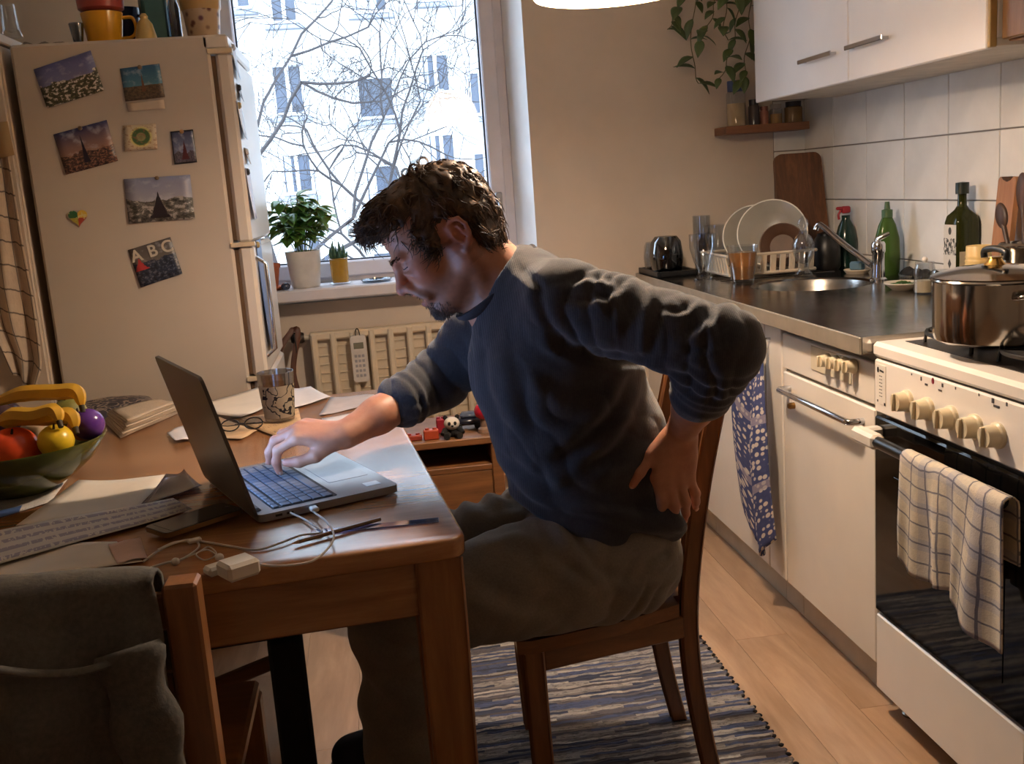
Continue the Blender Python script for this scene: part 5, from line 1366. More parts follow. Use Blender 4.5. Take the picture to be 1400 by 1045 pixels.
path = [tz(196, 768, .003), tz(214, 755, .006), tz(236, 744, .012), tz(262, 738, .008), tz(272, 748, .003), tz(250, 764, .003), tz(226, 770, .003), tz(206, 776, .003)]
G().tube(catmull(path, 8), CR, 6).build('cable_coil', M_cab, t, 60)
G().box(tz(266, 739, .008), (.022, .010, .007), rotz(.4), .002).build('connector', M_wp, t, 35)
t = thing('earphones', 'tangled white earphone cord beside the charger', 'earphones', tz(285, 752, 0))
path = [tz(240, 768, .003), tz(270, 756, .007), tz(285, 748, .003), tz(296, 758, .006), tz(280, 766, .003), tz(268, 758, .009), tz(284, 752, .006), tz(300, 762, .003)]
G().tube(catmull(path, 8), .0012, 6).build('cord', M_cab, t, 60)
for (a, b) in ((240, 768), (300, 762)): G().ell(tz(a, b, .006), (.007, .006, .006), None, 12, 8).build('earbud', M_wp, t, 60)
# thin strip (ruler) and pencil
a, b = tz(425, 729, .001), tz(600, 712, .001); d_ = b - a; ln_ = np.linalg.norm(d_)
o = G().box((0, 0, 0), (ln_, .022, .0018), None, .0006).build('ruler', thin_glass('ruler_plastic', (168, 176, 210), .14, .08, .4), None, 0)
o.location = (a + b) / 2 + np.array([0, 0, .0012]); o.rotation_euler = (0, 0, math.atan2(d_[1], d_[0])); tag(o, 'long clear plastic ruler lying in front of the laptop', 'ruler')
a, b = tz(400, 738, .0062), tz(520, 713, .0062); d_ = nrm(b - a)
t = thing('pencil', 'thin brown pencil lying by the ruler', 'pencil', (a + b) / 2)
a, b = a + np.array([0, -.02, 0]), b + np.array([.0, .012, 0])
d_ = nrm(b - a)
G().tube([a + d_ * .012, b], .0033, 6).build('shaft', mk('pencil_brown', (120, 86, 50), .4), t, 30); G().tube([a, a + d_ * .012], [.0006, .0033], 6).build('tip', mk('pencil_tip', (190, 150, 104), .6), t, 30)

# ------------------------------------------------ phone
q = [tz(204, 722), tz(303, 690), tz(331, 713), tz(228, 747)]
c = sum(q) / 4; ax_ = nrm((q[1] - q[0]) + (q[2] - q[3])); ay_ = np.cross([0, 0, 1], ax_); ln_ = .152; wd = .074
t = thing('smartphone', 'black smartphone with a gold edge lying on papers', 'phone', (c[0], c[1], TZ))
o_ = c - ax_ * ln_ / 2 - ay_ * wd / 2; o_[2] = TZ + .0085
G().prism(rrect(0, ln_, 0, wd, .010), .0075, o_, ax_, ay_).build('case', mk('phone_gold', (150, 112, 66), .3, .8), t, 30)
G().prism(rrect(.001, ln_ - .001, .001, wd - .001, .009), .0009, o_ + np.array([0, 0, .0075]), ax_, ay_).build('glass_front', mk('phone_glass', (12, 12, 13), .06), t, 30)
G().prism(rrect(.014, ln_ - .022, .004, wd - .004, .002), .0002, o_ + np.array([0, 0, .0085]), ax_, ay_).build('screen', mk('phone_screen', (26, 24, 22), .1), t, 0)
G().prism([(math.cos(a) * .004 + ln_ - .012, math.sin(a) * .004 + wd / 2) for a in np.linspace(0, 2 * PI, 14, endpoint=False)], .0004, o_ + np.array([0, 0, .0085]), ax_, ay_).build('camera_lens', M_black, t, 30)

# ------------------------------------------------ papers
def ink(name, base, inkc, rows, dens=.5, rot=0, blot=None):
    n = N(name); uv = n.coord('UV', (1, 1, 1), (0, 0, rot)); s = n.sep(uv)
    fr = n.math('FRACT', n.math('MULTIPLY', s[1], rows)); line = n.math('MULTIPLY', n.math('GREATER_THAN', fr, .28), n.math('LESS_THAN', fr, .74))
    st = n.coord('UV', (rows * 13, rows * 1.2, 1), (0, 0, rot)); nz = n.noise(st, 1.0, 2, .7)
    m_ = n.math('MULTIPLY', line, n.math('GREATER_THAN', nz, 1 - dens))
    base_n = n.ramp(n.noise(uv, 5, 4), [(.3, tuple(x * .90 for x in lin(base)[:3]) + (1,)), (.7, lin(base))])
    c = n.mix(n.math('MULTIPLY', m_, .6), base_n, lin(inkc))
    if blot:
        b_ = n.math('MULTIPLY', n.math('LESS_THAN', s[0], blot[1]), n.math('LESS_THAN', s[1], blot[2])); c = n.mix(b_, c, lin(blot[0]))
    n.bsdf(c, .75); return n.m
M_pap = mk('paper_white', (214, 204, 190), .8, var=.05); M_pap2 = mk('paper_cool', (206, 202, 206), .8, var=.05)
def paper(name, label, quad, h, mat, cat='paper', curl=.006, nn=9, seed=0, th=.0004, group='papers on the table'):
    Q = [tz(*a, h) for a in quad]; P = np.zeros((nn, nn, 3))
    for i in range(nn):
        for j in range(nn):
            u, v = i / (nn - 1), j / (nn - 1)
            p = (Q[3] * (1 - u) + Q[2] * u) * (1 - v) + (Q[0] * (1 - u) + Q[1] * u) * v
            p[2] = TZ + h + curl * (abs(2 * u - 1) ** 3 * .5 + abs(2 * v - 1) ** 3 * .5) * (.5 + .5 * math.sin(seed * 3 + u * 4 + v * 3)) + .0012 * (1 + math.sin(u * 7 + seed))
            P[i, j] = p
    o = G().sheet(P, th).build(name, mat, None, 180); return tag(o, label, cat, group)
paper('paper_sheet', 'printed sheet with a blue picture beside the fruit bowl', [(-40, 672), (94, 655), (70, 688), (-50, 722)], .001, ink('print_blue', (206, 198, 190), (120, 116, 122), 9, .42, 0, ((62, 88, 136), .62, .22)), curl=.0004, seed=1)
paper('paper_sheet', 'blank white sheet with curled edge in front of the fruit bowl', [(108, 660), (229, 652), (186, 698), (22, 722)], .003, M_pap, curl=.005, seed=2)
paper('paper_sheet', 'loose white sheet tucked under the long receipt', [(-30, 752), (160, 742), (196, 770), (-30, 800)], .0016, M_pap, curl=.003, seed=3)
paper('paper_slip', 'small pinkish slip of paper beside the phone', [(148, 746), (192, 736), (202, 764), (160, 772)], .0052, mk('paper_pink', (206, 176, 164), .8), curl=.003, seed=4)
paper('long_receipt', 'long handwritten receipt stretching to the phone', [(-60, 738), (237, 683), (263, 698), (-60, 790)], .0056, ink('receipt_ink', (208, 200, 190), (104, 92, 130), 4, .55), 'receipt', curl=.004, seed=5)
o = paper('plastic_sleeve', 'clear plastic sleeve lying by the laptop lid', [(228, 654), (252, 645), (277, 668), (190, 698)], .0012, thin_glass('plastic_film2', (160, 146, 160), .12, .2, .35), 'plastic sleeve', curl=.010, seed=6, group=None)
# far side of the table
M_news = ink('newsprint', (196, 178, 156), (110, 96, 84), 16, .5)
stack = [([(142, 577), (205, 556), (243, 566), (165, 600)], 'folded newspaper lying at the bottom of the stack by the bowl'), ([(146, 568), (215, 552), (246, 560), (170, 590)], 'folded newspaper in the middle of the stack by the bowl'), ([(150, 566), (206, 552), (238, 556), (172, 582)], 'folded newspaper on top of the stack by the bowl')]
for k_, (qd, lb_) in enumerate(stack):
    h0 = .0005 + k_ * .0125; Q = [tz(a, b, h0) for a, b in qd]; m_ = 8
    P = np.zeros((m_, m_, 3))
    nws = thing('newspaper', lb_, 'newspaper', sum(Q) / 4 - np.array([0, 0, .0]), group='newspapers on the table')
    for l_ in range(3):
        for i in range(m_):
            for j in range(m_):
                u, v = i / (m_ - 1), j / (m_ - 1); p = (Q[3] * (1 - u) + Q[2] * u) * (1 - v) + (Q[0] * (1 - u) + Q[1] * u) * v
                p[2] = TZ + h0 + .0022 + l_ * .0038 + .0008 * math.sin(u * 6 + l_ + k_) * (u > .1); P[i, j] = p + np.array([.003 * l_, .002 * l_, 0])
        G().sheet(P, .0030).build('page_fold', M_news, nws, 180)
paper('brown_envelope', 'brown opened envelope with handwriting under the printed glass', [(318, 575), (408, 560), (414, 584), (392, 604)], .0016, ink('envelope_ink', (196, 160, 116), (70, 54, 44), 5, .45), 'envelope', .003, seed=1)
paper('brown_envelope', 'brown envelope beside the laptop lid', [(228, 600), (300, 572), (352, 590), (330, 602)], .0010, mk('envelope_brown', (190, 158, 120), .8), 'envelope', .003, seed=2)
paper('paper_sheet', 'cream sheet behind the laptop lid', [(250, 560), (368, 528), (372, 552), (330, 574)], .005, M_pap, curl=.006, seed=7)
paper('paper_sheet', 'lilac white sheet behind the printed glass', [(392, 533), (425, 530), (453, 545), (398, 560)], .003, M_pap2, curl=.006, seed=8)
paper('paper_sheet', 'grey sheet at the table corner by the radiator', [(452, 544), (512, 541), (500, 556), (436, 570)], .0012, mk('paper_grey', (170, 162, 164), .8), curl=.003, seed=9)
paper('paper_sheet', 'white sheet under the resting forearm', [(440, 574), (505, 562), (520, 580), (448, 594)], .0022, M_pap2, curl=.003, seed=10)
o = paper('paper_sheet', 'small white corner of paper at the laptop lid', [(228, 592), (252, 582), (262, 600), (240, 604)], .0058, M_pap2, curl=.003, seed=11)
# reading glasses on the envelope
c = tz(331, 583, .0135); GS = .82
t = thing('reading_glasses', 'dark rimmed reading glasses lying folded on the envelope', 'glasses', c)
M_rim = mk('rim_dark', (44, 36, 32), .3)
for s_ in (-1, 1):
    cc = c + GS * np.array([s_ * .034, 0, .006]); ring = [cc + GS * np.array([.026 * math.cos(a), .010 * math.sin(a), .015 * math.sin(a)]) for a in np.linspace(0, 2 * PI, 20, endpoint=False)]
    G().tube(ring, .0018, 6, closed=True).build('rim', M_rim, t, 60)
    G().tube([c + GS * np.array([s_ * .061, 0, .008]), c + GS * np.array([s_ * .050, .05, -.006]), c + GS * np.array([-s_ * .03, .066, -.007])], .0016, 6).build('temple', M_rim, t, 60)
G().tube([c + GS * np.array([-.008, 0, .008]), c + GS * np.array([.008, 0, .008])], .0018, 6).build('bridge', M_rim, t, 60)
# printed glass
p, s = foot(383, 573, TZ + .0062); h, r0, r1 = 66 * s, 20 * s, 25 * s
t = thing('printed_glass', 'drinking glass printed with black drawings on the papers', 'glass', p)
G().lathe([(0, 0), (r0, 0), (r0 + (r1 - r0) * .4, h * .4), (r1, h), (r1 - .002, h), (r0 - .003, .006), (0, .006)], 32, p).build('glass_wall', thin_glass('clear_glass_lit', (214, 212, 212), .14, .05, .5), t, 45)
n = N('glass_print'); v = n.coord('Object'); w_ = n.n('ShaderNodeTexNoise'); w_.inputs['Scale'].default_value = 34; w_.inputs['Detail'].default_value = 2; n.l(v, w_.inputs['Vector'])
ed = n.math('LESS_THAN', n.math('ABSOLUTE', n.math('SUBTRACT', w_.outputs['Fac'], .5)), .026)
tr = n.n('ShaderNodeBsdfTransparent'); tr.inputs[0].default_value = (.82, .78, .72, 1); df = n.n('ShaderNodeBsdfDiffuse'); df.inputs[0].default_value = lin((40, 36, 36))
ml = n.n('ShaderNodeBsdfDiffuse'); ml.inputs[0].default_value = lin((196, 178, 146)); m0 = n.n('ShaderNodeMixShader'); m0.inputs[0].default_value = .45; n.l(tr.outputs[0], m0.inputs[1]); n.l(ml.outputs[0], m0.inputs[2])
ms = n.n('ShaderNodeMixShader'); n.l(ed, ms.inputs[0]); n.l(m0.outputs[0], ms.inputs[1]); n.l(df.outputs[0], ms.inputs[2]); n.l(ms.outputs[0], n.out.inputs[0])
G().lathe([(r0 + .0006, .008), (r0 + (r1 - r0) * .4 + .0006, h * .4), (r0 + (r1 - r0) * .74 + .0006, h * .74)], 32, p).build('printed_band', n.m, t, 60)

# ------------------------------------------------ fruit bowl
rm = onz(148, 592, TZ + .098); BRd = .175; bcx = np.array([rm[0] - BRd * .995, rm[1] - .03, TZ + .0044])
t = thing('fruit_bowl', 'large olive green glass fruit bowl on the table', 'bowl', bcx)
n = N('olive_bowl'); v = n.coord('Object'); b_ = n.bsdf(n.ramp(n.noise(v, 9, 3), [(.3, lin((76, 78, 28))), (.7, lin((104, 102, 44)))]), .12); b_.inputs['Transmission Weight'].default_value = .25
G().lathe([(0, 0), (.068, 0), (.072, .004), (.10, .018), (.145, .054), (BRd, .098), (BRd - .001, .101), (BRd - .006, .099), (.139, .066), (.095, .050), (.06, .042), (0, .040)], 64, bcx).build('bowl', n.m, t, 60)
YC = bcx[1]
def fr_at(px, py, dy): return ony(px, py, YC + dy)
def fruit(name, label, c, r, mat, cat, sq=(1, 1, 1), stem=True, dimple=.25):
    t = thing(name, label, cat, c - np.array([0, 0, r * sq[2]]))
    prof = []
    for i in range(17):
        a = PI * i / 16; rr_ = math.sin(a); z = -math.cos(a); z -= dimple * math.exp(-(rr_ / .28) ** 2) * (1 if z > 0 else -1) * .8; prof.append((max(rr_, 0) * r * sq[0], z * r * sq[2]))
    prof[0] = (0, prof[0][1]); prof[-1] = (0, prof[-1][1])
    R_ = rotx(.25) @ roty(RNG.uniform(-.2, .2))
    G().lathe(prof, 28, c, R_).build('flesh', mat, t, 60)
    if stem:
        tp0 = c + R_ @ np.array([0, 0, r * (sq[2] - dimple * .8)]); G().tube([tp0, tp0 + R_ @ np.array([.002, 0, .012])], [.003, .002], 6).build('stem', mk('fruit_stem', (48, 36, 22), .8), t, 60)
    return t
s0 = mpx(bcx)
FR = [('tomato', 'large orange-red tomato in the fruit bowl', (24, 617, -.07), .050, mk('tomato_red', (214, 74, 34), .25, var=.12, scale=8), 'tomato', (1, 1, .92), .25),
      ('yellow_apple', 'small yellow apple beside the tomato in the bowl', (74, 610, -.082), .034, mk('apple_yellow', (222, 184, 38), .3, var=.1), 'apple', (1, 1, .94), .25),
      ('plum', 'shiny purple plum at the bowl rim', (121, 581, .0), .032, mk('plum_purple', (92, 50, 132), .2, var=.15), 'plum', (1, 1, 1), .08),
      ('peach', 'orange peach half hidden behind the plum', (112, 574, .062), .032, mk('peach_orange', (190, 118, 52), .5, var=.15), 'peach', (1, 1, 1), .1),
      ('kiwi', 'greenish brown kiwi behind the peach in the bowl', (96, 560, .11), .036, mk('kiwi_green', (116, 112, 44), .6, var=.25, scale=20), 'kiwi', (1, 1, 1.05), .05),
      ('pear', 'pale beige pear lying under the bananas', (46, 592, .02), .044, mk('pear_beige', (168, 144, 112), .5, var=.12), 'pear', (1, 1, 1.05), .08),
      ('aubergine', 'dark glossy purple aubergine in the fruit bowl', (0, 562, .10), .050, mk('aubergine_dark', (50, 30, 40), .2), 'aubergine', (1, 1, 1.1), .05)]
BPR = np.linspace(0, .176, 90); BPZ = np.interp(BPR, [0, .06, .095, .139, .169, .175], [.040, .042, .050, .066, .099, .1015])
def bowl_rest(R, r):                 # height at which a round fruit of radius r touches the bowl at distance R from its axis
    m_ = np.abs(BPR - R) < r; return bcx[2] + float((BPZ[m_] + np.sqrt(r * r - (R - BPR[m_]) ** 2)).max())
FP = np.array([fr_at(*q[2]) for q in FR]); FRD = np.array([q[3] * max(q[6]) for q in FR])
for _ in range(200):                 # let the fruit settle side by side on the inside of the bowl
    for a in range(len(FP)):
        d = (FP[a] - bcx)[:2]; r = np.linalg.norm(d); mx = .172 - FRD[a] * .55
        if r > mx: FP[a, :2] = bcx[:2] + d / r * mx; r = mx
        FP[a, 2] = bowl_rest(r, FRD[a])
        for b in range(len(FP)):
            if b != a:
                v_ = FP[a] - FP[b]; L_ = np.linalg.norm(v_); o_ = FRD[a] + FRD[b] + .0005 - L_
                if o_ > 0: v_[2] = 0; v_ = nrm(v_); FP[a] += v_ * o_ * .35; FP[b] -= v_ * o_ * .35
for q, c in zip(FR, FP): fruit(q[0], q[1], c, q[3], q[4], q[5], q[6], True, q[7])
M_ban = mk('banana_yellow', (206, 158, 42), .45, var=.18, scale=12); M_bant = mk('banana_tip', (60, 48, 26), .7)
BANS = []
for k_, (st, d0, mid, d1, end, d2, lb_) in enumerate((((114, 571), -.02, (80, 553), .0, (-6, 568), .03, 'outermost banana of the bunch arching over the fruit'),
        ((102, 577), -.062, (68, 564), -.036, (2, 574), -.008, 'middle banana of the bunch in the bowl'), ((82, 582), -.095, (48, 575), -.070, (-4, 585), -.045, 'lower banana of the bunch resting on the pear'))):
    a, m_, b_ = fr_at(*st, d0), fr_at(*mid, d1), fr_at(*end, d2)
    q1 = (a + m_) / 2 + np.array([.016, 0, .012]); q2 = (m_ + b_) / 2 + np.array([-.004, 0, .008])
    C_ = catmull([a, q1, m_, q2, b_], 6); rr_ = np.interp(np.linspace(0, 1, len(C_)), [0, .08, .25, .75, .95, 1], [.006, .010, .0165, .0165, .009, .005])
    rest = None
    for dz in np.arange(.08, -.09, -.001):                      # lower it until it lies on the fruit or on another banana
        Q_ = C_ + np.array([0, 0, dz])
        E_ = np.vstack([Q_[0] + nrm(Q_[0] - Q_[1]) * .016, Q_]); re_ = np.append(.006, rr_)
        gap = min([(np.linalg.norm(E_ - f_, axis=1) - re_ - r_).min() for f_, r_ in zip(FP, FRD)] + [(np.linalg.norm(E_ - f_ - np.array([0, 0, r_ + .002]), axis=1) - re_ - .003).min() for f_, r_ in zip(FP, FRD)] + [(np.linalg.norm(Q_[:, None] - B_[None], axis=2) - rr_[:, None] - rb_[None]).min() for B_, rb_ in BANS] + [.3])
        if gap < 0: break
        rest = Q_
    C_ = rest; BANS.append((C_, rr_))
    t2 = thing('banana', lb_, 'banana', C_[len(C_) // 2] - np.array([0, 0, .016]), group='bunch of bananas')
    G().tube(C_, rr_, 6).build('peel', M_ban, t2, 40); G().tube([C_[0], C_[0] + nrm(C_[0] - C_[1]) * .014], [.006, .005], 6).build('stem', M_bant, t2, 60)

# ------------------------------------------------ tall stool with patterned cushion behind the table
sc2 = np.array([-.775, 2.975, 0])
t = thing('tall_stool', 'tall stool with a round dark patterned cushion by the fridge', 'stool', sc2)
n = N('cushion_pattern'); v = n.coord('Object', (1, 1, .2)); nz = n.noise(v, 17, 3, .5, 2.5)
n.bsdf(n.ramp(nz, [(.44, lin((44, 38, 42))), (.48, lin((128, 112, 100))), (.54, lin((128, 112, 100))), (.58, lin((52, 46, 52)))]), .9)
G().lathe([(0, .70), (.11, .70), (.128, .715), (.13, .73), (.115, .752), (.06, .762), (0, .764)], 36, sc2).build('cushion', n.m, t, 60)
G().lathe([(0, .672), (.12, .672), (.124, .686), (.12, .70), (0, .70)], 36, sc2).build('seat', M_shelf, t, 40)
for k_ in range(4):
    a = PI / 4 + k_ * PI / 2; d_ = np.array([math.cos(a), math.sin(a), 0]); G().tube([sc2 + d_ * .085 + np.array([0, 0, .672]), sc2 + d_ * .125], [.014, .012], 10).build('leg', M_shelf, t, 60)
ring = [sc2 + np.array([.108 * math.cos(a), .108 * math.sin(a), .25]) for a in np.linspace(0, 2 * PI, 28, endpoint=False)]
G().tube(ring, .007, 8, closed=True).build('foot_ring', M_chrome, t, 60)

# ------------------------------------------------ black covered stool under the table
s1 = np.array([-.40, 2.24, 0])
t = thing('low_stool', 'low black stool with a broad leg under the table', 'stool', s1)
M_blk = mk('stool_black', (14, 13, 13), .8, bump=.2)
G().box(s1 + np.array([0, 0, .40]), (.34, .34, .07), rotz(.1), .02).build('seat', M_blk, t, 40)
for k_, (dx, dy) in enumerate(((.125, -.125), (-.125, -.125), (-.125, .125), (.125, .125))):
    c = s1 + rotz(.1) @ np.array([dx, dy, 0]); w_ = .075 if k_ == 0 else .05
    G().box(c + np.array([0, 0, .1825]), (w_, w_, .365), rotz(.1), .008).build('leg', M_blk, t, 40)
G().box(s1 + rotz(.1) @ np.array([0, -.125, .28]), (.20, .02, .03), rotz(.1) @ roty(-.25), .004).build('stretcher', M_shelf, t, 30)
# ================================================================== PERSON (implicit-surface modelling)
def A_(*v): return np.array(v, float)
class Pr:
    def __init__(self, fn, c, r, k=.015, op='u'): self.fn, self.c, self.r, self.k, self.op = fn, np.asarray(c, float), r, k, op
def rc(a, b, ra, rb, k=.02, op='u'):
    a, b = A_(*a), A_(*b); ab = b - a; L2 = ab @ ab + 1e-12
    def fn(P):
        t = np.clip(((P - a) @ ab) / L2, 0, 1); d = P - a - t[:, None] * ab
        return np.sqrt(np.einsum('ij,ij->i', d, d)) - (ra + (rb - ra) * t)
    return Pr(fn, (a + b) / 2, np.sqrt(L2) / 2 + max(ra, rb), k, op)
def el(c, r, R=None, k=.02, op='u'):
    c, r = A_(*c), A_(*r)
    def fn(P):
        q = P - c
        if R is not None: q = q @ R
        k0 = np.sqrt(((q / r) ** 2).sum(1)) + 1e-9; k1 = np.sqrt(((q / (r * r)) ** 2).sum(1)) + 1e-9
        return k0 * (k0 - 1) / k1
    return Pr(fn, c, max(r), k, op)
def half(nv, off, k=.01):          # keep points with nv.p >= off
    nv = nrm(nv)
    return Pr(lambda P: off - P @ nv, (0, 0, 0), 1e9, k, 'i')
def ev(prims, P, c=None, R=None):
    D = np.full(len(P), 1.0)
    for q in prims:
        if c is not None and q.r < 1e8 and np.linalg.norm(q.c - c) - q.r - R > .09: continue
        d = q.fn(P); k = q.k
        if q.op == 'u':
            h = np.maximum(k - np.abs(D - d), 0) / k; D = np.minimum(D, d) - h * h * k * .25
        elif q.op == 's':
            d = -d; h = np.maximum(k - np.abs(D - d), 0) / k; D = np.maximum(D, d) + h * h * k * .25
        else:
            h = np.maximum(k - np.abs(D - d), 0) / k; D = np.maximum(D, d) + h * h * k * .25
    return D
def surf(prims, h, pad=.03, smooth=2, extra=None):
    """surface nets on a sparse block grid; returns vertices, quads"""
    bb = [q for q in prims if q.op == 'u']
    lo = np.min([q.c - q.r for q in bb], 0) - pad; hi = np.max([q.c + q.r for q in bb], 0) + pad
    B = 8; bs = B * h; nb = np.ceil((hi - lo) / bs).astype(int)
    idx = np.stack(np.meshgrid(*[np.arange(k) for k in nb], indexing='ij'), -1).reshape(-1, 3)
    ctr = lo + (idx + .5) * bs
    # two-level culling
    d = np.concatenate([ev(prims, ctr[i:i + 60000]) for i in range(0, len(ctr), 60000)])
    act = idx[np.abs(d) < bs * .95 + .012]
    NB = nb * B + 2
    lidx = lambda I: (I[..., 0] * NB[1] + I[..., 1]) * NB[2] + I[..., 2]
    o9 = np.stack(np.meshgrid(*[np.arange(B + 1)] * 3, indexing='ij'), -1)
    ids, pos, qe = [], [], []
    corners = [(a, b, c) for a in (0, 1) for b in (0, 1) for c in (0, 1)]
    edges = [(i, j) for i in range(8) for j in range(i + 1, 8) if sum(abs(x - y) for x, y in zip(corners[i], corners[j])) == 1]
    Rb = bs * .9
    for bi in act:
        I = bi * B + o9; P = lo + I * h; c = lo + (bi + .5) * bs
        D = ev(prims, P.reshape(-1, 3), c, Rb).reshape(B + 1, B + 1, B + 1)
        sgn = D < 0
        if sgn.all() or not sgn.any(): continue
        cs = [sgn[a:B + a, b:B + b, c_:B + c_] for a, b, c_ in corners]
        n_in = sum(x.astype(np.int8) for x in cs); mix_ = (n_in > 0) & (n_in < 8)
        w_ = np.argwhere(mix_)
        if len(w_):
            dv = np.stack([D[w_[:, 0] + a, w_[:, 1] + b, w_[:, 2] + c_] for a, b, c_ in corners], 1)
            acc = np.zeros((len(w_), 3)); cnt = np.zeros(len(w_))
            for i, j in edges:
                m_ = (dv[:, i] < 0) != (dv[:, j] < 0); t = dv[:, i] / (dv[:, i] - dv[:, j] + 1e-12)
                ci, cj = np.array(corners[i]), np.array(corners[j]); e = ci + (cj - ci) * t[:, None]
                acc[m_] += e[m_]; cnt[m_] += 1
            ids.append(lidx(bi * B + w_)); pos.append(lo + (bi * B + w_ + acc / cnt[:, None]) * h)
        for ax in range(3):
            a = sgn[:B, :B, :B]; sl = [slice(0, B)] * 3; sl[ax] = slice(1, B + 1); b = sgn[tuple(sl)]
            w2 = np.argwhere(a != b)
            if len(w2) == 0: continue
            g_ = bi * B + w2; fl = a[tuple(w2.T)]
            u, v = [(1, 2), (2, 0), (0, 1)][ax]; du = np.zeros(3, int); du[u] = 1; dv_ = np.zeros(3, int); dv_[v] = 1
            q = np.stack([lidx(g_ - du - dv_), lidx(g_ - dv_), lidx(g_), lidx(g_ - du)], 1)
            q[~fl] = q[~fl][:, ::-1]; qe.append(q)
    ids = np.concatenate(ids); pos = np.concatenate(pos); qe = np.concatenate(qe)
    od = np.argsort(ids); ids, pos = ids[od], pos[od]
    k = np.clip(np.searchsorted(ids, qe), 0, len(ids) - 1); ok = (ids[k] == qe).all(1); Q = k[ok]
    for _ in range(smooth): pos = lap(pos, Q, .5)
    return pos, Q
def lap(V, Q, f):
    S_ = np.zeros_like(V); C_ = np.zeros(len(V))
    for i in range(4):
        a, b = Q[:, i], Q[:, (i + 1) % 4]
        np.add.at(S_, a, V[b]); np.add.at(S_, b, V[a]); np.add.at(C_, a, 1); np.add.at(C_, b, 1)
    m_ = C_ > 0; V = V.copy(); V[m_] += f * (S_[m_] / C_[m_][:, None] - V[m_]); return V
def vnorm(V, Q):
    n_ = np.cross(V[Q[:, 2]] - V[Q[:, 0]], V[Q[:, 3]] - V[Q[:, 1]]); N_ = np.zeros_like(V)
    for i in range(4): np.add.at(N_, Q[:, i], n_)
    return N_ / (np.linalg.norm(N_, axis=1, keepdims=True) + 1e-12)
def vhash(I, seed):
    x = (I[:, 0] * 374761393 + I[:, 1] * 668265263 + I[:, 2] * 2147483647 + seed * 1274126177) & 0xffffffff
    x = ((x ^ (x >> 13)) * 1274126177) & 0xffffffff; return ((x ^ (x >> 16)) & 0xffff) / 32768.0 - 1.0
def vnoise(P, seed=0):
    """smooth value noise in [-1,1] for an array of points"""
    I = np.floor(P).astype(np.int64); f = P - I; f = f * f * (3 - 2 * f); out = 0
    for a in (0, 1):
        for b in (0, 1):
            for c in (0, 1):
                w_ = (f[:, 0] if a else 1 - f[:, 0]) * (f[:, 1] if b else 1 - f[:, 1]) * (f[:, 2] if c else 1 - f[:, 2])
                out = out + w_ * vhash(I + np.array([a, b, c]), seed)
    return out
def smooth_mesh(name, V, Q, mat, parent, attrs=None):
    me = bpy.data.meshes.new(name)
    me.vertices.add(len(V)); me.vertices.foreach_set('co', V.astype(np.float32).ravel())
    me.loops.add(len(Q) * 4); me.loops.foreach_set('vertex_index', Q.astype(np.int32).ravel())
    me.polygons.add(len(Q)); me.polygons.foreach_set('loop_start', np.arange(0, len(Q) * 4, 4, dtype=np.int32))
    me.update(calc_edges=True); me.validate()
    for k, v in (attrs or {}).items():
        at = me.attributes.new(k, 'FLOAT', 'POINT'); at.data.foreach_set('value', np.asarray(v, np.float32))
    return link(name, me, mat, parent, 180)

# ---- joints (his left side is the near one)
LS, LE, LWR = A_(.335, 1.770, 1.070), A_(.560, 1.615, .992), A_(.532, 1.772, .815)
RS, RE, RWR = A_(.285, 2.095, 1.055), A_(.118, 2.13, .888), A_(-.085, 1.975, .8245)
LHIP, LKN, LAN = A_(.412, 1.842, .560), A_(-.025, 1.795, .507), A_(-.015, 1.80, .09)
RHIP, RKN, RAN = A_(.424, 2.025, .560), A_(.005, 2.085, .512), A_(-.02, 2.16, .09)
HO = A_(.140, 1.93, 1.1905); HP_ = math.radians(33); HYAW = math.radians(3)
HF = A_(-math.cos(HP_), 0, -math.sin(HP_)); HU = A_(-math.sin(HP_), 0, math.cos(HP_)); HS = A_(0, -1, 0)
def hd(f, u, s=0): return HO + HF * f + HU * u + HS * s
HR = np.array([HF, HU, HS]).T

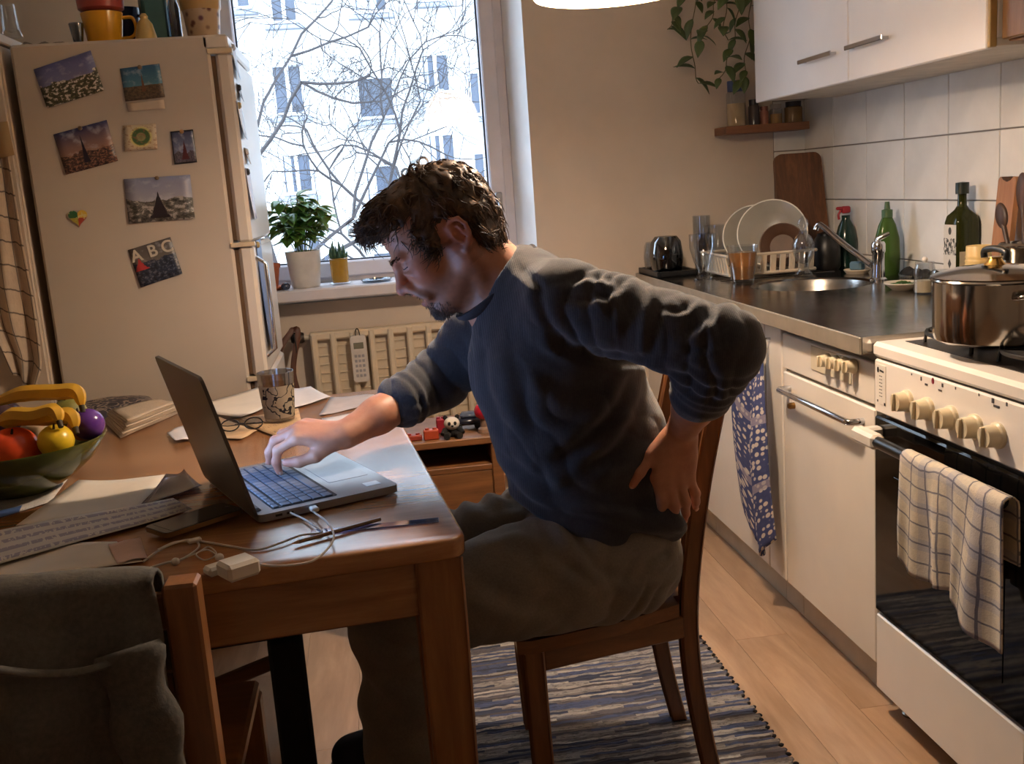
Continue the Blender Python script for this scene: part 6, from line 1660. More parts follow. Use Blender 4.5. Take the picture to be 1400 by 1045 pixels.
def head_prims():
    p = []
    E = lambda c, r, k=.02, op='u', R=None: p.append(el(hd(*c), r, HR if R is None else HR @ R, k, op))
    Cn = lambda a, b, ra, rb, k=.015, op='u': p.append(rc(hd(*a), hd(*b), ra, rb, k, op))
    E((-.012, .050, 0), (.098, .083, .075)); E((.045, .058, 0), (.052, .052, .062), .03)
    E((.046, -.006, 0), (.050, .062, .056), .03)
    E((.060, -.050, 0), (.040, .045, .042), .03)
    for s in (-1, 1):
        Cn((-.010, -.052, s * .053), (.064, -.096, s * .020), .018, .018, .03)
        Cn((-.012, -.040, s * .054), (-.010, .01, s * .060), .016, .014, .03)
        E((.066, -.016, s * .041), (.024, .020, .020), .022)
        Cn((.086, .027, s * .041), (.101, .021, s * .012), .0085, .0095, .012)
    E((.084, -.096, 0), (.020, .018, .022), .022)
    Cn((.099, .020, 0), (.121, -.024, 0), .0085, .0105, .012)
    E((.1225, -.027, 0), (.0115, .0105, .0115), .008)
    for s in (-1, 1):
        E((.109, -.031, s * .012), (.0115, .0085, .0078), .007)
        E((.098, .008, s * .030), (.013, .011, .015), .010, 's')
        E((.0835, .0075, s * .031), (.0135, .0115, .0150), .003)
        E((.117, -.0375, s * .0065), (.006, .004, .0035), .003, 's')
        Cn((.100, -.004, s * .028), (.090, -.012, s * .048), .004, .003, .008)
        Cn((.112, -.030, s * .021), (.094, -.064, s * .034), .0055, .005, .012)      # smile fold
    E((.086, -.052, 0), (.024, .022, .030), .018)
    Cn((.099, -.050, -.018), (.108, -.0465, 0), .0048, .006, .006); Cn((.099, -.050, .018), (.108, -.0465, 0), .0048, .006, .006)
    Cn((.094, -.072, -.016), (.103, -.0725, 0), .0055, .0072, .006); Cn((.094, -.072, .016), (.103, -.0725, 0), .0055, .0072, .006)
    E((.105, -.0592, 0), (.020, .0070, .024), .004, 's')
    for s in (-1, 1):
        hx = [(-.006, .006, .074), (-.012, .020, .079), (-.024, .027, .084), (-.036, .022, .089), (-.041, .006, .090), (-.038, -.010, .088), (-.029, -.022, .084)]
        E((-.023, .000, s * .079), (.016, .024, .0055), .006, 'u', roty(-s * .40))
        for a, b in zip(hx[:-1], hx[1:]): Cn((a[0], a[1], s * a[2]), (b[0], b[1], s * b[2]), .0042, .0042, .003)
        Cn((-.029, -.022, s * .084), (-.016, -.031, s * .078), .0062, .0075, .005)
        E((-.020, .001, s * .088), (.0085, .0125, .0075), .003, 's')
        Cn((-.028, .012, s * .086), (-.031, -.008, s * .087), .003, .0035, .004)
        Cn((-.008, .004, s * .076), (-.009, -.008, s * .077), .0045, .0045, .004)
    return p
def finger(p0, dirs, lens, rads, k=.006):
    out = []; a = np.asarray(p0, float)
    for d, L, (r0, r1) in zip(dirs, lens, zip(rads[:-1], rads[1:])):
        b = a + nrm(d) * L; out.append(rc(a, b, r0, r1, k)); a = b
    return out, a
def hand(W, fwd, nrm_back, thumb_dir, curls, spread, thumb, scale=1.0):
    """W wrist, fwd to the knuckles, nrm_back out of the back of the hand, thumb_dir sideways to the thumb"""
    f = nrm(fwd); n_ = nrm(nrm_back - f * (np.asarray(nrm_back) @ f)); s = nrm(thumb_dir - f * (np.asarray(thumb_dir) @ f) - n_ * (np.asarray(thumb_dir) @ n_))
    p = []; tips = []
    kn = [(.088, .030), (.092, .010), (.087, -.010), (.079, -.029)]; ln = [(.043, .026, .021), (.047, .030, .022), (.043, .027, .021), (.034, .020, .019)]
    rd = [(.0108, .0094, .0085, .0072), (.0110, .0096, .0086, .0073), (.0106, .0092, .0082, .0070), (.0096, .0084, .0076, .0065)]
    p.append(el(W + f * .048 * scale - n_ * .003, (.048 * scale, .014 * scale, .040 * scale), np.array([f, n_, s]).T, .02))
    for i, (kf, ks) in enumerate(kn):
        K_ = W + (f * kf + s * ks + n_ * (.004 if i in (1, 2) else 0)) * scale
        p.append(rc(W + (f * .012 + s * ks * .45) * scale, K_, .0155 * scale, .0118 * scale, .012))
        c = curls[i]; a = 0; dirs = []
        sd = s * spread[i]
        for q in c:
            a += q; dirs.append(f * math.cos(a) - n_ * math.sin(a) + sd * (1 if len(dirs) == 0 else .6))
        fp, tip = finger(K_, dirs, [l * scale for l in ln[i]], [r * scale for r in rd[i]]); p += fp; tips.append((tip, nrm(dirs[-1])))
    T0 = W + (f * .022 + s * .022 - n_ * .008) * scale
    dirs = [f * a + s * b - n_ * c for a, b, c in thumb]
    p.append(rc(T0, T0 + nrm(dirs[0]) * .038 * scale, .016 * scale, .0135 * scale, .014))
    tp1 = T0 + nrm(dirs[0]) * .040 * scale; fp, tip = finger(tp1, dirs[1:], [.032 * scale, .026 * scale], [.0122 * scale, .0108 * scale, .0085 * scale]); p += fp; tips.append((tip, nrm(dirs[-1])))
    return p, tips
def limb(a, b, r, k=.02):
    """tapered limb through radii at even steps"""
    n_ = len(r) - 1; return [rc(a + (b - a) * i / n_, a + (b - a) * (i + 1) / n_, r[i], r[i + 1], k) for i in range(n_)]

body = head_prims()
NB_, NT_ = A_(.262, 1.93, 1.085), hd(-.028, -.030)
body += [rc(NB_, NT_, .064, .054, .03), rc(A_(.215, 1.93, 1.045), hd(.012, -.062), .044, .036, .03),
         rc(hd(-.030, -.02, .058), A_(.212, 1.90, 1.045), .012, .013, .015), rc(hd(-.030, -.02, -.058), A_(.205, 1.96, 1.045), .012, .013, .015)]
body += [rc(A_(.28, 1.83, 1.065), A_(.27, 2.02, 1.06), .045, .045, .03), rc(A_(.28, 1.93, 1.05), A_(.38, 1.93, .72), .09, .10, .03), rc(A_(.38, 1.93, .72), A_(.45, 1.93, .57), .10, .075, .03)]
for a, b in ((LS, LE), (RS, RE)): body += limb(a, b, [.042, .045, .036], .02)
body += limb(LE, LWR, [.040, .043, .036, .0285], .02) + limb(RE, RWR, [.040, .041, .035, .0285], .02)
for h_, k_, a_ in ((LHIP, LKN, LAN), (RHIP, RKN, RAN)): body += [rc(h_, k_, .055, .045, .02), rc(k_, a_, .045, .032, .02), rc(a_ + A_(.03, 0, -.045), a_ + A_(-.15, 0, -.06), .03, .022, .02)]
# right hand typing, left hand braced on the hip
hr, tipsR = hand(RWR, A_(-.95, .10, .16), A_(-.05, -.28, .95), A_(-.1, -1, -.1),
                 [(.62, .85, .40), (.52, .66, .40), (.54, .66, .40), (.60, .68, .45)], (.16, .02, -.10, -.24), ((.80, .62, .55), (.95, .18, .40), (1.0, -.10, .22)), 1.0)
hl, tipsL = hand(LWR, A_(-.24, -.06, -.97), A_(.10, -1, .05), A_(-1, -.05, .12),
                 [(-.05, .35, .30), (.0, .40, .30), (.05, .45, .3), (.05, .45, .3)], (-.42, -.48, -.56, -.68), ((.72, .62, -.02), (.86, .42, -.06), (.90, .34, .02)), 1.05)
body += hr + hl
person = thing('person', 'man in a dark sweater and grey trousers hunched over a laptop, hand on his back', 'person', (.42, 1.93, 0))
V, Q = surf(body, .0029)
# skin attributes: beard shadow, lips, flush
L = (V - HO) @ HR; f_, u_, s_ = L[:, 0], L[:, 1], L[:, 2]; inh = (np.linalg.norm(L - A_(.03, -.02, 0), axis=1) < .17)
nz = vnoise(L * 160, 3) * .5 + vnoise(L * 60, 5) * .5
def sst(x, a, b): t = np.clip((x - a) / (b - a), 0, 1); return t * t * (3 - 2 * t)
jaw = sst(-(u_ + .052 - .22 * (f_ - .03)), -.012, .016) * sst(u_, -.135, -.118) * sst(f_, -.035, -.005)
side = sst(.018 - np.abs(f_ + .002 + .02 * (u_ < -.03)), -.012, .012) * (u_ < .0) * (u_ > -.06) * .55
goat = np.exp(-(((f_ - .088) / .028) ** 2 + ((u_ + .100) / .020) ** 2 + (s_ / .032) ** 2)) * 1.05
mst = np.exp(-(((u_ + .043 - np.abs(s_) * -.35) / .0075) ** 2 + ((np.abs(s_) - .012) / .016) ** 2)) * (f_ > .08) * 1.2
beard = np.clip((jaw * .50 + side * .8 + goat + mst) * (.75 + .5 * nz), 0, 1) * inh
lips = np.clip(np.exp(-(((u_ + .049) / .0055) ** 2 + (s_ / .020) ** 2)) + np.exp(-(((u_ + .0715) / .0065) ** 2 + (s_ / .018) ** 2)), 0, 1) * (f_ > .090) * inh
beard = np.where(lips > .45, beard * .2, beard)
mouth = np.exp(-(((u_ + .0592) / .0042) ** 2 + (s_ / .018) ** 2)) * (f_ > .075) * inh
flush = np.exp(-((f_ - .125) ** 2 + (u_ + .025) ** 2 + s_ ** 2) / .0006) + np.exp(-((f_ + .02) ** 2 + u_ ** 2 + (np.abs(s_) - .08) ** 2) / .0012) + .6 * np.exp(-((f_ - .075) ** 2 + (u_ + .02) ** 2 + (np.abs(s_) - .05) ** 2) / .0009)
for (tp, d_) in tipsR + tipsL: flush = flush + .5 * np.exp(-((V - tp) ** 2).sum(1) / .0004)
# fine creases: brow, crow's feet, knuckles
N_ = vnorm(V, Q)
cr_ = .0009 * np.sin(u_ * 520) * np.exp(-((u_ - .060) / .018) ** 2) * (f_ > .05) * inh
fr_ = .0011 * np.exp(-((u_ - .0065) / .0014) ** 2) * (np.abs(np.abs(s_) - .031) < .015) * (f_ > .07) * inh
eye_line = np.exp(-((u_ - .0052) / .0013) ** 2) * (np.abs(np.abs(s_) - .031) < .0150) * (f_ > .075) * inh
V = V + N_ * (cr_ - fr_)[:, None]
n = N('skin'); at = lambda k: (lambda o: (setattr(o, 'attribute_name', k), o.outputs['Fac'])[1])(n.n('ShaderNodeAttribute'))
vv = n.coord('Object'); base_ = n.ramp(n.noise(vv, 22, 5, .6), [(.3, lin((176, 118, 92))), (.7, lin((202, 146, 116)))])
c = n.mix(n.math('MULTIPLY', at('flush'), .5, clamp=True), base_, lin((190, 92, 76)))
c = n.mix(n.math('MULTIPLY', at('lips'), .75, clamp=True), c, lin((158, 80, 76)))
c = n.mix(n.math('MULTIPLY', at('beard'), .82, clamp=True), c, lin((74, 56, 48)))
c = n.mix(n.math('MULTIPLY', at('mouth'), 1.0, clamp=True), c, lin((70, 26, 26)))
bs = n.bsdf(c, .48, 0, n.noise(vv, 260, 3), .12, .0015); bs.inputs['Subsurface Weight'].default_value = .12; bs.inputs['Subsurface Radius'].default_value = (.012, .004, .002)
M_skin = n.m
smooth_mesh('body', V, Q, M_skin, person, {'beard': beard, 'lips': lips, 'mouth': mouth, 'flush': np.clip(flush, 0, 1)})
# teeth and nails
g = G()
for k_ in range(-3, 4): g.box(hd(.0995 - .0006 * k_ * k_, -.0553, k_ * .0048), (.003, .0052, .0044), HR, .0012)
g.build('teeth', mk('tooth', (214, 200, 176), .3), person, 40, kind='stuff')
for (tp, d_), nb_ in [(x, A_(-.05, -.28, .95)) for x in tipsR] + [(x, A_(.10, -1, .05)) for x in tipsL]:
    up = nrm(nb_ - d_ * (nb_ @ d_)); sd = np.cross(up, d_); G().ell(tp + up * .0056 + d_ * .0015, (.0062, .0046, .0016), np.array([d_, sd, up]).T, 12, 6).build('fingernail', mk('nail', (206, 158, 136), .3), person, 60)

def crease(V, N_, lines):
    """press cloth folds into the near side of a garment along traced lines; returns offsets along the normal"""
    q = (V - CAM) @ CM.T; px = np.stack([700 + FPX * q[:, 0] / q[:, 2], 522.5 + FPX * q[:, 1] / q[:, 2]], 1)
    face = np.clip(-((V - CAM) * N_).sum(1) / np.linalg.norm(V - CAM, axis=1) * 2.2, 0, 1); D = np.zeros(len(V))
    for pts, w_, dep in lines:
        C_ = catmull(np.array(pts, float), 6); best = np.full(len(V), 1e9); sg = np.zeros(len(V)); tt = np.zeros(len(V))
        box = (px > C_.min(0) - 5 * w_).all(1) & (px < C_.max(0) + 5 * w_).all(1) & (face > 0); ix = np.where(box)[0]
        if len(ix) == 0: continue
        p = px[ix]; bb = np.full(len(ix), 1e9); ss = np.zeros(len(ix)); tv = np.zeros(len(ix))
        for i in range(len(C_) - 1):
            a, b = C_[i], C_[i + 1]; ab = b - a; t = np.clip(((p - a) @ ab) / (ab @ ab + 1e-9), 0, 1); d = p - a - t[:, None] * ab; dl = np.hypot(d[:, 0], d[:, 1]); m_ = dl < bb
            bb[m_] = dl[m_]; ss[m_] = np.sign(ab[0] * d[m_, 1] - ab[1] * d[m_, 0]); tv[m_] = (i + t[m_]) / (len(C_) - 1)
        x = bb * ss / w_; fade = np.sin(np.clip(tv, 0.03, .97) * PI) ** .5
        D[ix] += face[ix] * fade * dep * (-np.exp(-x * x) + .75 * np.exp(-((x - 1.7) / 1.1) ** 2))
    return D
# ---- sweater
sw = [rc(A_(.275, 1.93, 1.078), LS + A_(-.01, .02, 0), .078, .070, .05), rc(A_(.275, 1.93, 1.078), RS + A_(0, -.02, 0), .078, .068, .05),
      el((.330, 1.93, .935), (.165, .192, .175), None, .06), el((.375, 1.93, .775), (.168, .182, .165), None, .06), el((.395, 1.93, .645), (.146, .186, .110), None, .05)]
sw += limb(LS, LE, [.070, .064, .061, .062], .035)
LCU = LE + (LWR - LE) * .50; RCU = RE + (RWR - RE) * .42
sw += [rc(LE, LCU, .062, .055, .035), rc(RE, RCU, .055, .053, .03)] + limb(RS, RE, [.070, .064, .057], .04)
for k_, (cu, ax_) in enumerate(((LCU, nrm(LWR - LE)), (RCU, nrm(RWR - RE)))):
    fr = frame(ax_)
    sw.append(el(cu + ax_ * .004, (.056, .056, .016), fr, .006)); sw.append(el(cu - ax_ * .018, (.059, .059, .014), fr, .006))
# rolled bulge under the hand
sw += [el((.488, 1.775, .655), (.042, .030, .032), None, .025), rc(A_(.47, 1.772, .640), A_(.515, 1.785, .615), .016, .018, .03)]
hn = nrm(A_(.36, 0, .93)); sw.append(half(hn, hn @ A_(.40, 1.93, .612), .012))
na, nb2 = A_(.262, 1.93, 1.07), hd(-.03, -.05)
sw.append(rc(A_(.250, 1.93, 1.07), nb2 + (nb2 - na) * .5, .066, .070, .008, 's'))
V, Q = surf(sw, .0040, smooth=2)
# folds along sleeves, chest and waist
def along(P, a, b): ab = b - a; return np.clip(((P - a) @ ab) / (ab @ ab), -.2, 1.2), np.linalg.norm(P - a - np.clip(((P - a) @ ab) / (ab @ ab), 0, 1)[:, None] * ab, axis=1)
N_ = vnorm(V, Q); D = np.zeros(len(V))
n1 = vnoise(V * 9, 1); n2 = vnoise(V * 17, 2)
for a, b, am in ((LS, LE, .0065), (RS, RE, .005)):
    t_, d_ = along(V, a, b); w_ = sst(.105 - d_, 0, .025) * sst(t_, -.15, .15)
    ang = t_ * 24 + 3.2 * n1 + 1.5 * n2 + (V[:, 2] - 1.0) * 16
    D += w_ * am * (np.abs(np.sin(ang)) ** .7 - .6) * (.35 + .9 * np.exp(-((t_ - .95) / .22) ** 2) + .8 * np.exp(-((t_ - .12) / .22) ** 2))
t_, d_ = along(V, LE, LCU); w_ = sst(.095 - d_, 0, .02) * sst(t_, -.1, .1) * sst(.8 - t_, 0, .1); D += w_ * .0035 * np.sin(t_ * 19 + 2 * n1)
tor = sst(1.0 - V[:, 2], -.08, .05)
arm = np.minimum(along(V, LS, LE)[1], along(V, RS, RE)[1]); tor = tor * sst(arm, .06, .11)
dg = (V[:, 0] * .75 + V[:, 2] * .55) * 46 + 2.6 * n1 + 1.2 * n2
D += tor * .0055 * (np.abs(np.sin(dg)) ** .8 - .55) * (.35 + .65 * np.clip(n1 + .4, 0, 1))
D += tor * sst(.80 - V[:, 2], 0, .12) * .006 * np.sin(V[:, 2] * 95 + V[:, 0] * 30 + 3 * n1)
D += .0012 * vnoise(V * 45, 8)
D += crease(V, N_, [([(708, 364), (737, 392), (739, 416), (761, 468)], 7, .006), ([(773, 386), (809, 376), (845, 384)], 7, .007), ([(786, 410), (825, 402), (852, 386)], 8, .008),
    ([(812, 392), (829, 408), (838, 428)], 6, .006), ([(909, 392), (897, 440), (889, 489)], 8, .008), ([(933, 458), (958, 442), (976, 410)], 8, .009), ([(925, 490), (950, 478), (990, 470)], 7, .006),
    ([(742, 452), (793, 481), (849, 491), (897, 491)], 9, .010), ([(868, 512), (841, 565), (793, 613), (745, 640)], 12, .011), ([(890, 520), (868, 580), (826, 632), (780, 660)], 11, .009),
    ([(694, 628), (753, 673), (809, 685), (870, 692)], 9, .009), ([(696, 648), (735, 668), (775, 690)], 7, .006), ([(658, 470), (664, 533), (690, 605)], 9, .008), ([(700, 480), (716, 540), (730, 600)], 12, .006),
    ([(905, 420), (930, 425), (958, 402)], 6, .005), ([(846, 398), (858, 430), (852, 465)], 8, .006), ([(910, 560), (898, 620), (870, 660)], 8, .006), ([(730, 500), (770, 530), (830, 540)], 12, .006), ([(960, 420), (985, 450), (990, 490)], 8, .006), ([(770, 640), (830, 625), (880, 600)], 9, .006)])
V = V + N_ * D[:, None]; V = lap(V, Q, .35)
n = N('sweater_knit'); vv = n.coord('Object'); nz = n.noise(vv, 7, 5, .6); wv = n.n('ShaderNodeTexWave'); wv.inputs['Scale'].default_value = 95; wv.inputs['Distortion'].default_value = 1.5; n.l(vv, wv.inputs['Vector'])
fz = n.noise(vv, 190, 3)
col = n.ramp(nz, [(.3, lin((40, 41, 48))), (.7, lin((55, 55, 61)))])
b_ = n.bsdf(n.mix(.12, col, n.ramp(fz, [(.3, lin((34, 34, 40))), (.7, lin((92, 86, 86)))])), .95, 0, n.math('ADD', n.math('MULTIPLY', wv.outputs['Fac'], .5), fz), .35, .0016)
b_.inputs['Sheen Weight'].default_value = .25; b_.inputs['Sheen Roughness'].default_value = .5; M_sw = n.m
smooth_mesh('sweater', V, Q, M_sw, person)
# collar band
ring = []
fr = frame(nrm(nb2 - na), (0, 1, 0)); ctr = A_(.233, 1.93, 1.096)
for a in np.linspace(0, 2 * PI, 40, endpoint=False):
    d_ = A_(math.cos(a), math.sin(a), 0); x_ = d_[0]
    q = ctr + A_(.070 * d_[0], .071 * d_[1], 0) + A_(0, 0, .056 * d_[0] - .004 * (1 - d_[0] ** 2))
    ring.append(q)
g = G().tube(np.array(ring), .0125, 8, closed=True, sq=(.55, 1.25))
g.build('collar', mk('collar_rib', (58, 58, 64), .95, bump=.5, bscale=220), person, 70)

# ---- trousers
tr = [el((.435, 1.93, .560), (.108, .180, .115), None, .04), el((.400, 1.845, .545), (.125, .10, .10), None, .05), el((.400, 2.015, .545), (.125, .10, .10), None, .05)]
tr += limb(LHIP, LKN, [.106, .108, .100, .086, .080], .05) + limb(RHIP, RKN, [.104, .102, .092, .080, .074], .05)
tr.append(half((0, 0, 1), .4595, .012))
tr += [rc(LHIP + A_(-.26, 0, -.045), LKN + A_(.03, 0, -.03), .070, .072, .04)]
tr += limb(LKN + A_(.012, 0, -.02), LAN + A_(.0, 0, .02), [.080, .078, .074, .074], .04) + limb(RKN + A_(.012, 0, -.02), RAN + A_(.0, 0, .02), [.076, .074, .070, .072], .04)
tr.append(half((0, 0, 1), .055, .008))
V, Q = surf(tr, .0052, smooth=2)
N_ = vnorm(V, Q); n1 = vnoise(V * 8, 11); n2 = vnoise(V * 19, 12)
D = np.zeros(len(V))
for h_, k_ in ((LHIP, LKN), (RHIP, RKN)):
    t_, d_ = along(V, h_, k_); w_ = sst(.16 - d_, 0, .04) * (V[:, 2] > .40)
    dg = (V[:, 0] * .9 - V[:, 2] * .55 + V[:, 1] * .3) * 42 + 3.0 * n1 + n2
    D += w_ * .0075 * (np.abs(np.sin(dg)) ** .7 - .6) * (.25 + 1.0 * np.exp(-((t_ - .12) / .25) ** 2) + .35 * np.exp(-((t_ - 1.0) / .2) ** 2))
shin = sst(.46 - V[:, 2], 0, .05); D += shin * .007 * np.sin(V[:, 2] * 34 + V[:, 0] * 26 + 2.6 * n1)
rz_ = sst(V[:, 1], 1.97, 2.02) * sst(.36 - V[:, 0], 0, .06) * (V[:, 2] > .50); D += rz_ * .006 * np.sin(V[:, 0] * 130 + 2 * n1)
D += .0014 * vnoise(V * 40, 13)
D += crease(V, N_, [([(677, 694), (714, 690), (765, 708), (793, 736), (820, 778), (850, 790)], 9, .009), ([(752, 756), (785, 780), (822, 800)], 9, .007), ([(848, 792), (860, 776), (868, 764)], 7, .007), ([(862, 796), (888, 768), (920, 748)], 8, .009),
    ([(737, 694), (748, 724), (762, 756)], 9, .006), ([(880, 790), (905, 784), (928, 770)], 7, .006), ([(650, 790), (700, 820), (770, 830)], 14, .007), ([(508, 862), (542, 882), (580, 880)], 7, .007), ([(498, 900), (540, 930), (580, 940)], 10, .006), ([(660, 730), (700, 720), (740, 730)], 9, .006)])
V = V + N_ * D[:, None]; V = lap(V, Q, .35); V[:, 2] = np.where((V[:, 2] < .4605) & (V[:, 2] > .40) & (V[:, 0] > .16), np.maximum(V[:, 2], .4605), V[:, 2])
n = N('trouser_cotton'); vv = n.coord('Object'); nz = n.noise(vv, 6, 5, .6); fz = n.noise(vv, 240, 3)
col = n.ramp(nz, [(.3, lin((110, 101, 90))), (.7, lin((136, 124, 110)))])
b_ = n.bsdf(n.mix(.18, col, n.ramp(fz, [(.3, lin((58, 54, 50))), (.7, lin((140, 130, 118)))])), .92, 0, fz, .3, .0014); b_.inputs['Sheen Weight'].default_value = .15
smooth_mesh('trousers', V, Q, n.m, person)
# ---- slippers
M_slip = mk('slipper_dark', (38, 38, 46), .9, bump=.5)
for a_ in (LAN, RAN):
    V, Q = surf([rc(a_ + A_(.055, 0, -.045), a_ + A_(-.14, 0, -.05), .044, .036, .02), rc(a_ + A_(.02, 0, -.02), a_ + A_(-.12, 0, -.045), .048, .040, .03), half((0, 0, 1), .012, .006)], .006, smooth=2)
    sl = smooth_mesh('slipper', V, Q, M_slip, person)
    G().prism([(a_[0] + .052 + .046 * math.cos(a), a_[1] + .046 * math.sin(a)) for a in np.linspace(-PI / 2, PI / 2, 9)] + [(a_[0] - .142 + .040 * math.cos(a), a_[1] + .040 * math.sin(a)) for a in np.linspace(PI / 2, 1.5 * PI, 9)], .012, (0, 0, .0085), (1, 0, 0), (0, 1, 0)).build('sole', mk('sole_black', (24, 22, 22), .7), sl, 40)

# ---- hair: a scalp shell and many curved locks
hv = [el(hd(-.016, .054, 0), (.104, .080, .080), HR, .02), el(hd(.056, .100, 0), (.058, .034, .068), HR, .03), el(hd(-.070, .006, 0), (.044, .060, .064), HR, .03), el(hd(-.064, -.040, 0), (.034, .044, .052), HR, .02)]
hv.append(el(hd(.130, .024, 0), (.068, .054, .12), HR, .012, 's'))
for s in (-1, 1): hv += [rc(hd(.034, .040, s * .066), hd(.024, -.004, s * .070), .011, .006, .02), rc(hd(-.056, .01, s * .064), hd(-.056, -.03, s * .060), .018, .014, .02)]
for s in (-1, 1): hv.append(el(hd(-.018, -.006, s * .084), (.026, .032, .024), HR, .008, 's'))
V, Q = surf(hv, .0045, smooth=1); N_ = vnorm(V, Q); L = (V - HO) @ HR
V = V + N_ * (.0035 * (np.abs(np.sin(L[:, 0] * 120 + L[:, 1] * 60 + 3 * vnoise(L * 25, 4))) - .5) + .004 * vnoise(L * 60, 6))[:, None]
n = N('hair_brown'); vv = n.coord('Object'); nz = n.noise(vv, 45, 4, .6, .5)
b_ = n.bsdf(n.ramp(nz, [(.3, lin((46, 32, 22))), (.55, lin((82, 58, 38))), (.75, lin((126, 92, 60)))]), .5, 0, n.noise(vv, 300, 2), .4, .001); M_hair = n.m
hs = smooth_mesh('hair', V, Q, M_hair, person)
tri = np.random.default_rng(5); g = G(); cnt = 0
cand = tri.permutation(len(V))
for vi in cand:
    l = L[vi]; nl = N_[vi] @ HR
    if cnt >= 5600: break
    if l[1] < -.01 and l[0] > -.02 and abs(l[2]) < .06: continue
    front = l[0] > .03 and l[1] > .06
    cnt += 1; base = V[vi] - N_[vi] * .006
    fl = A_(.45 + 3.0 * l[0], -.10 - 2.2 * max(0, .05 - l[1]), 5.0 * l[2])            # combed forward and down the sides
    if l[0] < -.01: fl = A_(-.30 - 1.5 * abs(l[0]), -1.0 + 4 * max(0, l[1] - .02), 3.0 * l[2])
    if front: fl = A_(1.1, .10 + tri.normal() * .35, 3 * l[2])
    T = fl - nl * (fl @ nl); T = nrm(T) + tri.normal(size=3) * .32
    long_ = tri.uniform(.020, .042) + (.020 * tri.uniform(0, 1) if front else 0)
    d = nrm(nrm(T) * .95 + nl * tri.uniform(.15, .55)); sd = nrm(np.cross(d, nl)); ph, cu = tri.uniform(0, 6.28), tri.uniform(.2, .8); pts = []
    for k_ in range(6):
        t = k_ / 5
        pts.append(base + HR @ (d * long_ * t - nl * long_ * .40 * t * t + sd * long_ * cu * .30 * math.sin(ph + 4.4 * t)) - A_(0, 0, long_ * .25 * t * t))
    rw_ = tri.uniform(.0009, .0019)
    g.tube(np.array(pts), np.interp(np.linspace(0, 1, 6), [0, .4, 1], [rw_, rw_, .0003]), 3, cap=False)
# stray curls on the crown and over the forehead
for (f0, u0, s0_, r_, turns, gx) in ((-.036, .144, .01, .013, 1.1, 1), (-.052, .142, -.01, .011, 1.2, 1), (-.015, .144, .0, .009, .8, 1), (-.030, .142, .02, .010, .9, -1), (.122, .128, .02, .013, .8, -1), (.128, .116, -.01, .012, .9, -1), (.126, .098, .0, .011, .9, -1), (-.02, .138, .02, .009, .9, 1), (.118, .088, .01, .008, .7, -1)):
    C0 = hd(f0, u0, s0_)
    for q in range(4):
        rr_ = r_ * (1 - .13 * q); pts = [C0 + HR @ A_(math.cos(a) * rr_ * gx, math.sin(a) * rr_ - r_ * .6, .003 * q + .004 * a) for a in np.linspace(-1.9, -1.9 + 2 * PI * turns, 18)]
        g.tube(np.array(pts), np.linspace(.0011, .0004, 18), 4, cap=False)
g.build('hair_locks', M_hair, hs, 180, kind='stuff')
# eyebrows, beard hairs
g = G(); g2 = G()
for s in (-1, 1):
    for k_ in range(60):
        t = k_ / 59; b_ = hd(.1085 - .020 * t * t + tri.normal() * .0006, .021 + .007 * math.sin(t * 2.0) + tri.normal() * .0020, s * (.010 + .036 * t))
        d = HR @ nrm(A_(.35, .35 - .5 * t, s * 1.0)); g.tube([b_, b_ + d * .006, b_ + d * .010 - HU * .001], [.0007, .0006, .0002], 3, cap=False)
g3 = G()
for s in (-1, 1):
    pts = []
    for q in np.linspace(-.92, .92, 12): pts.append(hd(.0835 + .0135 * math.sqrt(max(0, 1 - (.0025 / .0115) ** 2 - q * q)) + .0004, .0050 - .0012 * (1 - q * q), s * (.031 + .015 * q)))
    g3.tube(np.array(pts), .0009, 5)
g3.build('eyelashes', mk('lash_dark', (34, 22, 18), .6), person, 60, kind='stuff')
g.build('eyebrows', M_hair, hs, 180, kind='stuff')
body_o = [c for c in person.children if c.name.startswith('body')][0]
co = np.zeros(len(body_o.data.vertices) * 3, np.float32); body_o.data.vertices.foreach_get('co', co); co = co.reshape(-1, 3)
wt = np.where((goat + mst * .6) * inh > .12, (goat + mst * .35), 0); wt = wt * (lips < .4); pr_ = wt / wt.sum()
Lb = (co - HO) @ HR
for vi in tri.choice(len(co), 900, p=pr_):
    b_ = co[vi]; nl = nrm(A_(Lb[vi, 0] - .03, (Lb[vi, 1] + .05) * .6, Lb[vi, 2])); d = nrm(nl * .6 + A_(.1, -.8, 0) + tri.normal(size=3) * .25); ln_ = tri.uniform(.002, .005) * (2.2 if goat[vi] > .45 else 1)
    d = HR @ d; g2.tube([b_ - d * .001, b_ + d * ln_ * .5, b_ + d * ln_ - HU * ln_ * .2], [.00045, .0004, .00015], 3, cap=False)
g2.build('beard', mk('beard_dark', (92, 76, 66), .7, var=.35, scale=80), person, 180, kind='stuff')
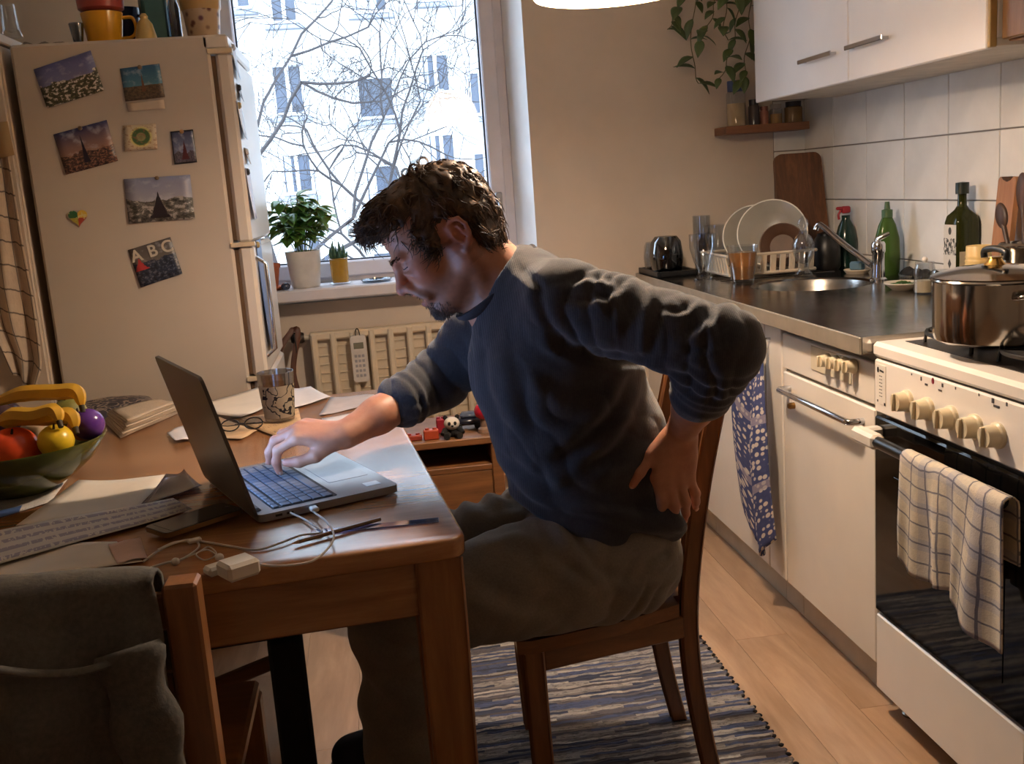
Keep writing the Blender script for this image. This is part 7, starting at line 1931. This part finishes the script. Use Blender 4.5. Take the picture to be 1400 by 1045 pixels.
# ================================================================== CHAIR UNDER THE PERSON
M_ch = wood('chair_wood', (104, 64, 34), (150, 98, 56), 'Z', 7, .32, 10, .04, coat=.2)
M_chx = wood('chair_wood_x', (104, 64, 34), (150, 98, 56), 'X', 7, .32, 10, .04, coat=.2)
t = thing('wooden_chair', 'varnished brown wooden chair the person sits on', 'chair', (.40, 1.985, 0))
def bar(P, wy, wx):
    """square-section post through points, wy across (y), wx along (x)"""
    P = np.asarray(P, float); V = []; F = []
    for (x, y, z) in P:
        b = .004
        for (sx, sy) in ((-1, -1), (1, -1), (1, 1), (-1, 1)):
            for q in (0, 1):
                dx = wx / 2 - (b if (q == 0) == (sx * sy > 0) else 0); dy = wy / 2 - (b if (q == 1) == (sx * sy > 0) else 0)
                V.append((x + sx * dx, y + sy * dy, z))
    K = 8; n_ = len(P); F = [tuple(range(K))[::-1], tuple((n_ - 1) * K + a for a in range(K))]
    for i in range(n_ - 1):
        for a in range(K): b2 = (a + 1) % K; F.append((i * K + a, i * K + b2, (i + 1) * K + b2, (i + 1) * K + a))
    return G().add(V, F)
FN, FF, BN, BF = A_(.228, 1.770, 0), A_(.262, 2.225, 0), A_(.552, 1.838, 0), A_(.566, 2.170, 0)    # near/far front legs, near/far back posts
RUGZ = .013
for c_ in (BN, BF):
    C_ = catmull([(c_[0] + .050, c_[1], RUGZ), (c_[0] + .022, c_[1], .15), (c_[0], c_[1], .32), (c_[0] + .001, c_[1], .47), (c_[0] + .028, c_[1], .66), (c_[0] + .068, c_[1], .84), (c_[0] + .096, c_[1], .94)], 5)
    bar(C_, .030, .036).build('back_post', M_ch, t, 50)
for c_ in (FN, FF): bar([(c_[0] + .012, c_[1], RUGZ), (c_[0] + .004, c_[1], .2), (c_[0], c_[1], .425)], .034, .040).build('leg', M_ch, t, 50)
def rail(a, b, z, h, th):
    d = b - a; L_ = np.linalg.norm(d); return G().box((a + b) / 2 + A_(0, 0, z), (L_, th, h), frame_x(d), .003)
def frame_x(d): x = nrm(d); y = nrm(np.cross([0, 0, 1], x)); return np.array([x, y, np.cross(x, y)]).T
for a, b in ((FN, BN), (FF, BF), (FN, FF), (BN, BF)): d = nrm(b - a); rail(a + d * .018, b - d * .016, .405, .046, .022).build('seat_rail', M_chx, t, 30)
pts = [(.196, 1.748), (.225, 1.742), (.40, 1.775), (.528, 1.822), (.528, 1.862), (.575, 1.862), (.59, 2.146), (.545, 2.146), (.545, 2.184), (.40, 2.225), (.25, 2.252), (.224, 2.246)]
G().prism(pts, .026, (0, 0, .430), (1, 0, 0), (0, 1, 0)).build('seat', M_chx, t, 30)
for i in range(4):
    c_ = BN + (BF - BN) * (i + 1) / 5
    bar(catmull([(c_[0] + .008, c_[1], .50), (c_[0] + .030, c_[1], .66), (c_[0] + .068, c_[1], .82), (c_[0] + .084, c_[1], .89)], 4), .020, .012).build('back_slat', M_ch, t, 50)
mid = (BN + BF) / 2; wid = np.linalg.norm(BF - BN) - .03; Rb_ = frame_x(BF - BN)
G().box(mid + A_(.088, 0, .91), (wid, .022, .07), Rb_ @ rotx(-.22), .005).build('crest_rail', M_ch, t, 35); G().box(mid + A_(.006, 0, .495), (wid, .020, .04), Rb_ @ rotx(-.1), .005).build('back_rail', M_ch, t, 35)

# ================================================================== CHAIR WITH A JACKET, at the near side of the table
t = thing('jacket_chair', 'wooden chair with square posts under the draped dark jacket', 'chair', (-.46, 1.42, 0))
cy = 1.305
PXR, PXL = -.283, -.622
for x_ in (PXR, PXL):
    G().box((x_, cy, .405), (.044, .044, .81), None, .004).build('back_post', M_ch, t, 30)
    G().box((x_, cy + .40, .22), (.04, .04, .44), None, .004).build('leg', M_ch, t, 30)
G().box(((PXR + PXL) / 2, cy + .21, .445), (.372, .43, .026), None, .006).build('seat', M_chx, t, 30)
for z_ in (.52, .66, .77): G().box(((PXR + PXL) / 2, cy, z_), (abs(PXR - PXL) - .044, .018, .05), None, .004).build('back_slat', M_chx, t, 30)
# jacket: closed cloth hung over the chair back
W_ = 64; H_ = 70; P = np.zeros((W_, H_, 3))
for i in range(W_):
    u = i / (W_ - 1)
    for j in range(H_):
        v = j / (H_ - 1); x_ = -.76 + .448 * u
        nzv = mnoise.noise(Vector((u * 3.1, v * 3.7, 2.0))); nz2 = mnoise.noise(Vector((u * 8, v * 5, 7.0))); nz3 = mnoise.noise(Vector((u * 5, v * 16, 3.0)))
        s_ = v * 1.13
        hem = .86 + .04 * math.sin(u * 6)
        if s_ < .22:                      # behind the back rest, hanging inside
            z_ = .815 - (.22 - s_); y_ = cy + .034 + .006 * nz2
        elif s_ < .30:
            a = (s_ - .22) / .08 * PI; y_ = cy + .034 * math.cos(a); z_ = .815 + .022 * math.sin(a) - .010 * abs(2 * u - 1) + .006 * nzv
        else:
            d_ = s_ - .30; z_ = .815 - d_ * (1 + .0 * u); 
            fold = .026 * math.sin(u * 11 + 2.6 * nzv + d_ * 2.5) + .020 * abs(math.sin(u * 6.5 + 3.5 * d_ + 2 * nz2)) + .014 * nz3 + .022 * nz2 + .012 * math.sin(u * 23 - 5 * d_ + 3 * nzv)
            y_ = cy - .034 - .012 * min(1, d_ * 6) - (fold + .022) * min(1, d_ * 9) - .03 * d_
            x_ += (.055 * (u - .3) * d_ * 1.6) + .012 * nzv * min(1, d_ * 5)
            z_ += .03 * (1 - u) * 0
        edge = max(0, (u - .93) / .07); y_ += edge * edge * .010 * (1 if s_ > .28 else -1)
        P[i, j] = (x_, y_, max(z_, .02))
n = N('jacket_cord'); vv = n.coord('Object'); nz = n.noise(vv, 7, 5, .65); fz = n.noise(vv, 150, 4)
n.bsdf(n.mix(.25, n.ramp(nz, [(.3, lin((70, 67, 64))), (.7, lin((102, 97, 90)))]), n.ramp(fz, [(.35, lin((28, 26, 26))), (.7, lin((104, 92, 80)))])), .92, 0, fz, .45, .002); M_jk = n.m
jk = thing('draped_jacket', 'dark grey worn jacket draped over a wooden chair at the table', 'jacket', (-.48, cy, .82))
G().sheet(P, .006).build('jacket_body', M_jk, jk, 180)
C_ = catmull([(-.75, cy - .075, .790), (-.62, cy - .096, .782), (-.52, cy - .10, .770), (-.44, cy - .098, .748), (-.38, cy - .090, .742), (-.325, cy - .065, .752)], 6)
G().tube(C_, .0075, 8, sq=(1, .6)).build('collar_seam', M_jk, jk, 60)
sl_ = []
C_ = catmull([(-.345, cy - .06, .75), (-.328, cy - .090, .66), (-.312, cy - .105, .52), (-.292, cy - .110, .36), (-.272, cy - .10, .22)], 6)
rr_ = [.040 + .006 * math.sin(k_ * 1.3) for k_ in range(len(C_))]
G().tube(C_, rr_, 18, sq=(1, .62), hint=(0, 1, 0)).build('sleeve', M_jk, jk, 70)

# ================================================================== RAG RUG
RX0_, RX1_, RY0_, RY1_ = .115, .80, 1.15, 2.70
m_, n_ = 90, 480; xs_ = np.linspace(RX0_, RX1_, m_); ys_ = np.linspace(RY0_, RY1_, n_)
X_, Y_ = np.meshgrid(xs_, ys_, indexing='ij'); row = Y_ / .0095 + .25 * np.sin(X_ * 9) + .18 * vnoise(np.stack([X_ * 7, Y_ * 20, X_ * 0], -1).reshape(-1, 3), 3).reshape(X_.shape)
Z_ = .006 + .0042 * np.abs(np.sin(row * PI)) + .0022 * vnoise(np.stack([X_ * 55, row, X_ * 0], -1).reshape(-1, 3), 5).reshape(X_.shape)
Xe = X_ + (X_ > RX1_ - .02) * .006 * np.sin(row * PI * .5)
P = np.stack([Xe, Y_, Z_], -1)
n = N('rag_rug'); vv = n.coord('Object'); s = n.sep(vv)
wob = n.noise(n.coord('Object', (7, 3, 1)), 1.0, 2); rw = n.math('FLOOR', n.math('ADD', n.math('DIVIDE', s[1], .0095), n.math('MULTIPLY', wob, 1.2)))
wn = n.n('ShaderNodeTexWhiteNoise', noise_dimensions='2D'); cb_ = n.n('ShaderNodeCombineXYZ'); n.l(rw, cb_.inputs[0]); n.l(n.math('FLOOR', n.math('MULTIPLY', n.math('ADD', s[0], n.math('MULTIPLY', rw, .137)), 4.5)), cb_.inputs[1]); n.l(cb_.outputs[0], wn.inputs[0])
cr = n.ramp(wn.outputs['Value'], [(0, lin((56, 62, 84))), (.16, lin((146, 142, 140))), (.34, lin((92, 90, 98))), (.5, lin((176, 170, 164))), (.60, lin((74, 84, 116))), (.74, lin((120, 114, 114))), (.88, lin((160, 154, 150))), (.95, lin((76, 70, 74)))], 'CONSTANT')
fl = n.noise(n.coord('Object', (60, 200, 60)), 1.0, 3)
n.bsdf(n.mix(n.math('MULTIPLY', n.math('GREATER_THAN', fl, .56), .45), cr, lin((58, 58, 66))), .95, 0, fl, .4, .003)
rug = thing('rag_rug', 'striped blue and grey rag rug under the chair', 'rug', ((RX0_ + RX1_) / 2, 2.0, 0))
G().sheet(P, .004).build('weave', n.m, rug, 180)
g = G()
for k_ in range(80):
    y_ = RY0_ + .01 + k_ * .0193; g.ell((RX1_ + .004 + .003 * math.sin(k_ * 3), y_, .006), (.007, .004, .0045), rotz(math.sin(k_ * 7) * .5), 8, 6)
g.build('fringe_knots', mk('knot_dark', (40, 38, 42), .9), rug, 60, kind='stuff')

# ================================================================== LOW BENCH WITH TOYS, under the window
BX0, BX1, BY0, BY1, BZ = .03, .355, 2.96, 3.30, .548
t = thing('toy_bench', 'low brown wooden bench with an open shelf under the window', 'bench', ((BX0 + BX1) / 2, (BY0 + BY1) / 2, 0))
M_bn = wood('bench_wood', (96, 62, 36), (146, 100, 60), 'X', 7, .45, 12)
G().box2((BX0, BY0, BZ - .022), (BX1, BY1, BZ), .003).build('top_board', M_bn, t, 30)
G().box2((BX0 + .02, BY0 + .01, BZ - .105), (BX1 - .02, BY1, BZ - .087), .002).build('shelf_board', M_bn, t, 30)
G().box2((BX0 + .02, BY1 - .015, BZ - .087), (BX1 - .02, BY1, BZ - .022), .002).build('back_panel', M_bn, t, 30)
for x0, x1 in ((BX0, BX0 + .022), (BX1 - .055, BX1 - .02)): G().box2((x0, BY0 + .004, 0), (x1, BY1, BZ - .022), .003).build('side_panel', M_bn, t, 30)
G().box2((BX0 + .022, BY0 + .012, .10), (BX1 - .055, BY0 + .026, BZ - .105), .002).build('front_panel', M_bn, t, 30)
def bp_(px, yv=3.0): return footy(px, yv, BZ + .0005)[0]
p = bp_(619, 3.0)
t = thing('panda_toy', 'small black and white plush panda sitting on the bench', 'toy', p)
M_pw = mk('plush_white', (206, 196, 184), .95, bump=.5); M_pb = mk('plush_black', (24, 22, 22), .95, bump=.5)
G().ell(p + A_(0, .006, .019), (.024, .020, .020), None, 18, 12).build('torso', M_pb, t, 60)
hd_ = G().ell(p + A_(0, -.004, .043), (.024, .021, .020), None, 18, 12).build('head', M_pw, t, 60)
for s_ in (-1, 1):
    G().ell(p + A_(s_ * .018, 0, .061), (.0075, .005, .0075), None, 12, 8).build('ear', M_pb, hd_, 60)
    G().ell(p + A_(s_ * .0085, -.022, .046), (.005, .004, .006), None, 10, 8).build('eye_patch', M_pb, hd_, 60)
    G().tube([p + A_(s_ * .02, -.006, .026), p + A_(s_ * .03, -.020, .014)], [.009, .008], 10).build('arm', M_pb, t, 60)
    G().tube([p + A_(s_ * .014, -.01, .010), p + A_(s_ * .02, -.035, .010)], [.010, .0095], 10).build('leg', M_pb, t, 60)
G().ell(p + A_(0, -.026, .039), (.004, .003, .003), None, 8, 6).build('nose', M_pb, hd_, 60)
p = bp_(662, 3.02)
t = thing('red_ball', 'shiny red toy ball on a small stand on the bench', 'ball', p)
G().lathe([(0, 0), (.02, 0), (.018, .012), (.010, .018), (.010, .045), (0, .045)], 18, p).build('stand', mk('toy_stand', (120, 96, 80), .5), t, 40)
G().ell(p + A_(0, 0, .066), .026, None, 24, 16).build('ball', mk('ball_red', (170, 26, 46), .12), t, 60)
for i, (px, yv, cl_, lb_, sz) in enumerate(((590, 3.0, (168, 70, 44), 'orange toy brick beside the panda', (.045, .03, .03)), (566, 3.01, (150, 60, 44), 'flat reddish toy brick at the bench end', (.05, .03, .016)), (604, 3.07, (150, 36, 48), 'red toy brick behind the panda', (.03, .03, .045)))):
    p = bp_(px, yv); t = thing('toy_brick', lb_, 'toy', p, group='toy bricks on the bench')
    G().box(p + A_(0, 0, sz[2] / 2), sz, None, .003).build('block', mk('brick_%d' % i, cl_, .35), t, 30)
    for q in (-.25, .25): G().lathe([(0, 0), (.006, 0), (.006, .005), (0, .005)], 12, p + A_(q * sz[0], 0, sz[2])).build('stud', mk('brick_%d' % i, cl_, .35), t, 40)
p = bp_(640, 3.09)
t = thing('toy_car', 'dark toy car parked behind the panda', 'toy car', p)
G().box(p + A_(0, 0, .024), (.10, .042, .022), None, .007).build('car_body', mk('car_dark', (28, 30, 44), .25), t, 40)
G().box(p + A_(.004, 0, .043), (.054, .036, .020), None, .008).build('cabin', mk('car_glass', (70, 80, 100), .15), t, 40)
for sx_ in (-.03, .03):
    for sy_ in (-.02, .02): G().lathe([(0, -.004), (.011, -.004), (.011, .004), (0, .004)], 14, p + A_(sx_, sy_, .0112), rotx(PI / 2)).build('wheel', M_black, t, 40)

# ================================================================== OUTSIDE
GZ = -6.0; YFc = 17.0
gr = G().box2((-40, 4.6, GZ - .2), (40, 60, GZ), 0).build('courtyard_ground', mk('courtyard', (150, 146, 138), .95, var=.15, scale=.5), smooth=0)
struct(gr)
t = thing('apartment_building', 'pale rendered apartment block across the courtyard', 'building', (1.0, YFc + 4, GZ))
M_fac = mk('facade_render', (176, 175, 172), .9, var=.05, scale=.8)
G().box2((-14, YFc, GZ), (16, YFc + 9, 15), 0).build('facade', M_fac, t, 0)
M_wf = mk('far_window_frame', (180, 182, 188), .5); M_wp2 = mk('far_window_glass', (50, 57, 70), .3, var=.35, scale=.9); M_sil = mk('far_sill', (112, 116, 126), .6)
def far_win(x0, y0, x1, y1, mull=1, cur=None):
    a, b = ony(x0, y1, YFc), ony(x1, y0, YFc); xa, xb, za, zb = a[0], b[0], a[2], b[2]
    f = .05; o = G()
    for p0, p1 in (((xa, za), (xa + f, zb)), ((xb - f, za), (xb, zb)), ((xa + f, zb - f), (xb - f, zb)), ((xa + f, za), (xb - f, za + f))): o.box2((p0[0], YFc - .05, p0[1]), (p1[0], YFc + .0, p1[1]), .004)
    for k_ in range(mull): xm = xa + (xb - xa) * (k_ + 1) / (mull + 1); o.box2((xm - .03, YFc - .05, za + f), (xm + .03, YFc, zb - f), .004)
    w_ = o.build('window', M_wf, t, 0)
    G().box2((xa + f, YFc - .02, za + f), (xb - f, YFc - .004, zb - f), 0).build('pane', M_wp2, w_, 0)
    G().box2((xa - .08, YFc - .16, za - .09), (xb + .08, YFc, za - .03), .004).build('window_sill', M_sil, w_, 0)
    if cur: G().box2((xa + f + .02, YFc - .026, za + f), (xa + f + cur * (xb - xa - 2 * f), YFc - .021, zb - f), 0).build('curtain', mk('far_curtain', (160, 166, 176), .8), w_, 0)
for wn_ in ((376, 86, 413, 160, 1, None), (490, 102, 538, 165, 0, None), (577, 71, 614, 130, 1, .2), (388, 207, 426, 268, 1, .3), (483, -40, 527, 20, 0, .7), (370, -45, 402, 34, 1, None), (586, 180, 622, 232, 1, .25), (502, 222, 546, 290, 0, .3), (322, -30, 341, 14, 0, None), (572, -60, 606, 4, 1, None), (404, 320, 440, 380, 1, None), (512, 340, 552, 400, 0, None), (596, 285, 632, 340, 1, None), (642, 95, 672, 160, 1, None), (648, 205, 680, 262, 1, None), (300, 150, 332, 215, 1, None), (310, 270, 345, 335, 1, None)): far_win(*wn_)
a = ony(598, 133, YFc)
G().box2((a[0] - .35, YFc - .35, a[2] - .25), (a[0] + .1, YFc, a[2] + .1), .03).build('air_conditioner', mk('ac_grey', (140, 144, 150), .5), t, 30)
# bare trees
M_bark = mk('bark_grey', (44, 39, 39), .9, var=.2)
def tree(label, base, height, lean, seed, spread=.55, rad=.05, L0=1.25, levels=7):
    rg = np.random.default_rng(seed); g = G()
    def br(p, d, L, r, lev):
        n_ = 4; P_ = [p]; q = p
        for i in range(n_):
            d = nrm(d + rg.normal(size=3) * (.03 if lev == 0 else .16) + A_(0, 0, .03)); q = q + d * L / n_; P_.append(q)
        g.tube(np.array(P_), np.linspace(r, r * .72, n_ + 1), 6 if lev < 2 else 4 if lev < 4 else 3, cap=False)
        if lev >= levels: return
        k_ = 3 if lev < 1 else rg.integers(2, 4)
        for j in range(k_):
            a = rg.uniform(0, 2 * PI); sd = nrm(np.cross(d, A_(math.cos(a), math.sin(a), .2))); sd[1] *= .6; nd = nrm(d * .75 + sd * spread * rg.uniform(.7, 1.3))
            br(P_[-1] if j < 2 else P_[2], nd, (L0 if lev == 0 else L) * rg.uniform(.68, .88), max(r * rg.uniform(.55, .68), .0030), lev + 1)
    br(A_(*base), nrm(A_(*lean)), height, rad, 0)
    t = thing('bare_tree', label, 'tree', base, group='bare trees in the courtyard'); g.build('branches', M_bark, t, 60)
for (px_, yy_, hh_, ln_, sd_, sp_, rd_, L0_) in ((352, 9.0, 6.6, .02, 3, .62, .038, 1.35), (432, 9.8, 6.4, .03, 8, .70, .034, 1.3),
        (622, 10.2, 6.9, -.02, 15, .6, .032, 1.1), (520, 10.6, 6.2, -.01, 21, .65, .034, 1.1)):
    b_ = ony(px_, 380, yy_); tree('bare leafless tree in the courtyard outside the window', (b_[0] - ln_ * 6, yy_, GZ), hh_, (ln_, 0, 1), sd_, sp_, rd_, L0_)
